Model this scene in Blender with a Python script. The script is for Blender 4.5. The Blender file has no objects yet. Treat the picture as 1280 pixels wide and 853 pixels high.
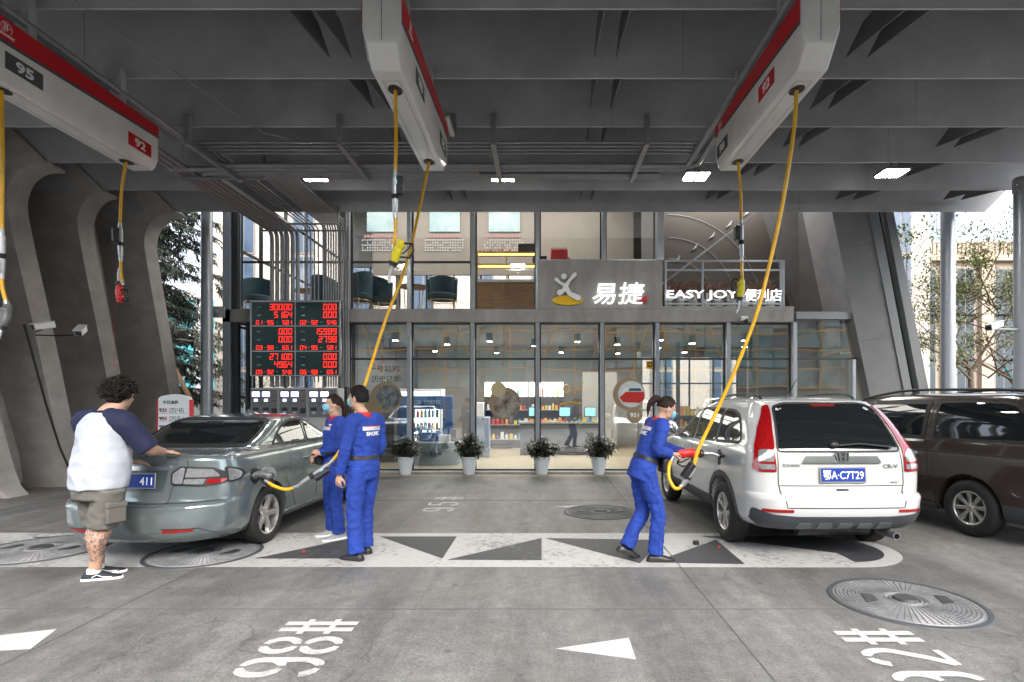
import bpy, bmesh, math, random
from mathutils import Vector, Matrix, noise
from mathutils.bvhtree import BVHTree
from mathutils.geometry import delaunay_2d_cdt
random.seed(7)
R = math.radians
S = bpy.context.scene
COL = S.collection

# ---------------------------------------------------------------- camera, world, sun, exposure
cam_d = bpy.data.cameras.new('camera'); cam = bpy.data.objects.new('camera', cam_d); COL.objects.link(cam)
cam.location = (0, 0, 1.62); cam.rotation_euler = (R(90), 0, 0)
cam_d.sensor_width = 36; cam_d.lens = 690/1280*36
cam_d.shift_x = -37/1280; cam_d.shift_y = 73.5/1280
cam_d.clip_start = 0.05; cam_d.clip_end = 1000
S.camera = cam

W = bpy.data.worlds.new('World'); S.world = W; W.use_nodes = True
nt = W.node_tree; nt.nodes.clear()
sky = nt.nodes.new('ShaderNodeTexSky'); sky.sky_type = 'NISHITA'; sky.sun_disc = False
SUN_EL, SUN_AZ = R(42), R(160)          # azimuth clockwise from +Y
sky.sun_elevation = SUN_EL; sky.sun_rotation = SUN_AZ
sky.dust_density = 3.5; sky.ozone_density = 1.0; sky.air_density = 1.0
hs = nt.nodes.new('ShaderNodeHueSaturation'); hs.inputs['Saturation'].default_value = 0.45
bg = nt.nodes.new('ShaderNodeBackground'); bg.inputs['Strength'].default_value = 0.15
wo = nt.nodes.new('ShaderNodeOutputWorld')
nt.links.new(sky.outputs[0], hs.inputs['Color']); nt.links.new(hs.outputs[0], bg.inputs[0]); nt.links.new(bg.outputs[0], wo.inputs[0])
sd = bpy.data.lights.new('sun', 'SUN'); sd.energy = 0.55; sd.angle = R(50); sd.color = (1, .95, .88)
so = bpy.data.objects.new('sun', sd); COL.objects.link(so)
dirv = Vector((math.sin(SUN_AZ)*math.cos(SUN_EL), math.cos(SUN_AZ)*math.cos(SUN_EL), math.sin(SUN_EL)))
so.rotation_euler = dirv.to_track_quat('Z', 'Y').to_euler()
S.view_settings.view_transform = 'Standard'; S.view_settings.look = 'None'
S.view_settings.gamma = 1; S.view_settings.use_curve_mapping = False
S.view_settings.exposure = 2.3
S.render.engine = 'CYCLES'
try:
    S.cycles.use_denoising = True; S.cycles.max_bounces = 9; S.cycles.transparent_max_bounces = 16
    S.cycles.diffuse_bounces = 5; S.cycles.sample_clamp_indirect = 6; S.cycles.caustics_reflective = False; S.cycles.caustics_refractive = False
except Exception: pass

# ---------------------------------------------------------------- materials
MATS = {}
def mat(name, col, rough=.5, metal=0, var=0.0, scale=8, bump=0.0, bscale=None, col2=None, coat=0, emit=0, spec=None, stretch=None, detail=5, lo=.35, hi=.65):
    """procedural Principled material: base colour varied by object-space noise, optional bump"""
    if name in MATS: return MATS[name]
    m = bpy.data.materials.new(name); m.use_nodes = True; n = m.node_tree.nodes; l = m.node_tree.links
    p = n['Principled BSDF']
    c = (*col, 1)
    p.inputs['Base Color'].default_value = c
    p.inputs['Roughness'].default_value = rough; p.inputs['Metallic'].default_value = metal
    if coat: p.inputs['Coat Weight'].default_value = coat; p.inputs['Coat Roughness'].default_value = .04
    if spec is not None: p.inputs['Specular IOR Level'].default_value = spec
    if emit: p.inputs['Emission Color'].default_value = c; p.inputs['Emission Strength'].default_value = emit
    vec = None
    if var or bump or col2:
        g = n.new('ShaderNodeNewGeometry'); mp = n.new('ShaderNodeMapping')
        if stretch: mp.inputs['Scale'].default_value = stretch
        l.new(g.outputs['Position'], mp.inputs['Vector']); vec = mp.outputs[0]
    if var or col2:
        t = n.new('ShaderNodeTexNoise'); t.inputs['Scale'].default_value = scale; t.inputs['Detail'].default_value = detail; t.inputs['Roughness'].default_value = .62
        l.new(vec, t.inputs['Vector'])
        r = n.new('ShaderNodeValToRGB'); r.color_ramp.elements[0].position = lo; r.color_ramp.elements[1].position = hi
        if col2: a, b = col2, col
        else: a, b = tuple(x*(1-var) for x in col), tuple(min(1, x*(1+var)) for x in col)
        r.color_ramp.elements[0].color = (*a, 1); r.color_ramp.elements[1].color = (*b, 1)
        l.new(t.outputs['Fac'], r.inputs[0]); l.new(r.outputs[0], p.inputs['Base Color'])
    if bump:
        t2 = n.new('ShaderNodeTexNoise'); t2.inputs['Scale'].default_value = bscale or scale*4; t2.inputs['Detail'].default_value = 4
        l.new(vec, t2.inputs['Vector'])
        b = n.new('ShaderNodeBump'); b.inputs['Strength'].default_value = bump; b.inputs['Distance'].default_value = .02
        l.new(t2.outputs['Fac'], b.inputs['Height']); l.new(b.outputs[0], p.inputs['Normal'])
    MATS[name] = m
    return m

def glass_mat(name, tint=(.86, .9, .9), refl=.16, rough=0.0):
    if name in MATS: return MATS[name]
    m = bpy.data.materials.new(name); m.use_nodes = True; n = m.node_tree.nodes; l = m.node_tree.links
    n.clear()
    o = n.new('ShaderNodeOutputMaterial'); mx = n.new('ShaderNodeMixShader'); tr = n.new('ShaderNodeBsdfTransparent'); gl = n.new('ShaderNodeBsdfGlossy')
    tr.inputs[0].default_value = (*tint, 1); gl.inputs['Roughness'].default_value = rough
    gl.inputs[0].default_value = (.95, .97, 1, 1)
    fr = n.new('ShaderNodeFresnel'); fr.inputs[0].default_value = 1.5
    ad = n.new('ShaderNodeMath'); ad.operation = 'ADD'; ad.inputs[1].default_value = refl; ad.use_clamp = True
    # slight waviness of rolled panes
    g = n.new('ShaderNodeNewGeometry'); t = n.new('ShaderNodeTexNoise'); t.inputs['Scale'].default_value = .9; t.inputs['Detail'].default_value = 1
    b = n.new('ShaderNodeBump'); b.inputs['Strength'].default_value = .12; b.inputs['Distance'].default_value = .02
    l.new(g.outputs['Position'], t.inputs['Vector']); l.new(t.outputs['Fac'], b.inputs['Height']); l.new(b.outputs[0], gl.inputs['Normal'])
    bf = n.new('ShaderNodeMath'); bf.operation = 'SUBTRACT'; bf.inputs[0].default_value = 1; l.new(g.outputs['Backfacing'], bf.inputs[1])
    ml = n.new('ShaderNodeMath'); ml.operation = 'MULTIPLY'; l.new(ad.outputs[0], ml.inputs[0]); l.new(bf.outputs[0], ml.inputs[1])   # only the entry face mirrors: no total reflection inside a thin pane
    l.new(fr.outputs[0], ad.inputs[0]); l.new(ml.outputs[0], mx.inputs[0])
    l.new(tr.outputs[0], mx.inputs[1]); l.new(gl.outputs[0], mx.inputs[2]); l.new(mx.outputs[0], o.inputs[0])
    MATS[name] = m
    return m

# ---------------------------------------------------------------- mesh builder
class MB:
    def __init__(s): s.v = []; s.f = []; s.T = None
    def add(s, vs, fs):
        o = len(s.v)
        if s.T is not None: vs = [s.T @ Vector(v) for v in vs]
        s.v += [tuple(v) for v in vs]; s.f += [tuple(i+o for i in f) for f in fs]
        return s
    def box(s, x0, x1, y0, y1, z0, z1):
        if x0 > x1: x0, x1 = x1, x0
        if y0 > y1: y0, y1 = y1, y0
        if z0 > z1: z0, z1 = z1, z0
        v = [(x0,y0,z0),(x1,y0,z0),(x1,y1,z0),(x0,y1,z0),(x0,y0,z1),(x1,y0,z1),(x1,y1,z1),(x0,y1,z1)]
        return s.add(v, [(0,3,2,1),(4,5,6,7),(0,1,5,4),(1,2,6,5),(2,3,7,6),(3,0,4,7)])
    def prism(s, poly, axis, a0, a1):
        """extrude 2D polygon; axis 'x': poly=(y,z); 'y': poly=(x,z); 'z': poly=(x,y)"""
        def P(p, a):
            return (a, p[0], p[1]) if axis == 'x' else (p[0], a, p[1]) if axis == 'y' else (p[0], p[1], a)
        n = len(poly)
        area = sum(poly[i][0]*poly[(i+1) % n][1]-poly[(i+1) % n][0]*poly[i][1] for i in range(n))
        if (area < 0) != (axis == 'y'): poly = poly[::-1]
        v = [P(p, min(a0, a1)) for p in poly]+[P(p, max(a0, a1)) for p in poly]
        f = [tuple(range(n))[::-1], tuple(range(n, 2*n))]+[(i, (i+1) % n, (i+1) % n+n, i+n) for i in range(n)]
        return s.add(v, f)
    def beam(s, p, q, w, h=None, up=(0, 0, 1)):
        """rectangular bar from p to q"""
        h = h or w; p = Vector(p); q = Vector(q); d = (q-p).normalized(); u = Vector(up)
        if abs(d.dot(u)) > .98: u = Vector((0, 1, 0))
        r = d.cross(u).normalized(); u = r.cross(d)
        v = []
        for c in (p, q):
            for a, b in ((-1,-1),(1,-1),(1,1),(-1,1)): v.append(c+r*a*w/2+u*b*h/2)
        return s.add(v, [(0,1,2,3),(7,6,5,4),(0,4,5,1),(1,5,6,2),(2,6,7,3),(3,7,4,0)])
    def tube(s, pts, r, seg=10, cap=True, flat=None, right=None):
        """swept tube; r a number or list; flat: (a,b) scale of the two axes or list"""
        pts = [Vector(p) for p in pts]; n = len(pts); rs = r if isinstance(r, (list, tuple)) else [r]*n
        v = []; prev = None
        for i, p in enumerate(pts):
            d = (pts[min(i+1, n-1)]-pts[max(i-1, 0)]).normalized()
            if right is not None: a = (Vector(right)-d*d.dot(Vector(right))).normalized()
            elif prev is None:
                a = d.cross(Vector((0,0,1)))
                if a.length < .1: a = d.cross(Vector((0,1,0)))
                a.normalize()
            else: a = (prev-d*d.dot(prev)).normalized()
            prev = a; b = d.cross(a)
            fa, fb = (flat[i] if isinstance(flat, list) else flat) if flat else (1, 1)
            for k in range(seg):
                t = 2*math.pi*k/seg
                v.append(p+a*math.cos(t)*rs[i]*fa+b*math.sin(t)*rs[i]*fb)
        f = []
        for i in range(n-1):
            for k in range(seg):
                k2 = (k+1) % seg
                f.append((i*seg+k, i*seg+k2, (i+1)*seg+k2, (i+1)*seg+k))
        if cap: f += [tuple(range(seg))[::-1], tuple((n-1)*seg+k for k in range(seg))]
        return s.add(v, f)
    def cyl(s, p, q, r, seg=20, r2=None): return s.tube([p, q], [r, r if r2 is None else r2], seg)
    def ell(s, c, rx, ry, rz, nu=20, nv=12, M=None):
        v = []; f = []
        for j in range(nv+1):
            ph = math.pi*j/nv
            for i in range(nu):
                t = 2*math.pi*i/nu
                p = Vector((rx*math.sin(ph)*math.cos(t), ry*math.sin(ph)*math.sin(t), rz*math.cos(ph)))
                if M: p = M @ p
                v.append(p+Vector(c))
        for j in range(nv):
            for i in range(nu):
                i2 = (i+1) % nu
                q = (j*nu+i, (j+1)*nu+i, (j+1)*nu+i2, j*nu+i2)
                f.append(q)
        return s.add(v, f)
    def lathe(s, prof, M=None, seg=40, closed=False):
        """profile [(r,z)] turned about local Z"""
        v = []; n = len(prof); f = []
        for r_, z in prof:
            for k in range(seg):
                t = 2*math.pi*k/seg; p = Vector((r_*math.cos(t), r_*math.sin(t), z)); v.append(M @ p if M else p)
        m = n if closed else n-1
        for i in range(m):
            j = (i+1) % n
            for k in range(seg):
                k2 = (k+1) % seg; f.append((i*seg+k, i*seg+k2, j*seg+k2, j*seg+k))
        return s.add(v, f)
    def rings(s, rings, cap=True, closed=False):
        n = len(rings[0]); v = [p for r_ in rings for p in r_]; f = []
        for i in range(len(rings)-1):
            for k in range(n if not closed else n):
                k2 = (k+1) % n; f.append((i*n+k, i*n+k2, (i+1)*n+k2, (i+1)*n+k))
        if cap: f += [tuple(range(n))[::-1], tuple((len(rings)-1)*n+k for k in range(n))]
        return s.add(v, f)
    def merge(s, o, M=None):
        vs = [M @ Vector(v) for v in o.v] if M else o.v
        return s.add(vs, o.f)

OFF = {}
def meta(o, label=None, cat=None, group=None, kind=None):
    if label: o['label'] = label
    if cat: o['category'] = cat
    if group: o['group'] = group
    if kind: o['kind'] = kind
    return o
def thing(name, label, cat, loc=(0,0,0), group=None, rot=None, local=False, kind=None):
    o = bpy.data.objects.new(name, None); COL.objects.link(o); o.location = loc; o.empty_display_size = .1
    if rot is not None: o.rotation_euler = (0, 0, rot)
    OFF[o.name] = Vector((0,0,0)) if (local or rot is not None) else Vector(loc)
    return meta(o, label, cat, group, kind)
def part(name, mb, m, parent=None, smooth=None, bevel=0, label=None, sub=0, mats=None, fm=None, bseg=2):
    me = bpy.data.meshes.new(name)
    off = OFF.get(parent.name, Vector((0,0,0))) if parent else Vector((0,0,0))
    vs = [tuple(Vector(v)-off) for v in mb.v]
    me.from_pydata(vs, [], mb.f); me.validate(); me.update()
    bm = bmesh.new(); bm.from_mesh(me); bmesh.ops.recalc_face_normals(bm, faces=bm.faces[:]); bm.to_mesh(me); bm.free()
    for mm in (mats or [m]): me.materials.append(mm)
    if fm:
        for p, i in zip(me.polygons, fm): p.material_index = i
    if smooth is not None:
        for p in me.polygons: p.use_smooth = True
        if smooth < 180: me.set_sharp_from_angle(angle=R(smooth))
    o = bpy.data.objects.new(name, me); COL.objects.link(o)
    if parent: o.parent = parent; OFF[o.name] = off
    if bevel:
        b = o.modifiers.new('bevel', 'BEVEL'); b.width = bevel; b.segments = bseg; b.limit_method = 'ANGLE'; b.angle_limit = R(40); b.harden_normals = False
        for p in me.polygons: p.use_smooth = True
        me.set_sharp_from_angle(angle=R(35))
    if sub:
        b = o.modifiers.new('sub', 'SUBSURF'); b.levels = sub; b.render_levels = sub
    if label: o['label'] = label
    return o
def solo(name, mb, m, label, cat, group=None, kind=None, **k):
    o = part(name, mb, m, None, **k)
    return meta(o, label, cat, group, kind)
def ground(name, mb, m, **k):
    o = part(name, mb, m, None, **k); o['kind'] = 'structure'; return o

def empty_part(name, loc, parent, rot=None):
    o = bpy.data.objects.new(name, None); COL.objects.link(o); o.parent = parent; o.location = loc; o.empty_display_size = .1
    if rot: o.rotation_euler = rot
    OFF[o.name] = Vector((0,0,0))
    return o

def text(s, size=1, ext=.01, bold=0.0, align='CENTER', shear=0, res=3, space=1):
    cu = bpy.data.curves.new('t', 'FONT'); cu.body = s; cu.size = size; cu.extrude = ext; cu.offset = bold; cu.align_x = align; cu.align_y = 'CENTER'
    cu.shear = shear; cu.resolution_u = res; cu.space_character = space
    o = bpy.data.objects.new('t', cu); COL.objects.link(o)
    dg = bpy.context.evaluated_depsgraph_get(); dg.update()
    me = bpy.data.meshes.new_from_object(o.evaluated_get(dg))
    mb = MB(); mb.v = [tuple(v.co) for v in me.vertices]; mb.f = [tuple(p.vertices) for p in me.polygons]
    bpy.data.objects.remove(o); bpy.data.curves.remove(cu); bpy.data.meshes.remove(me)
    return mb
def fit(mb, w=None, h=None):
    """scale XY so that the lettering is w wide / h tall, centred at the origin"""
    if not mb.v: return mb
    xs = [v[0] for v in mb.v]; ys = [v[1] for v in mb.v]
    cx, cy = (min(xs)+max(xs))/2, (min(ys)+max(ys))/2; sx = w/(max(xs)-min(xs)) if w else None; sy = h/(max(ys)-min(ys)) if h else None
    sx = sx or sy; sy = sy or sx
    mb.v = [((v[0]-cx)*sx, (v[1]-cy)*sy, v[2]) for v in mb.v]; return mb
def frame(o, x, y):
    """matrix with origin o, columns x, y, x cross y"""
    x = Vector(x).normalized(); y = Vector(y); y = (y-x*x.dot(y)).normalized(); z = x.cross(y)
    M = Matrix.Identity(4)
    for i, c in enumerate((x, y, z)):
        for r_ in range(3): M[r_][i] = c[r_]
    M.translation = Vector(o); return M
def evalmesh(mb, mods, name='tmp'):
    """run modifiers on a builder and give the result back as a builder"""
    me = bpy.data.meshes.new(name); me.from_pydata([tuple(v) for v in mb.v], [], mb.f); me.validate(); me.update()
    bm = bmesh.new(); bm.from_mesh(me); bmesh.ops.recalc_face_normals(bm, faces=bm.faces[:]); bm.to_mesh(me); bm.free()
    o = bpy.data.objects.new(name, me); COL.objects.link(o); extra = []
    for fn in mods: extra += fn(o) or []
    dg = bpy.context.evaluated_depsgraph_get(); dg.update()
    e = bpy.data.meshes.new_from_object(o.evaluated_get(dg))
    r_ = MB(); r_.v = [tuple(v.co) for v in e.vertices]; r_.f = [tuple(p.vertices) for p in e.polygons]
    bpy.data.objects.remove(o)
    for x in extra: bpy.data.objects.remove(x)
    return r_
def remesh(mb, vox, smooth=3, it=.6):
    def f(o):
        m = o.modifiers.new('r', 'REMESH'); m.mode = 'VOXEL'; m.voxel_size = vox
        if smooth: s_ = o.modifiers.new('s', 'SMOOTH'); s_.factor = it; s_.iterations = smooth
    return evalmesh(mb, [f])
def pchip(xs, ys, x):
    n = len(xs)
    if x <= xs[0]: return ys[0]
    if x >= xs[-1]: return ys[-1]
    h = [xs[i+1]-xs[i] for i in range(n-1)]; d = [(ys[i+1]-ys[i])/h[i] for i in range(n-1)]
    def sl(i):
        if i == 0: return d[0]
        if i == n-1: return d[-1]
        if d[i-1]*d[i] <= 0: return 0
        w1 = 2*h[i]+h[i-1]; w2 = h[i]+2*h[i-1]
        return (w1+w2)/(w1/d[i-1]+w2/d[i])
    for i in range(n-1):
        if x <= xs[i+1]:
            t = (x-xs[i])/h[i]; t2 = t*t; t3 = t2*t
            return (2*t3-3*t2+1)*ys[i]+(t3-2*t2+t)*h[i]*sl(i)+(-2*t3+3*t2)*ys[i+1]+(t3-t2)*h[i]*sl(i+1)
def spline(pts, n=10):
    """Catmull-Rom through the points"""
    P = [Vector(p) for p in pts]; P = [P[0]*2-P[1]]+P+[P[-1]*2-P[-2]]; out = []
    for i in range(1, len(P)-2):
        for k in range(n):
            t = k/n; a, b, c, d = P[i-1:i+3]
            out.append(.5*((2*b)+(c-a)*t+(2*a-5*b+4*c-d)*t*t+(3*b-a-3*c+d)*t**3))
    out.append(P[-2]); return out
def rpoly(pts, r, n=5):
    """round the corners of a 2D polygon"""
    out = []; N = len(pts); rr = r if isinstance(r, list) else [r]*N
    for i in range(N):
        p = Vector(pts[i]); a = Vector(pts[i-1]); b = Vector(pts[(i+1) % N]); ri = rr[i]
        da = (a-p); db = (b-p); ra = min(ri, da.length*.48); rb = min(ri, db.length*.48)
        if ri <= 0: out.append(tuple(p)); continue
        A = p+da.normalized()*ra; B = p+db.normalized()*rb
        for k in range(n+1):
            t = k/n; q = A*(1-t)**2+p*2*t*(1-t)+B*t*t; out.append(tuple(q))
    return out
def circ(c, r, n=32, a0=0, a1=360):
    m = n if a1-a0 == 360 else n+1
    return [(c[0]+r*math.cos(R(a0+(a1-a0)*k/n)), c[1]+r*math.sin(R(a0+(a1-a0)*k/n))) for k in range(m)]
def PX(px, py, Y): return Vector(((px-677)/690*Y, Y, 1.62-(py-500)/690*Y))   # a photo measure at a known distance
# ================================================================ materials in use
M_ = {}
def setup_mats():
    A = M_
    A['beam'] = mat('beam_paint', (.45,.455,.47), .6, var=.15, scale=1.1, bump=.12, bscale=60)
    A['fin'] = mat('fin_paint', (.15,.155,.16), .6)
    A['conc'] = mat('formed_concrete', (.40,.385,.365), .8, var=.13, scale=2.6, bump=.2, bscale=26, stretch=(1,1,1.4))
    A['concl'] = mat('facade_concrete', (.30,.295,.285), .75, var=.14, scale=3, bump=.15, bscale=40, stretch=(1.5,1,.5))
    A['panel'] = mat('leg_panel', (.17,.175,.18), .6, var=.12, scale=1.4, bump=.06, bscale=30)
    A['alu'] = mat('aluminium_post', (.36,.39,.43), .38, .55)
    A['alud'] = mat('dark_frame', (.045,.05,.055), .45, .4)
    A['white'] = mat('white_enamel', (.74,.74,.735), .25, coat=.4, var=.06, scale=2.5)
    A['red'] = mat('red_band', (.60,.012,.02), .35)
    A['grey'] = mat('grey_band', (.09,.095,.095), .4)
    A['black'] = mat('black_plastic', (.015,.015,.017), .4)
    A['rub'] = mat('black_rubber', (.012,.012,.012), .7)
    A['yel'] = mat('yellow_hose', (.78,.42,.01), .38, var=.12, scale=9)
    A['chrome'] = mat('chrome', (.75,.75,.76), .12, 1)
    A['steel'] = mat('galvanised', (.42,.43,.44), .35, .85, var=.1, scale=20)
    A['pipe'] = mat('pipe_paint', (.27,.275,.29), .42, .2, var=.1, scale=6)
    A['paintw'] = None
    A['lamp'] = mat('lamp_light', (1,.98,.93), emit=28)
    A['lampi'] = mat('shop_lamp', (1,.93,.82), emit=14)
    A['txtw'] = mat('white_letter', (.85,.85,.85), .4)
    A['gold'] = mat('brass', (.55,.36,.13), .3, .9)
    A['teal'] = mat('teal_velvet', (.012,.05,.065), .85, var=.2, scale=14)
    A['wood'] = mat('oak', (.34,.19,.08), .5, var=.25, scale=3, stretch=(1,1,12))
    A['glass'] = glass_mat('pane_glass', refl=.24, tint=(.93,.95,.945))
    A['glass2'] = glass_mat('upper_glass', tint=(.95,.96,.96), refl=.10)
    A['glass3'] = glass_mat('clear_glass', tint=(.985,.99,.99), refl=.0)
setup_mats()

def paint_mat(name, col, under, wear=.45, scale=14):
    m = bpy.data.materials.new(name); m.use_nodes = True; n = m.node_tree.nodes; l = m.node_tree.links; p = n['Principled BSDF']; p.inputs['Roughness'].default_value = .6
    g = n.new('ShaderNodeNewGeometry'); mp = n.new('ShaderNodeMapping'); mp.inputs['Scale'].default_value = (1, 1, 1); l.new(g.outputs['Position'], mp.inputs[0])
    t = n.new('ShaderNodeTexNoise'); t.inputs['Scale'].default_value = scale; t.inputs['Detail'].default_value = 8; t.inputs['Roughness'].default_value = .75; l.new(mp.outputs[0], t.inputs[0])
    t2 = n.new('ShaderNodeTexNoise'); t2.inputs['Scale'].default_value = 1.1; t2.inputs['Detail'].default_value = 3; l.new(mp.outputs[0], t2.inputs[0])
    ad = n.new('ShaderNodeMath'); ad.operation = 'MULTIPLY_ADD'; ad.inputs[1].default_value = .55; l.new(t2.outputs[0], ad.inputs[0]); l.new(t.outputs[0], ad.inputs[2])
    r = n.new('ShaderNodeValToRGB'); r.color_ramp.elements[0].position = .95-wear*.4; r.color_ramp.elements[1].position = min(1, 1.07-wear*.4)
    r.color_ramp.elements[0].color = (*col, 1); r.color_ramp.elements[1].color = (*under, 1)
    l.new(ad.outputs[0], r.inputs[0]); l.new(r.outputs[0], p.inputs['Base Color'])
    t3 = n.new('ShaderNodeTexNoise'); t3.inputs['Scale'].default_value = 120; l.new(mp.outputs[0], t3.inputs[0])
    b = n.new('ShaderNodeBump'); b.inputs['Strength'].default_value = .3; b.inputs['Distance'].default_value = .01; l.new(t3.outputs[0], b.inputs['Height']); l.new(b.outputs[0], p.inputs['Normal'])
    return m
M_['paintw'] = paint_mat('worn_white_paint', (.40,.40,.39), (.20,.20,.195), .36)
M_['paintw2'] = paint_mat('fresh_white_paint', (.44,.44,.43), (.30,.30,.29), .32)
M_['paintd'] = paint_mat('dark_rubber_paint', (.035,.037,.042), (.12,.12,.12), .2)
M_['painty'] = paint_mat('yellow_line_paint', (.62,.32,.02), (.30,.22,.10), .1)

# ================================================================ ground
def ground_mat():
    m = bpy.data.materials.new('forecourt_concrete'); m.use_nodes = True; n = m.node_tree.nodes; l = m.node_tree.links; p = n['Principled BSDF']
    g = n.new('ShaderNodeNewGeometry')
    def noise(sc, det, rough=.6, st=(1,1,1)):
        mp = n.new('ShaderNodeMapping'); mp.inputs['Scale'].default_value = st; l.new(g.outputs['Position'], mp.inputs[0])
        t = n.new('ShaderNodeTexNoise'); t.inputs['Scale'].default_value = sc; t.inputs['Detail'].default_value = det; t.inputs['Roughness'].default_value = rough; l.new(mp.outputs[0], t.inputs[0]); return t.outputs['Fac']
    def ramp(f, a, b, ca, cb):
        r = n.new('ShaderNodeValToRGB'); r.color_ramp.elements[0].position = a; r.color_ramp.elements[1].position = b
        r.color_ramp.elements[0].color = (*ca, 1); r.color_ramp.elements[1].color = (*cb, 1); l.new(f, r.inputs[0]); return r.outputs[0]
    def mul(a, b, k=1):
        x = n.new('ShaderNodeMix'); x.data_type = 'RGBA'; x.blend_type = 'MULTIPLY'; x.inputs[0].default_value = k; l.new(a, x.inputs[6]); l.new(b, x.inputs[7]); return x.outputs[2]
    base = ramp(noise(.8, 6, .65), .3, .7, (.205,.205,.202), (.345,.345,.338))
    mott = ramp(noise(7, 8, .75), .3, .72, (.60,.60,.60), (1.10,1.10,1.08))
    grit = ramp(noise(150, 3, .6), .35, .7, (.35,.35,.35), (1.2,1.2,1.2))
    tyre = ramp(noise(2.0, 6, .7, (1, .13, 1)), .36, .6, (.60,.60,.61), (1,1,1))
    oil = ramp(noise(2.7, 4, .55), .24, .34, (.35,.34,.33), (1,1,1))
    c = mul(mul(mul(mul(mul(base, mott), grit, .9), ramp(noise(42, 4, .7), .36, .66, (.74,.73,.72), (1.08,1.08,1.08))), tyre), oil)
    # drips: small dark spots, and hairline cracks
    vo = n.new('ShaderNodeTexVoronoi'); vo.inputs['Scale'].default_value = 2.6; l.new(g.outputs['Position'], vo.inputs['Vector'])
    c = mul(c, ramp(vo.outputs['Distance'], .035, .10, (.50,.49,.48), (1,1,1)), .8)
    nz_ = n.new('ShaderNodeTexNoise'); nz_.inputs['Scale'].default_value = 1.3; nz_.inputs['Detail'].default_value = 5; l.new(g.outputs['Position'], nz_.inputs[0])
    mxv = n.new('ShaderNodeMix'); mxv.data_type = 'RGBA'; mxv.blend_type = 'ADD'; mxv.inputs[0].default_value = .9; l.new(g.outputs['Position'], mxv.inputs[6]); l.new(nz_.outputs['Color'], mxv.inputs[7])
    vc = n.new('ShaderNodeTexVoronoi'); vc.feature = 'DISTANCE_TO_EDGE'; vc.inputs['Scale'].default_value = .33; l.new(mxv.outputs[2], vc.inputs['Vector'])
    c = mul(c, ramp(vc.outputs['Distance'], .0012, .0035, (.55,.55,.54), (1,1,1)), .75)
    # a sprinkling of pale chips
    chip = ramp(noise(34, 2, .5), .74, .77, (0,0,0), (1,1,1))
    x = n.new('ShaderNodeMix'); x.data_type = 'RGBA'; l.new(chip, x.inputs[0]); l.new(c, x.inputs[6]); x.inputs[7].default_value = (.36,.36,.35,1)
    l.new(x.outputs[2], p.inputs['Base Color'])
    rr = ramp(noise(1.6, 5, .6), .3, .75, (.42,.42,.42), (.72,.72,.72)); l.new(rr, p.inputs['Roughness'])
    b = n.new('ShaderNodeBump'); b.inputs['Strength'].default_value = .45; b.inputs['Distance'].default_value = .008
    l.new(noise(85, 5, .7), b.inputs['Height']); l.new(b.outputs[0], p.inputs['Normal'])
    return m
g = MB(); g.add([(-160,-120,0),(160,-120,0),(160,200,0),(-160,200,0)], [(0,1,2,3)]); ground('ground', g, ground_mat())
jm = mat('joint_filler', (.11,.11,.105), .8)
j = MB()
for x in (-3.3, 1.345, 6.0, -7.95): j.box(x-.006, x+.006, -6, 11.6, .001, .004)
for y in (4.27, 8.9, -.4): j.box(-8.4, 8.6, y-.005, y+.005, .001, .0035)
ground('pavement_joint', j, jm)

def flat(name, polys, z, m, h=.002):
    b = MB()
    for p in polys: b.prism(p, 'z', z-h, z)
    return ground(name, b, m)
def GP(px, py): y = 690*1.62/(py-500); return ((px-677)/690*y, y)
# the crossing band with its rounded end
Y0, Y1 = 5.33, 6.69; ym = (Y0+Y1)/2; hr = (Y1-Y0)/2
band = [(-9.5, Y1+.06), (-9.5, Y0+.15), (-6.0, Y0+.02)]+[(3.12+hr*math.cos(R(a)), ym+hr*math.sin(R(a))) for a in range(-90, 91, 9)]+[(-5, Y1)]
flat('road_marking_band', [band], .004, M_['paintw'])
tr = [[(320,699),(440,673.5),(446,699)], [(475,671.5),(571,671.5),(553,699)], [(560,700.5),(677,673.5),(677,701)], [(682,673.5),(826,676),(800,705)], [(817,704),(895,675.5),(931,706)],
      [(300,674),(232,676),(290,699)], [(40,672),(170,674),(95,688)]]
flat('road_marking_triangle', [[GP(*q) for q in t] for t in tr]+[[(3.12+(hr-.16)*math.cos(R(a)), ym+(hr-.16)*math.sin(R(a))) for a in range(-90, 91, 9)]+[(1.9, ym+hr-.16), (3.12, ym-.2)]], .008, M_['paintd'])
flat('road_marking_arrow', [[GP(695,811.5), GP(786,798), GP(795,825)], [GP(-45,800), GP(71,787), GP(38,812), GP(-20,815)], [GP(694,633.5), GP(736,631.5), GP(735,637)]], .004, M_['paintw2'])
flat('road_marking_line', [[(-4.2,11.70),(2.6,11.70),(2.6,11.76),(-4.2,11.76)], [(-12,8.7),(-9.7,9.85),(-8.6,10.95),(-8.65,11.0),(-9.75,9.92),(-12,8.78)]], .004, M_['painty'])

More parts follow.
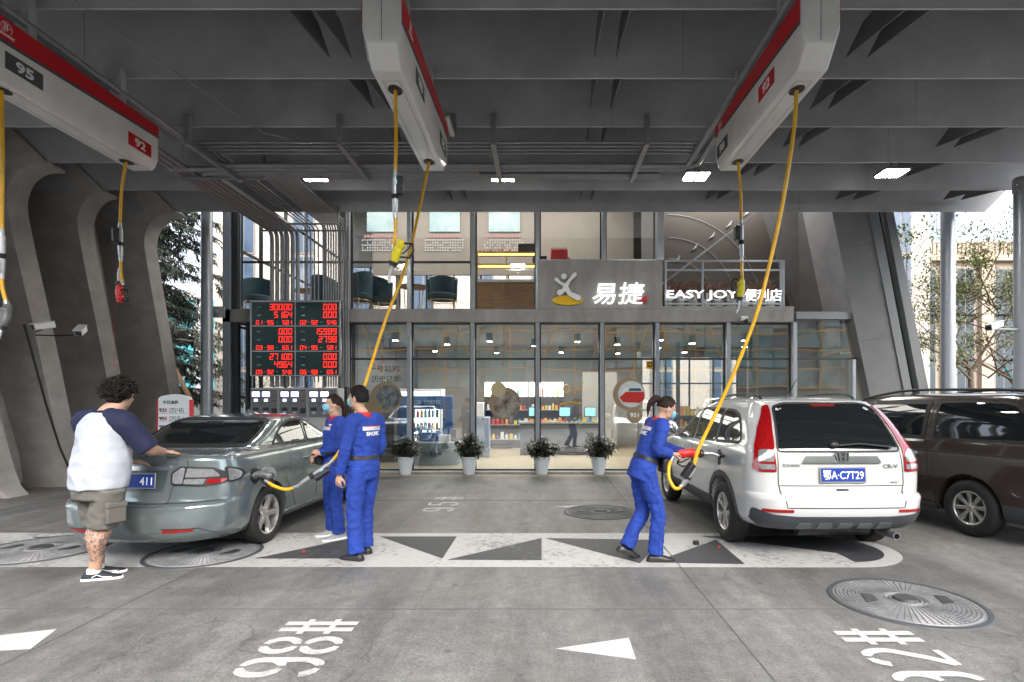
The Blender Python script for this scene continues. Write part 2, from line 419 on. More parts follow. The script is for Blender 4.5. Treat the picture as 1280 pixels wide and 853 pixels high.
# painted fuel grades: stencil digits whose reading direction runs away from the camera
def stroke(b, pts, w, z=.004):
    pts = [Vector((*p, 0)) for p in pts]
    L = []; Rr = []
    for i, p in enumerate(pts):
        d = (pts[min(i+1, len(pts)-1)]-pts[max(i-1, 0)]).normalized(); nn = Vector((-d.y, d.x, 0))
        L.append(p+nn*w[0]/2 if abs(nn.x) < .5 else p+nn*w[1]/2); Rr.append(p-nn*w[0]/2 if abs(nn.x) < .5 else p-nn*w[1]/2)
    v = [(q.x, q.y, z) for q in L]+[(q.x, q.y, z) for q in Rr]; n = len(pts)
    b.add(v, [(i, i+1, n+i+1, n+i) for i in range(n-1)])
def arc(cx, cy, rx, ry, a0, a1, n=14): return [(cx+rx*math.cos(R(a0+(a1-a0)*k/n)), cy+ry*math.sin(R(a0+(a1-a0)*k/n))) for k in range(n+1)]
def glyph(ch):      # in a unit box 1 wide, 2 tall
    if ch == '8': return [arc(.5,1.5,.36,.38,100,260), arc(.5,1.5,.36,.38,-80,80), arc(.5,.5,.38,.4,100,260), arc(.5,.5,.38,.4,-80,80)]
    if ch == '9': return [arc(.5,1.42,.36,.45,98,262), arc(.5,1.42,.36,.45,-82,82), [(.86,1.42),(.86,.7)]+arc(.5,.6,.36,.48,10,-78), arc(.5,.6,.36,.48,-100,-160)]
    if ch == '5': return [[(.8,1.88),(.2,1.88)], [(.2,1.88),(.16,1.15)], [(.16,1.15),(.4,1.22)]+arc(.45,.68,.4,.55,80,-82), arc(.45,.68,.4,.55,-98,-160)]
    if ch == '2': return [arc(.5,1.4,.36,.48,160,98), arc(.5,1.4,.36,.48,82,-30)+[(.5,.6),(.16,.15)], [(.12,.13),(.88,.13)]]
    if ch == '#': return [[(.02,1.35),(.98,1.35)], [(.02,.65),(.98,.65)], [(.3,.05),(.3,1.95)], [(.7,.05),(.7,1.95)]]
def grade(s, xc, y0, cw, ch, pitch, name):
    b = MB()
    for i, c in enumerate(s):
        t = MB(); wt = (.17, .24)
        for k, st in enumerate(glyph(c)):
            stroke(t, st, wt, .004+.0002*k)
        for v in t.v:
            gx, gy, z = v
            b.v.append((xc-(gy/2-.5)*ch, y0+i*pitch+gx*cw, z))
        o = len(b.v)-len(t.v); b.f += [tuple(q+o for q in f) for f in t.f]
    return ground(name, b, M_['paintw2'])
grade('98#', -1.585, 3.205, .265, .54, .30, 'road_marking_number')
grade('92#', 2.30, 3.03, .265, .56, .305, 'road_marking_number')
grade('95#', -1.52, 7.98, .30, .50, .46, 'road_marking_number')

# ribbed round tank covers
def cover(x, y, r, label, col, dome=.012):
    m = mat('cover_'+str(int(col*100)), (col, col*1.02, col*1.05), .5, .1, var=.25, scale=6)
    t = thing('manhole_cover', label, 'manhole cover', (x, y, 0), 'round ribbed covers set in the ground')
    b = MB(); pr = [(0, .008+dome)]; n = 15
    for k in range(1, n+1):
        q = r*(.12+.84*k/n); pr += [(q-.022*r/.5, .006+dome*(1-k/n)), (q-.014*r/.5, .014+dome*(1-k/n)), (q-.006*r/.5, .014+dome*(1-k/n)), (q-.001, .006+dome*(1-k/n))]
    pr += [(r, .006), (r, 0)]
    b.lathe(pr, Matrix.Translation((x, y, 0)), 72); part('ribbed_lid', b, m, t, smooth=25)
    b = MB(); 
    for k in range(64):
        a = 2*math.pi*k/64
        b.beam((x+math.cos(a)*r*.3, y+math.sin(a)*r*.3, .016+dome*.7), (x+math.cos(a)*r*.95, y+math.sin(a)*r*.95, .014), .005, .004)
    part('radial_ribs', b, m, t)
    b = MB(); b.lathe([(r, 0), (r, .012), (r+.035, .010), (r+.04, 0)], Matrix.Translation((x, y, 0)), 72); part('rim', b, mat('cover_rim', (.05,.055,.06), .6), t, smooth=30)
    b = MB(); b.lathe([(0, .026+dome), (r*.16, .026+dome), (r*.18, .01+dome)], Matrix.Translation((x, y, 0)), 24); part('centre_cap', b, mat('cover_cap', (.035,.037,.04), .55), t, smooth=30)
    for s_ in (-1, 1):
        b = MB(); b.prism([(x+s_*r*.55+dx, y-s_*.04*r+dy) for dx, dy in ((-.06,-.09),(.05,-.05),(.07,.06),(0,.10))], 'z', .02, .028); part('lift_cap', b, MATS['cover_cap'], t, smooth=30)
cover(2.92, 4.43, .52, 'large pale ribbed round cover in the foreground right of the arrow', .17)
cover(.85, 7.96, .49, 'dark grey round ribbed cover left of the bending woman worker', .12)
cover(-3.55, 5.82, .52, 'pale ribbed round cover half under the green grey sedan', .20)
cover(-5.42, 5.98, .60, 'striped black and white ribbed cover behind the man in shorts', .20)

# ================================================================ canopy
BH = 5.5; BY = [5.46+1.18*k for k in range(-4, 6)]
can = thing('canopy', 'dark grey steel canopy of deep cross beams over the forecourt', 'canopy', (0, 3, BH))
for k, y in enumerate(BY):
    b = MB(); last = y > 11; yt = y+.022
    b.prism([(-11.5, BH+.0), (9.14, BH), (9.70, BH+.56), (9.70, BH+1.0), (-11.5, BH+1.0)], 'y', y, yt)
    b.box(-11.5, 9.14, y-.003, y+.025, BH-.010, BH+.003)
    cb = part('cross_beam', b, M_['beam'], can, bevel=.004)
    for xs_ in (-6.2, 1.0, 5.3):
        b = MB(); xs_ += .35*((k*7) % 3); b.box(xs_-.002, xs_+.002, y-.002, y, BH+.004, BH+.99); part('weld_seam', b, M_['fin'], cb)
b = MB(); b.box(-11.5, 9.9, BY[0]-.3, BY[-1]+.6, BH+1.002, BH+1.25); part('roof_slab', b, mat('roof_underside', (.11,.115,.12), .8), can)
# long purlins above, seen dimly between beams
def fin(x, k, lean=0):
    y = BY[k]+.026; b = MB()
    b.prism([(y, BH+.02), (y, BH+.40), (y+.78, BH+.40), (y+1.12, BH+.22)], 'x', x-.007, x+.007)
    part('stiffener_plate', b, M_['fin'], can)
K0 = 4
FX = {0: [(356,7),(389,7),(757,7),(790,7),(1138,0),(1170,0)], 1: [(431,94),(455,94),(748,94),(778,94),(1071,91),(1097,91)],
      2: [(478,155),(741,155),(762,155),(1023,155),(1045,155),(1241,152),(1268,152)], 3: [(535,203),(736,203),(756,203),(955,203),(975,203),(1168,199),(1190,199)],
      4: [(553,237),(573,237),(730,237),(746,237),(905,237),(920,237),(1085,236),(1110,236),(1235,235),(1260,235)]}
for k, L in FX.items():
    for px, py in L:
        x = (px-677)/690*BY[K0+k]
        fin(x, K0+k)
for k in range(0, 3):
    for x in (-2.4, -2.15, .55, .8, 3.6, 3.9): fin(x, k)
# thin rods and seam
b = MB(); b.tube([(-4.6, 4.6, 5.46), (-4.3, 6.4, 5.46), (-4.0, 7.9, 5.45), (-2.85, 8.6, 5.42)], .008, 6); part('tie_rod', b, M_['pipe'], can)

# ---- lamps under the canopy
def canopy_lamp(x, y, label):
    t = thing('canopy_light', label, 'ceiling light', (x, y, 5.4), 'square lights under the canopy')
    b = MB(); b.box(x-.21, x+.21, y-.17, y+.17, 5.352, 5.40); b.box(x-.03, x+.03, y-.03, y+.03, 5.40, 5.52); part('housing', b, M_['steel'], t, bevel=.008)
    for s_ in (-1, 1):
        for q in (-1, 1):
            b = MB(); b.box(x+s_*.1-.085, x+s_*.1+.085, y+q*.08-.07, y+q*.08+.07, 5.343, 5.352); part('lens', b, M_['lamp'], t)
for px, py, lb in ((392,222,'square canopy light right of the striped pipe run'), (628,222,'square canopy light below the middle pipe hanger'), (870,221,'square canopy light left of the right hose box'), (1115,217,'square canopy light right of the long yellow hose, near the street side')):
    y = 690*3.73/(500-py); canopy_lamp((px-677)/690*y, y, lb)

# ================================================================ left concrete ribs
def rib(xe, y0, label, top=-8.07, lx=-12.5, sh=1.3, nxt=None):
    """leaning portal rib: the edge rises, rounds over and runs under the beam"""
    pr = []
    e = [(xe+.18, 0), (xe+.08, .15), (xe+.03, .45), (xe, 1.1), (xe, 2.2), (xe-.01, 3.2), (xe-.03, 4.1)]+[(xe-.03+.62*(1-math.cos(R(a_))), 4.75+.70*math.sin(R(a_))) for a_ in range(0, 91, 9)]+[(top, 5.45)]
    poly = e+[(top+.02, 5.497), (top-.6, 6.1), (top-.6, 6.49), (lx, 6.49), (lx, 0)]
    b = MB(); n = len(poly)
    def sy(z): return y0+sh*(1-min(z, 5.5)/5.5)
    v = [(x, sy(z), z) for x, z in poly]+[(x, sy(z)+.38, z) for x, z in poly]
    b.add(v, [tuple(range(n)), tuple(range(n, 2*n))[::-1]]+[(i, (i+1) % n, (i+1) % n+n, i+n) for i in range(n)])
    if nxt is not None:
        def prof(x): return [(x+.30, 0), (x+.14, .15), (x+.05, .45), (x, 1.1), (x, 2.2), (x-.01, 3.2), (x-.03, 4.1)]+[(x-.03+.62*(1-math.cos(R(a_))), 4.75+.68*math.sin(R(a_))) for a_ in range(0, 91, 9)]+[(lx, 5.43), (lx, 0)]
        A_, B_ = prof(xe-.62), prof(nxt-.42); m_ = len(A_)
        v = [(x, sy(z)+.338, z) for x, z in A_]+[(x, sy(z)+1.182, z) for x, z in B_]
        b.add(v, [tuple(range(m_)), tuple(range(m_, 2*m_))[::-1]]+[(i, (i+1) % m_, (i+1) % m_+m_, i+m_) for i in range(m_)])
    t = solo('concrete_rib', b, M_['conc'], label, 'concrete rib', 'leaning concrete ribs on the left', smooth=28)
rib(-8.80, 8.95, 'nearest leaning concrete rib, behind the man in shorts', -8.07)
rib(-8.62, 10.13, 'middle leaning concrete rib, behind the hanging red nozzle', -8.1)
rib(-8.22, 11.30, 'farthest leaning concrete rib, its edge lit beside the fir tree', -7.55)
for q, (yy, xx) in enumerate(((7.77, -8.95),)):
    rib(xx, yy, ['leaning concrete rib just outside the left frame edge', 'leaning concrete rib at the height of the crossing band', 'leaning concrete rib nearest the street'][q], xx+.7)
b = MB(); b.prism([(-14, 0), (-9.9, 0), (-9.6, .1), (-9.55, .6), (-9.9, 6.49), (-14, 6.49)], 'y', 8.2, 12.0); solo('concrete_wall', b, M_['conc'], 'solid concrete wall filling the gaps behind the leaning ribs', 'wall')
# cable conduits on ribs
b = MB(); pts = [PX(30,405,9.3), PX(37,430,9.4), PX(58,507,9.7), PX(75,560,9.9), PX(86,585,10.0)]
b.tube(pts, .018, 8); b.tube([PX(45,419,9.5), PX(70,420,9.5), PX(92,419,9.5)], .012, 6)
solo('cable_conduit', b, M_['black'], 'black conduit running down the nearest concrete rib', 'conduit', smooth=60)

def cctv(p, aim, label, L=.36, arm=None):
    p = Vector(p); d = Vector(aim).normalized()
    t = thing('security_camera', label, 'security camera', tuple(p), 'white security cameras')
    Mx = frame(p, d, d.cross(Vector((0,0,1))).cross(d)*1)
    Mx = Matrix.Translation(p) @ Mx.to_3x3().to_4x4()
    b = MB(); b.T = frame(p, d, Vector((0,0,1)).cross(d)); b.box(-L/2, L/2, -.055, .055, -.045, .055); part('housing', b, M_['white'], t, bevel=.012)
    b = MB(); b.T = frame(p, d, Vector((0,0,1)).cross(d)); b.box(L/2, L/2+.006, -.045, .045, -.035, .04); part('lens', b, M_['black'], t)
    b = MB(); b.T = frame(p, d, Vector((0,0,1)).cross(d)); b.prism([(-L/2-.01,-.062),(L/2+.05,-.062),(L/2+.05,.062),(-L/2-.01,.062)], 'z', .058, .066); part('hood', b, M_['white'], t)
    if arm: b = MB(); b.tube([p-Vector((0,0,.05)), Vector(arm)], .018, 8); part('bracket', b, M_['steel'], t, smooth=60)
cctv(PX(55,408,9.1), (-.5,-.8,-.25), 'white security camera on the left, aimed downwards, on the nearest rib', .28, arm=PX(45,415,9.45))
cctv(PX(101,414,9.2), (.35,-.85,-.45), 'white security camera to the right of its twin on the nearest rib', .25, arm=PX(94,419,9.6))

# ================================================================ right leaning leg
leg = thing('leaning_pier', 'leaning grey panelled pier at the right end of the shop front', 'pier', PX(1100,590,12.2))
def line(top, bot, Y, z):      # X on a photo line at height z
    a = PX(*top, Y); c = PX(*bot, Y); t = (z-a.z)/(c.z-a.z); return a.x+(c.x-a.x)*t
LN = [((960,265),(1014,450),13.6), ((1003,265),(1041,450),13.0), ((1040,265),(1088,499),12.1), ((1086,265),(1131,493),12.0), ((1098,265),(1141,493),11.94), ((1107,265),(1150,493),12.02), ((1117,265),(1162,493),11.9)]
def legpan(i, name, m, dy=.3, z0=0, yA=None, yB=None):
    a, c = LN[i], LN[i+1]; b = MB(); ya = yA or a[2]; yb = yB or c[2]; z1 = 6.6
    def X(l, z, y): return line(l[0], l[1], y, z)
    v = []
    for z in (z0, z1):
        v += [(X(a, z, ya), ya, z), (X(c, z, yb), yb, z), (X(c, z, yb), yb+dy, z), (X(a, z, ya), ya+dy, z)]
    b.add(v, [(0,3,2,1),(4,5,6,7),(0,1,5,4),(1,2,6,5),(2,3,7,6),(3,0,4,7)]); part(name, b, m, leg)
legpan(0, 'side_panel', mat('shaded_panel', (.10,.10,.105), .7, var=.15, scale=2), z0=3.5)  # shadow side of the pier: the shade is put into its dark colour
legpan(1, 'return_panel', mat('lit_panel', (.26,.27,.29), .5, .2, var=.15, scale=1.5), z0=3.5, yA=13.0, yB=12.1)  # lit facet of the pier: the light is put into its paler colour
legpan(2, 'front_panel', M_['panel'])
legpan(3, 'edge_trim', mat('edge_trim', (.16,.17,.18), .5), .25, yA=11.97, yB=11.97)
legpan(4, 'shadow_gap', M_['black'], .1, yA=12.15, yB=12.15)
legpan(5, 'outer_trim', mat('edge_trim', (.16,.17,.18), .5), .4, yA=11.95, yB=11.95)
b = MB()
for (a, c) in (((1056,310),(1095,303)), ((1077,427),(1120,418))):
    b.beam(PX(a[0],a[1],12.08), PX(c[0],c[1],11.99), .008, .006)
part('panel_joint', b, jm, leg)

# columns
def column(px, Y, r, ztop, label):
    x = (px-677)/690*Y; t = thing('steel_column', label, 'column', (x, Y, 0), 'round steel columns')
    b = MB(); b.cyl((x,Y,0.02), (x,Y,ztop), r, 32); part('shaft', b, M_['alu'], t, smooth=50)
    b = MB(); b.cyl((x,Y,0), (x,Y,.03), r*1.5, 32); b.cyl((x,Y,ztop-.25), (x,Y,ztop-.02), r*1.12, 32); part('collar', b, M_['steel'], t, smooth=40)
    b = MB()
    for a in (200, 250, 290, 340): b.ell((x+math.cos(R(a))*r*1.1, Y+math.sin(R(a))*r*1.1, ztop-.13), .02,.02,.02, 8, 6)
    part('bolt', b, M_['steel'], t, smooth=60)
column(258.5, 11.75, .115, 5.9, 'round steel column on the left beside the fir tree')
column(1185, 11.75, .135, 5.9, 'round steel column right of the leaning pier')
column(1278, 9.9, .13, 5.6, 'round steel column cut by the right frame edge')
cctv(PX(1243,408,9.6), (-.85,-.45,-.22), 'white security camera on the column at the right frame edge', .42, arm=PX(1272,412,9.85))
b = MB(); q = PX(272,390,11.9); b.box(q.x-.12, q.x+.14, q.y, q.y+.05, q.z-.12, q.z+.12); b.ell((q.x, q.y-.01, q.z), .05,.02,.05)
solo('column_bracket', b, M_['steel'], 'bolted steel bracket between left column and shop floor edge', 'bracket', bevel=.006)

# ================================================================ ceiling pipework
pw = thing('ceiling_pipework', 'bundles of grey painted pipes under the canopy turning down at the shop', 'pipework', (0, 9, 5.3))
def bendpath(pts, r=.16, n=6):
    P = [Vector(p) for p in pts]; out = [P[0]]
    for i in range(1, len(P)-1):
        a, p, c = P[i-1], P[i], P[i+1]; A = p+(a-p).normalized()*r; C = p+(c-p).normalized()*r
        for k in range(n+1): t = k/n; out.append(A*(1-t)**2+p*2*t*(1-t)+C*t*t)
    out.append(P[-1]); return out
def pipe(pts, r, bend=.16, m=None):
    b = MB(); b.tube(bendpath(pts, bend), r, 10); part('pipe', b, m or M_['pipe'], pw, smooth=60)
for i in range(4):      # thin conduits across, dropping back towards the street over the hose boxes
    y = 8.02+.115*i; xl = -5.30+.05*i; xr = 2.62-.05*i
    pipe([(xl, 4.0, 5.36), (xl, y, 5.36), (xr, y, 5.36), (xr, 4.0, 5.36)], .017)
for i in range(2):
    y = 8.62+.13*i
    pipe([(-5.02-.14*i, 3.9, 5.28), (-5.02-.14*i, y, 5.28), (2.42+.0*i, y, 5.28), (2.42, 3.9, 5.28)][:4] if i == 0 else [(-5.9, 8.75, 5.28), (2.28, 8.75, 5.28), (2.28, 4.1, 5.28)], .042)
for i in range(6):      # thick bundle to the shop front
    x = -5.86+.112*i; ys = 8.90+.10*i
    if i > 2: pipe([(-1.0 if i == 3 else 1.9, 8.90+.07*(i-3), 5.28), (x, 8.90+.07*(i-3), 5.28), (x, 12.0, 5.28), (x, 12.0, 1.9)], .042, .2)
    else: pipe([(x, 7.2-.1*i, 5.30), (x, 12.0, 5.28), (x, 12.0, 1.9)], .042, .2)
for i in range(4): pipe([(-5.12+.085*i, 8.3, 5.37), (-5.12+.085*i, 12.03, 5.37), (-5.12+.085*i, 12.03, 2.0)], .016, .15)
for i in range(11): pipe([(-4.74+.054*i, 8.85, 5.42), (-4.74+.054*i, 12.0, 5.42), (-4.74+.054*i, 12.0, 1.9)], .019, .22)
for k, px in enumerate((425, 617, 808, 237)):
    x = (px-677)/690*7.76; b = MB(); b.box(x-.035, x+.035, 7.70, 7.755, 5.22, 5.62); b.box(x-.035, x+.035, 7.70, 9.05, 5.18, 5.225); part('hanger', b, M_['pipe'], pw, bevel=.004)
for x0, x1, y in ((-6.1, -4.5, 8.98), (-6.0, -4.15, 11.75), (-5.3, -4.15, 11.3)):
    b = MB(); b.box(x0, x1, y-.02, y+.02, 5.205, 5.235); b.box(x1-.03, x1, y-.02, y+.02, 5.23, 5.6); part('hanger', b, M_['pipe'], pw)
b = MB(); b.tube(bendpath([(-1.2, 6.9, 5.2), (-1.2, 7.5, 5.2), (-1.2, 7.5, 5.5)], .12), .045, 10); part('pipe', b, M_['steel'], pw, smooth=60)

# ================================================================ overhead hose boxes
def emblem(b, M):     # the seal on the red band: ring, bars and the small lettering beneath
    t = MB(); pts = circ((0,0), 1, 40, -40, 250)
    for a, c in zip(pts, pts[1:]): t.beam((a[0], a[1], 0), (c[0], c[1], 0), .02 if False else .11, .02)
    for x in (-.45,-.15,.15): t.beam((x,-.55,0), (x,.75,0), .16, .02, up=(0,0,1))
    t.beam((-.2,.1,0),(.85,.1,0),.1,.02)
    b.merge(t, M)
def lettering(s, w, h, origin, xdir, ydir, ext=.002, bold=.02, **k):
    t = fit(text(s, 1, 0.01, bold, **k), w, h); t.v = [(v[0], v[1], v[2]*ext/.01) for v in t.v]
    M = frame(origin, xdir, ydir); t.v = [tuple(M @ Vector(v)) for v in t.v]; return t
def hose_box(xc, label, labs, yn=4.72, yf=7.05):
    t = thing('hose_box', label, 'overhead hose box', (xc, (yn+yf)/2, 4.5), 'white overhead fuel hose boxes')
    prof = [(-.17,5.1),(-.17,4.64),(-.128,4.52),(.128,4.52),(.17,4.64),(.17,5.1)]
    rings = []
    for y, db, dw in ((yn, .17, .96), (yn+.012, .15, .985), (yn+.15, 0, 1), (yf-.06, 0, 1), (yf, .05, .98)):
        rings.append([(xc+x*dw, y, z if z > 4.9 else z+db) for x, z in prof])
    b = MB(); b.rings(rings); part('shell', b, M_['white'], t, bevel=.010, bseg=2)
    b = MB(); b.box(xc-.002, xc+.002, yn-.002, yn+.02, 4.70, 5.09); b.box(xc-.075, xc-.071, yn+.3, yf-.25, 4.5185, 4.5195); b.box(xc+.071, xc+.075, yn+.3, yf-.25, 4.5185, 4.5195)
    for y in (yn+.3, yf-.25): b.box(xc-.075, xc+.075, y, y+.004, 4.5185, 4.5195)
    part('panel_seam', b, M_['grey'], t)
    for s_ in (-1, 1):
        xs = xc+s_*.172
        b = MB(); b.prism([(yn+.02, 5.095), (yf-.01, 5.095), (yf-.01, 4.975), (yn+.02, 4.885)], 'x', xs, xs+s_*.004); rb = part('red_band', b, M_['red'], t)
        b = MB(); b.prism([(yn+.02, 4.883), (yf-.01, 4.973), (yf-.01, 4.948), (yn+.02, 4.848)], 'x', xs, xs+s_*.003); part('grey_stripe', b, M_['grey'], t)
        for (yc, num, red) in labs:
            # plate on the sloping flank
            h0, h1 = 4.78, 4.60
            def fx(z): return xc+s_*(.17 if z > 4.74 else .125+(z-4.535)/.205*.045)
            b = MB(); zc = 4.725; b.prism([(yc-.19, zc+.078), (yc+.19, zc+.078), (yc+.19, zc-.078), (yc-.19, zc-.078)], 'x', xs-s_*.0005, xs+s_*.003)
            pl = part('grade_plate', b, M_['red'] if red else M_['grey'], t)
            l_ = lettering(num, .18, .10, (xs+s_*.0035, yc, zc), (0, s_, 0), (0, 0, 1), bold=.03)
            part('number', l_, M_['txtw'], pl)
        b = MB(); yl = yn+.30 if s_ > 0 else (yf-.38); yl = yn+.32 if xc < 1 else yf-.2
        emblem(b, frame((xs+s_*.0045, yl, 5.015), (0, s_*.055, 0), (0,0,1)) @ Matrix.Scale(.052, 4)); part('emblem', b, M_['txtw'], rb)
        part('emblem_lettering', lettering('SINOPEC', .15, .026, (xs+s_*.005, yl, 4.945), (0, s_, 0), (0,0,1)), M_['txtw'], rb)
    for y in (5.17, 6.73):
        b = MB(); b.lathe([(.0,.0),(.052,.0)], Matrix.Translation((xc, y, 4.517)) @ Matrix.Scale(1.45, 4, (0,1,0)), 28)
        b.lathe([(.052,.0),(.06,-.003),(.066,.0)], Matrix.Translation((xc, y, 4.519)) @ Matrix.Scale(1.4, 4, (0,1,0)), 28); part('hose_outlet', b, M_['black'], t, smooth=50)
    for y in BY:
        if yn+.2 < y < yf+.3: b = MB(); b.box(xc-.07, xc+.07, y-.09 if y < yf else y-.3, y-.005 if y < yf else y-.18, 5.1, 5.56); part('hanger', b, M_['beam'], t)
hose_box(-5.06, 'white hose box on the left marked 95 and 92', [(5.22,'95',0),(6.72,'92',1)])
hose_box(-1.37, 'white hose box in the middle marked 98 and 95', [(5.45,'98',0),(6.70,'95',0)])
hose_box(2.39, 'white hose box on the right marked 92 and 98', [(5.45,'92',1),(6.78,'98',0)])
# ================================================================ shop building
YF = 12.3; SC = 690/YF
def fx(px): return (px-677)/SC
def fz(py): return 1.62+(500-py)/SC
shop = thing('shop_building', 'two storey glass fronted petrol station shop under the canopy', 'building', (0, YF, 0))
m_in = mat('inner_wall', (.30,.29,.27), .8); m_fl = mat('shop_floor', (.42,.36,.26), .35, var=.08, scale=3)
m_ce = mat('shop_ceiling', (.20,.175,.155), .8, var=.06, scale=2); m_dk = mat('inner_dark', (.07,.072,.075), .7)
XL, XR = fx(283), 6.9; YB = 19.0
b = MB(); b.box(XL, XR, YF-.02, YB, .0, .05); part('shop_floor', b, m_fl, shop)
b = MB(); b.box(XL-.2, XR+.3, YF-.25, YF+.02, -.01, .045); part('threshold', b, M_['concl'], shop, bevel=.005)
b = MB(); b.box(XL+.1, XR, YF+.08, YB, 3.34, 3.60); part('upper_floor', b, m_ce, shop)
b = MB(); b.box(XL, 2.66, YF+.08, YB, 7.9, 8.1); b.box(2.66, 7.6, 12.6, YB, 7.9, 8.1); part('roof', b, m_in, shop)
b = MB(); b.box(XL-.1, 7.6, YF-.1, YF+.1, 6.62, 8.4); part('parapet', b, M_['concl'], shop)
# concrete band and sign wall
b = MB(); b.box(XL, fx(988), YF-.16, YF+.06, fz(404), fz(388)); part('floor_band', b, M_['concl'], shop, bevel=.006)
b = MB(); b.box(fx(672)+.002, fx(826), YF-.165, YF+.05, fz(388)-.001, fz(328)); part('sign_wall', b, M_['concl'], shop, bevel=.006)
b = MB(); b.box(fx(826), fx(990), YF-.1, YF+.0, fz(388)-.002, fz(384)); part('balcony_kerb', b, M_['concl'], shop)
# back wall with window strips
def wall_with_holes(name, x0, x1, z0, z1, y, holes, m, th=.15):
    b = MB(); xs = sorted({x0, x1, *[h[0] for h in holes], *[h[1] for h in holes]}); zs = sorted({z0, z1, *[h[2] for h in holes], *[h[3] for h in holes]})
    for a, c in zip(xs, xs[1:]):
        for e, f in zip(zs, zs[1:]):
            mx, mz = (a+c)/2, (e+f)/2
            if not any(h[0] < mx < h[1] and h[2] < mz < h[3] for h in holes): b.box(a, c, y, y+th, e, f)
    return part(name, b, m, shop)
H = [(3.45, 6.75, .35, 3.1), (-4.9, 2.6, 4.62, 5.95), (-6.8, -5.0, 3.8, 6.2), (-6.8,-4.6,.4,3.1)]
wall_with_holes('back_wall', XL, XR+.6, 0, 8.0, YB, H, m_in)
def window(x0, x1, z0, z1, y, nx, nz, axis='x', fw=.05, name='window', m=None, gl=None):
    w = MB(); g = MB()
    for i in range(nx+1):
        x = x0+(x1-x0)*i/nx
        (w.box(x-fw/2, x+fw/2, y-.04, y+.04, z0, z1) if axis == 'x' else w.box(y-.04, y+.04, x-fw/2, x+fw/2, z0, z1))
    for k in range(nz+1):
        z = z0+(z1-z0)*k/nz
        (w.box(x0+fw/2, x1-fw/2, y-.03, y+.03, z-fw/2, z+fw/2) if axis == 'x' else w.box(y-.03, y+.03, x0+fw/2, x1-fw/2, z-fw/2, z+fw/2))
    f = part(name, w, m or M_['alud'], shop)
    (g.box(x0, x1, y-.006, y+.006, z0, z1) if axis == 'x' else g.box(y-.006, y+.006, x0, x1, z0, z1))
    part('pane', g, gl or M_['glass3'], f)
window(3.45, 6.75, .35, 3.1, YB+.05, 4, 3); window(-4.9, 2.6, 4.62, 5.95, YB+.05, 8, 1); window(-6.8, -5, 3.8, 6.2, YB+.05, 2, 2); window(-6.8,-4.6,.4,3.1, YB+.05, 2, 2)
window(YF+.1, YB, 3.65, 7.9, XL+.05, 5, 3, 'y'); window(YF+.1, YB, .05, 3.3, XL+.05, 5, 2, 'y')
# inner walls
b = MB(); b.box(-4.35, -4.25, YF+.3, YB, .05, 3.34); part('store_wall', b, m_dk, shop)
b = MB(); b.box(-4.9, 2.66, 16.0, 16.1, 5.24, 7.9); part('gallery_wall', b, mat('gallery_wall', (.21,.19,.17), .8, var=.05, scale=2), shop)
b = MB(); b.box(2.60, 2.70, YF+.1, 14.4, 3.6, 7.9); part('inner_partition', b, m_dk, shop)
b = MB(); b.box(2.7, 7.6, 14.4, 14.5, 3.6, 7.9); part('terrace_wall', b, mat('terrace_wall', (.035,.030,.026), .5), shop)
b = MB(); b.box(7.4, 7.6, 12.6, YB, 0, 7.9); part('end_wall', b, m_in, shop)
b = MB()
for px in (840, 905): b.box(fx(px)-.05+.0, fx(px)+.05, 16.4, 16.5, .05, 3.34)
part('door_post', b, M_['alud'], shop)
# arcs on the terrace wall, as swept trim
for r_ in (1.2, 1.75, 2.35):
    b = MB(); b.tube([(3.3+r_*math.cos(R(a)), 14.38, 4.1+r_*math.sin(R(a))) for a in range(0, 92, 6)], .006, 6); part('wall_arc', b, M_['alu'], shop, smooth=60)
b = MB(); b.beam((3.1, 14.3, 4.6), (6.2, 13.0, 6.9), .03, .05); part('sloping_rail', b, M_['alu'], shop)
b = MB()
for i in range(6):
    x = 3.0+.45*i
    b.prism([(x, 4.9+.3*i), (x+.16, 5.1+.3*i), (x+.13, 4.98+.3*i)], 'y', 14.36, 14.39)
part('fin_reflection', b, M_['alu'], shop)  # reflections of the canopy fins, modelled as small pale triangles

# glazing: each bay is one window with its pane
low = [435, 513, 591.5, 672, 752, 820, 908, 990]
def mull(px, y0, y1, w=.085, m=None, d=.16, name='mullion', yy=YF):
    b = MB(); b.box(fx(px)-w/2, fx(px)+w/2, yy-d, yy+.02, fz(y1), fz(y0)); return part(name, b, m or M_['alu'], shop, bevel=.004)
for px in low[1:]: mull(px, 404.4, 589)
mull(435, 404.4, 589, .06, M_['alud'])
mull(288, 262, 589, .17, M_['alu']); mull(297, 262, 589, .12, M_['alud'], .1); mull(312, 404.4, 589, .07, M_['alud'], .1)
def pane(x0, x1, z0, z1, y, m, name='window_bay', tr=None):
    f = MB(); t = .03
    f.box(x0, x1, y-.02, y+.02, z0, z0+t); f.box(x0, x1, y-.02, y+.02, z1-t, z1)
    f.box(x0, x0+t, y-.021, y+.021, z0+t, z1-t); f.box(x1-t, x1, y-.021, y+.021, z0+t, z1-t)
    if tr: f.box(x0+t, x1-t, y-.022, y+.022, tr-.022, tr+.022)
    w = part(name, f, M_['alud'], shop)
    g = MB(); g.box(x0+t, x1-t, y-.006, y+.006, z0+t, z1-t); part('pane', g, m, w); return w
for a, c in zip(low, low[1:]):
    pane(fx(a)+.045, fx(c)-.045, .05, fz(404.5), YF, M_['glass'], tr=fz(449))
pane(fx(317), fx(433), .05, fz(404.5), YF, M_['glass3'], tr=fz(449))
up = [437, 513, 592, 672]
for px in up: mull(px, 262, 388, .085)
for px in (754,): mull(px, 262, 327.5, .085)
mull(824, 262, 327.5, .15)
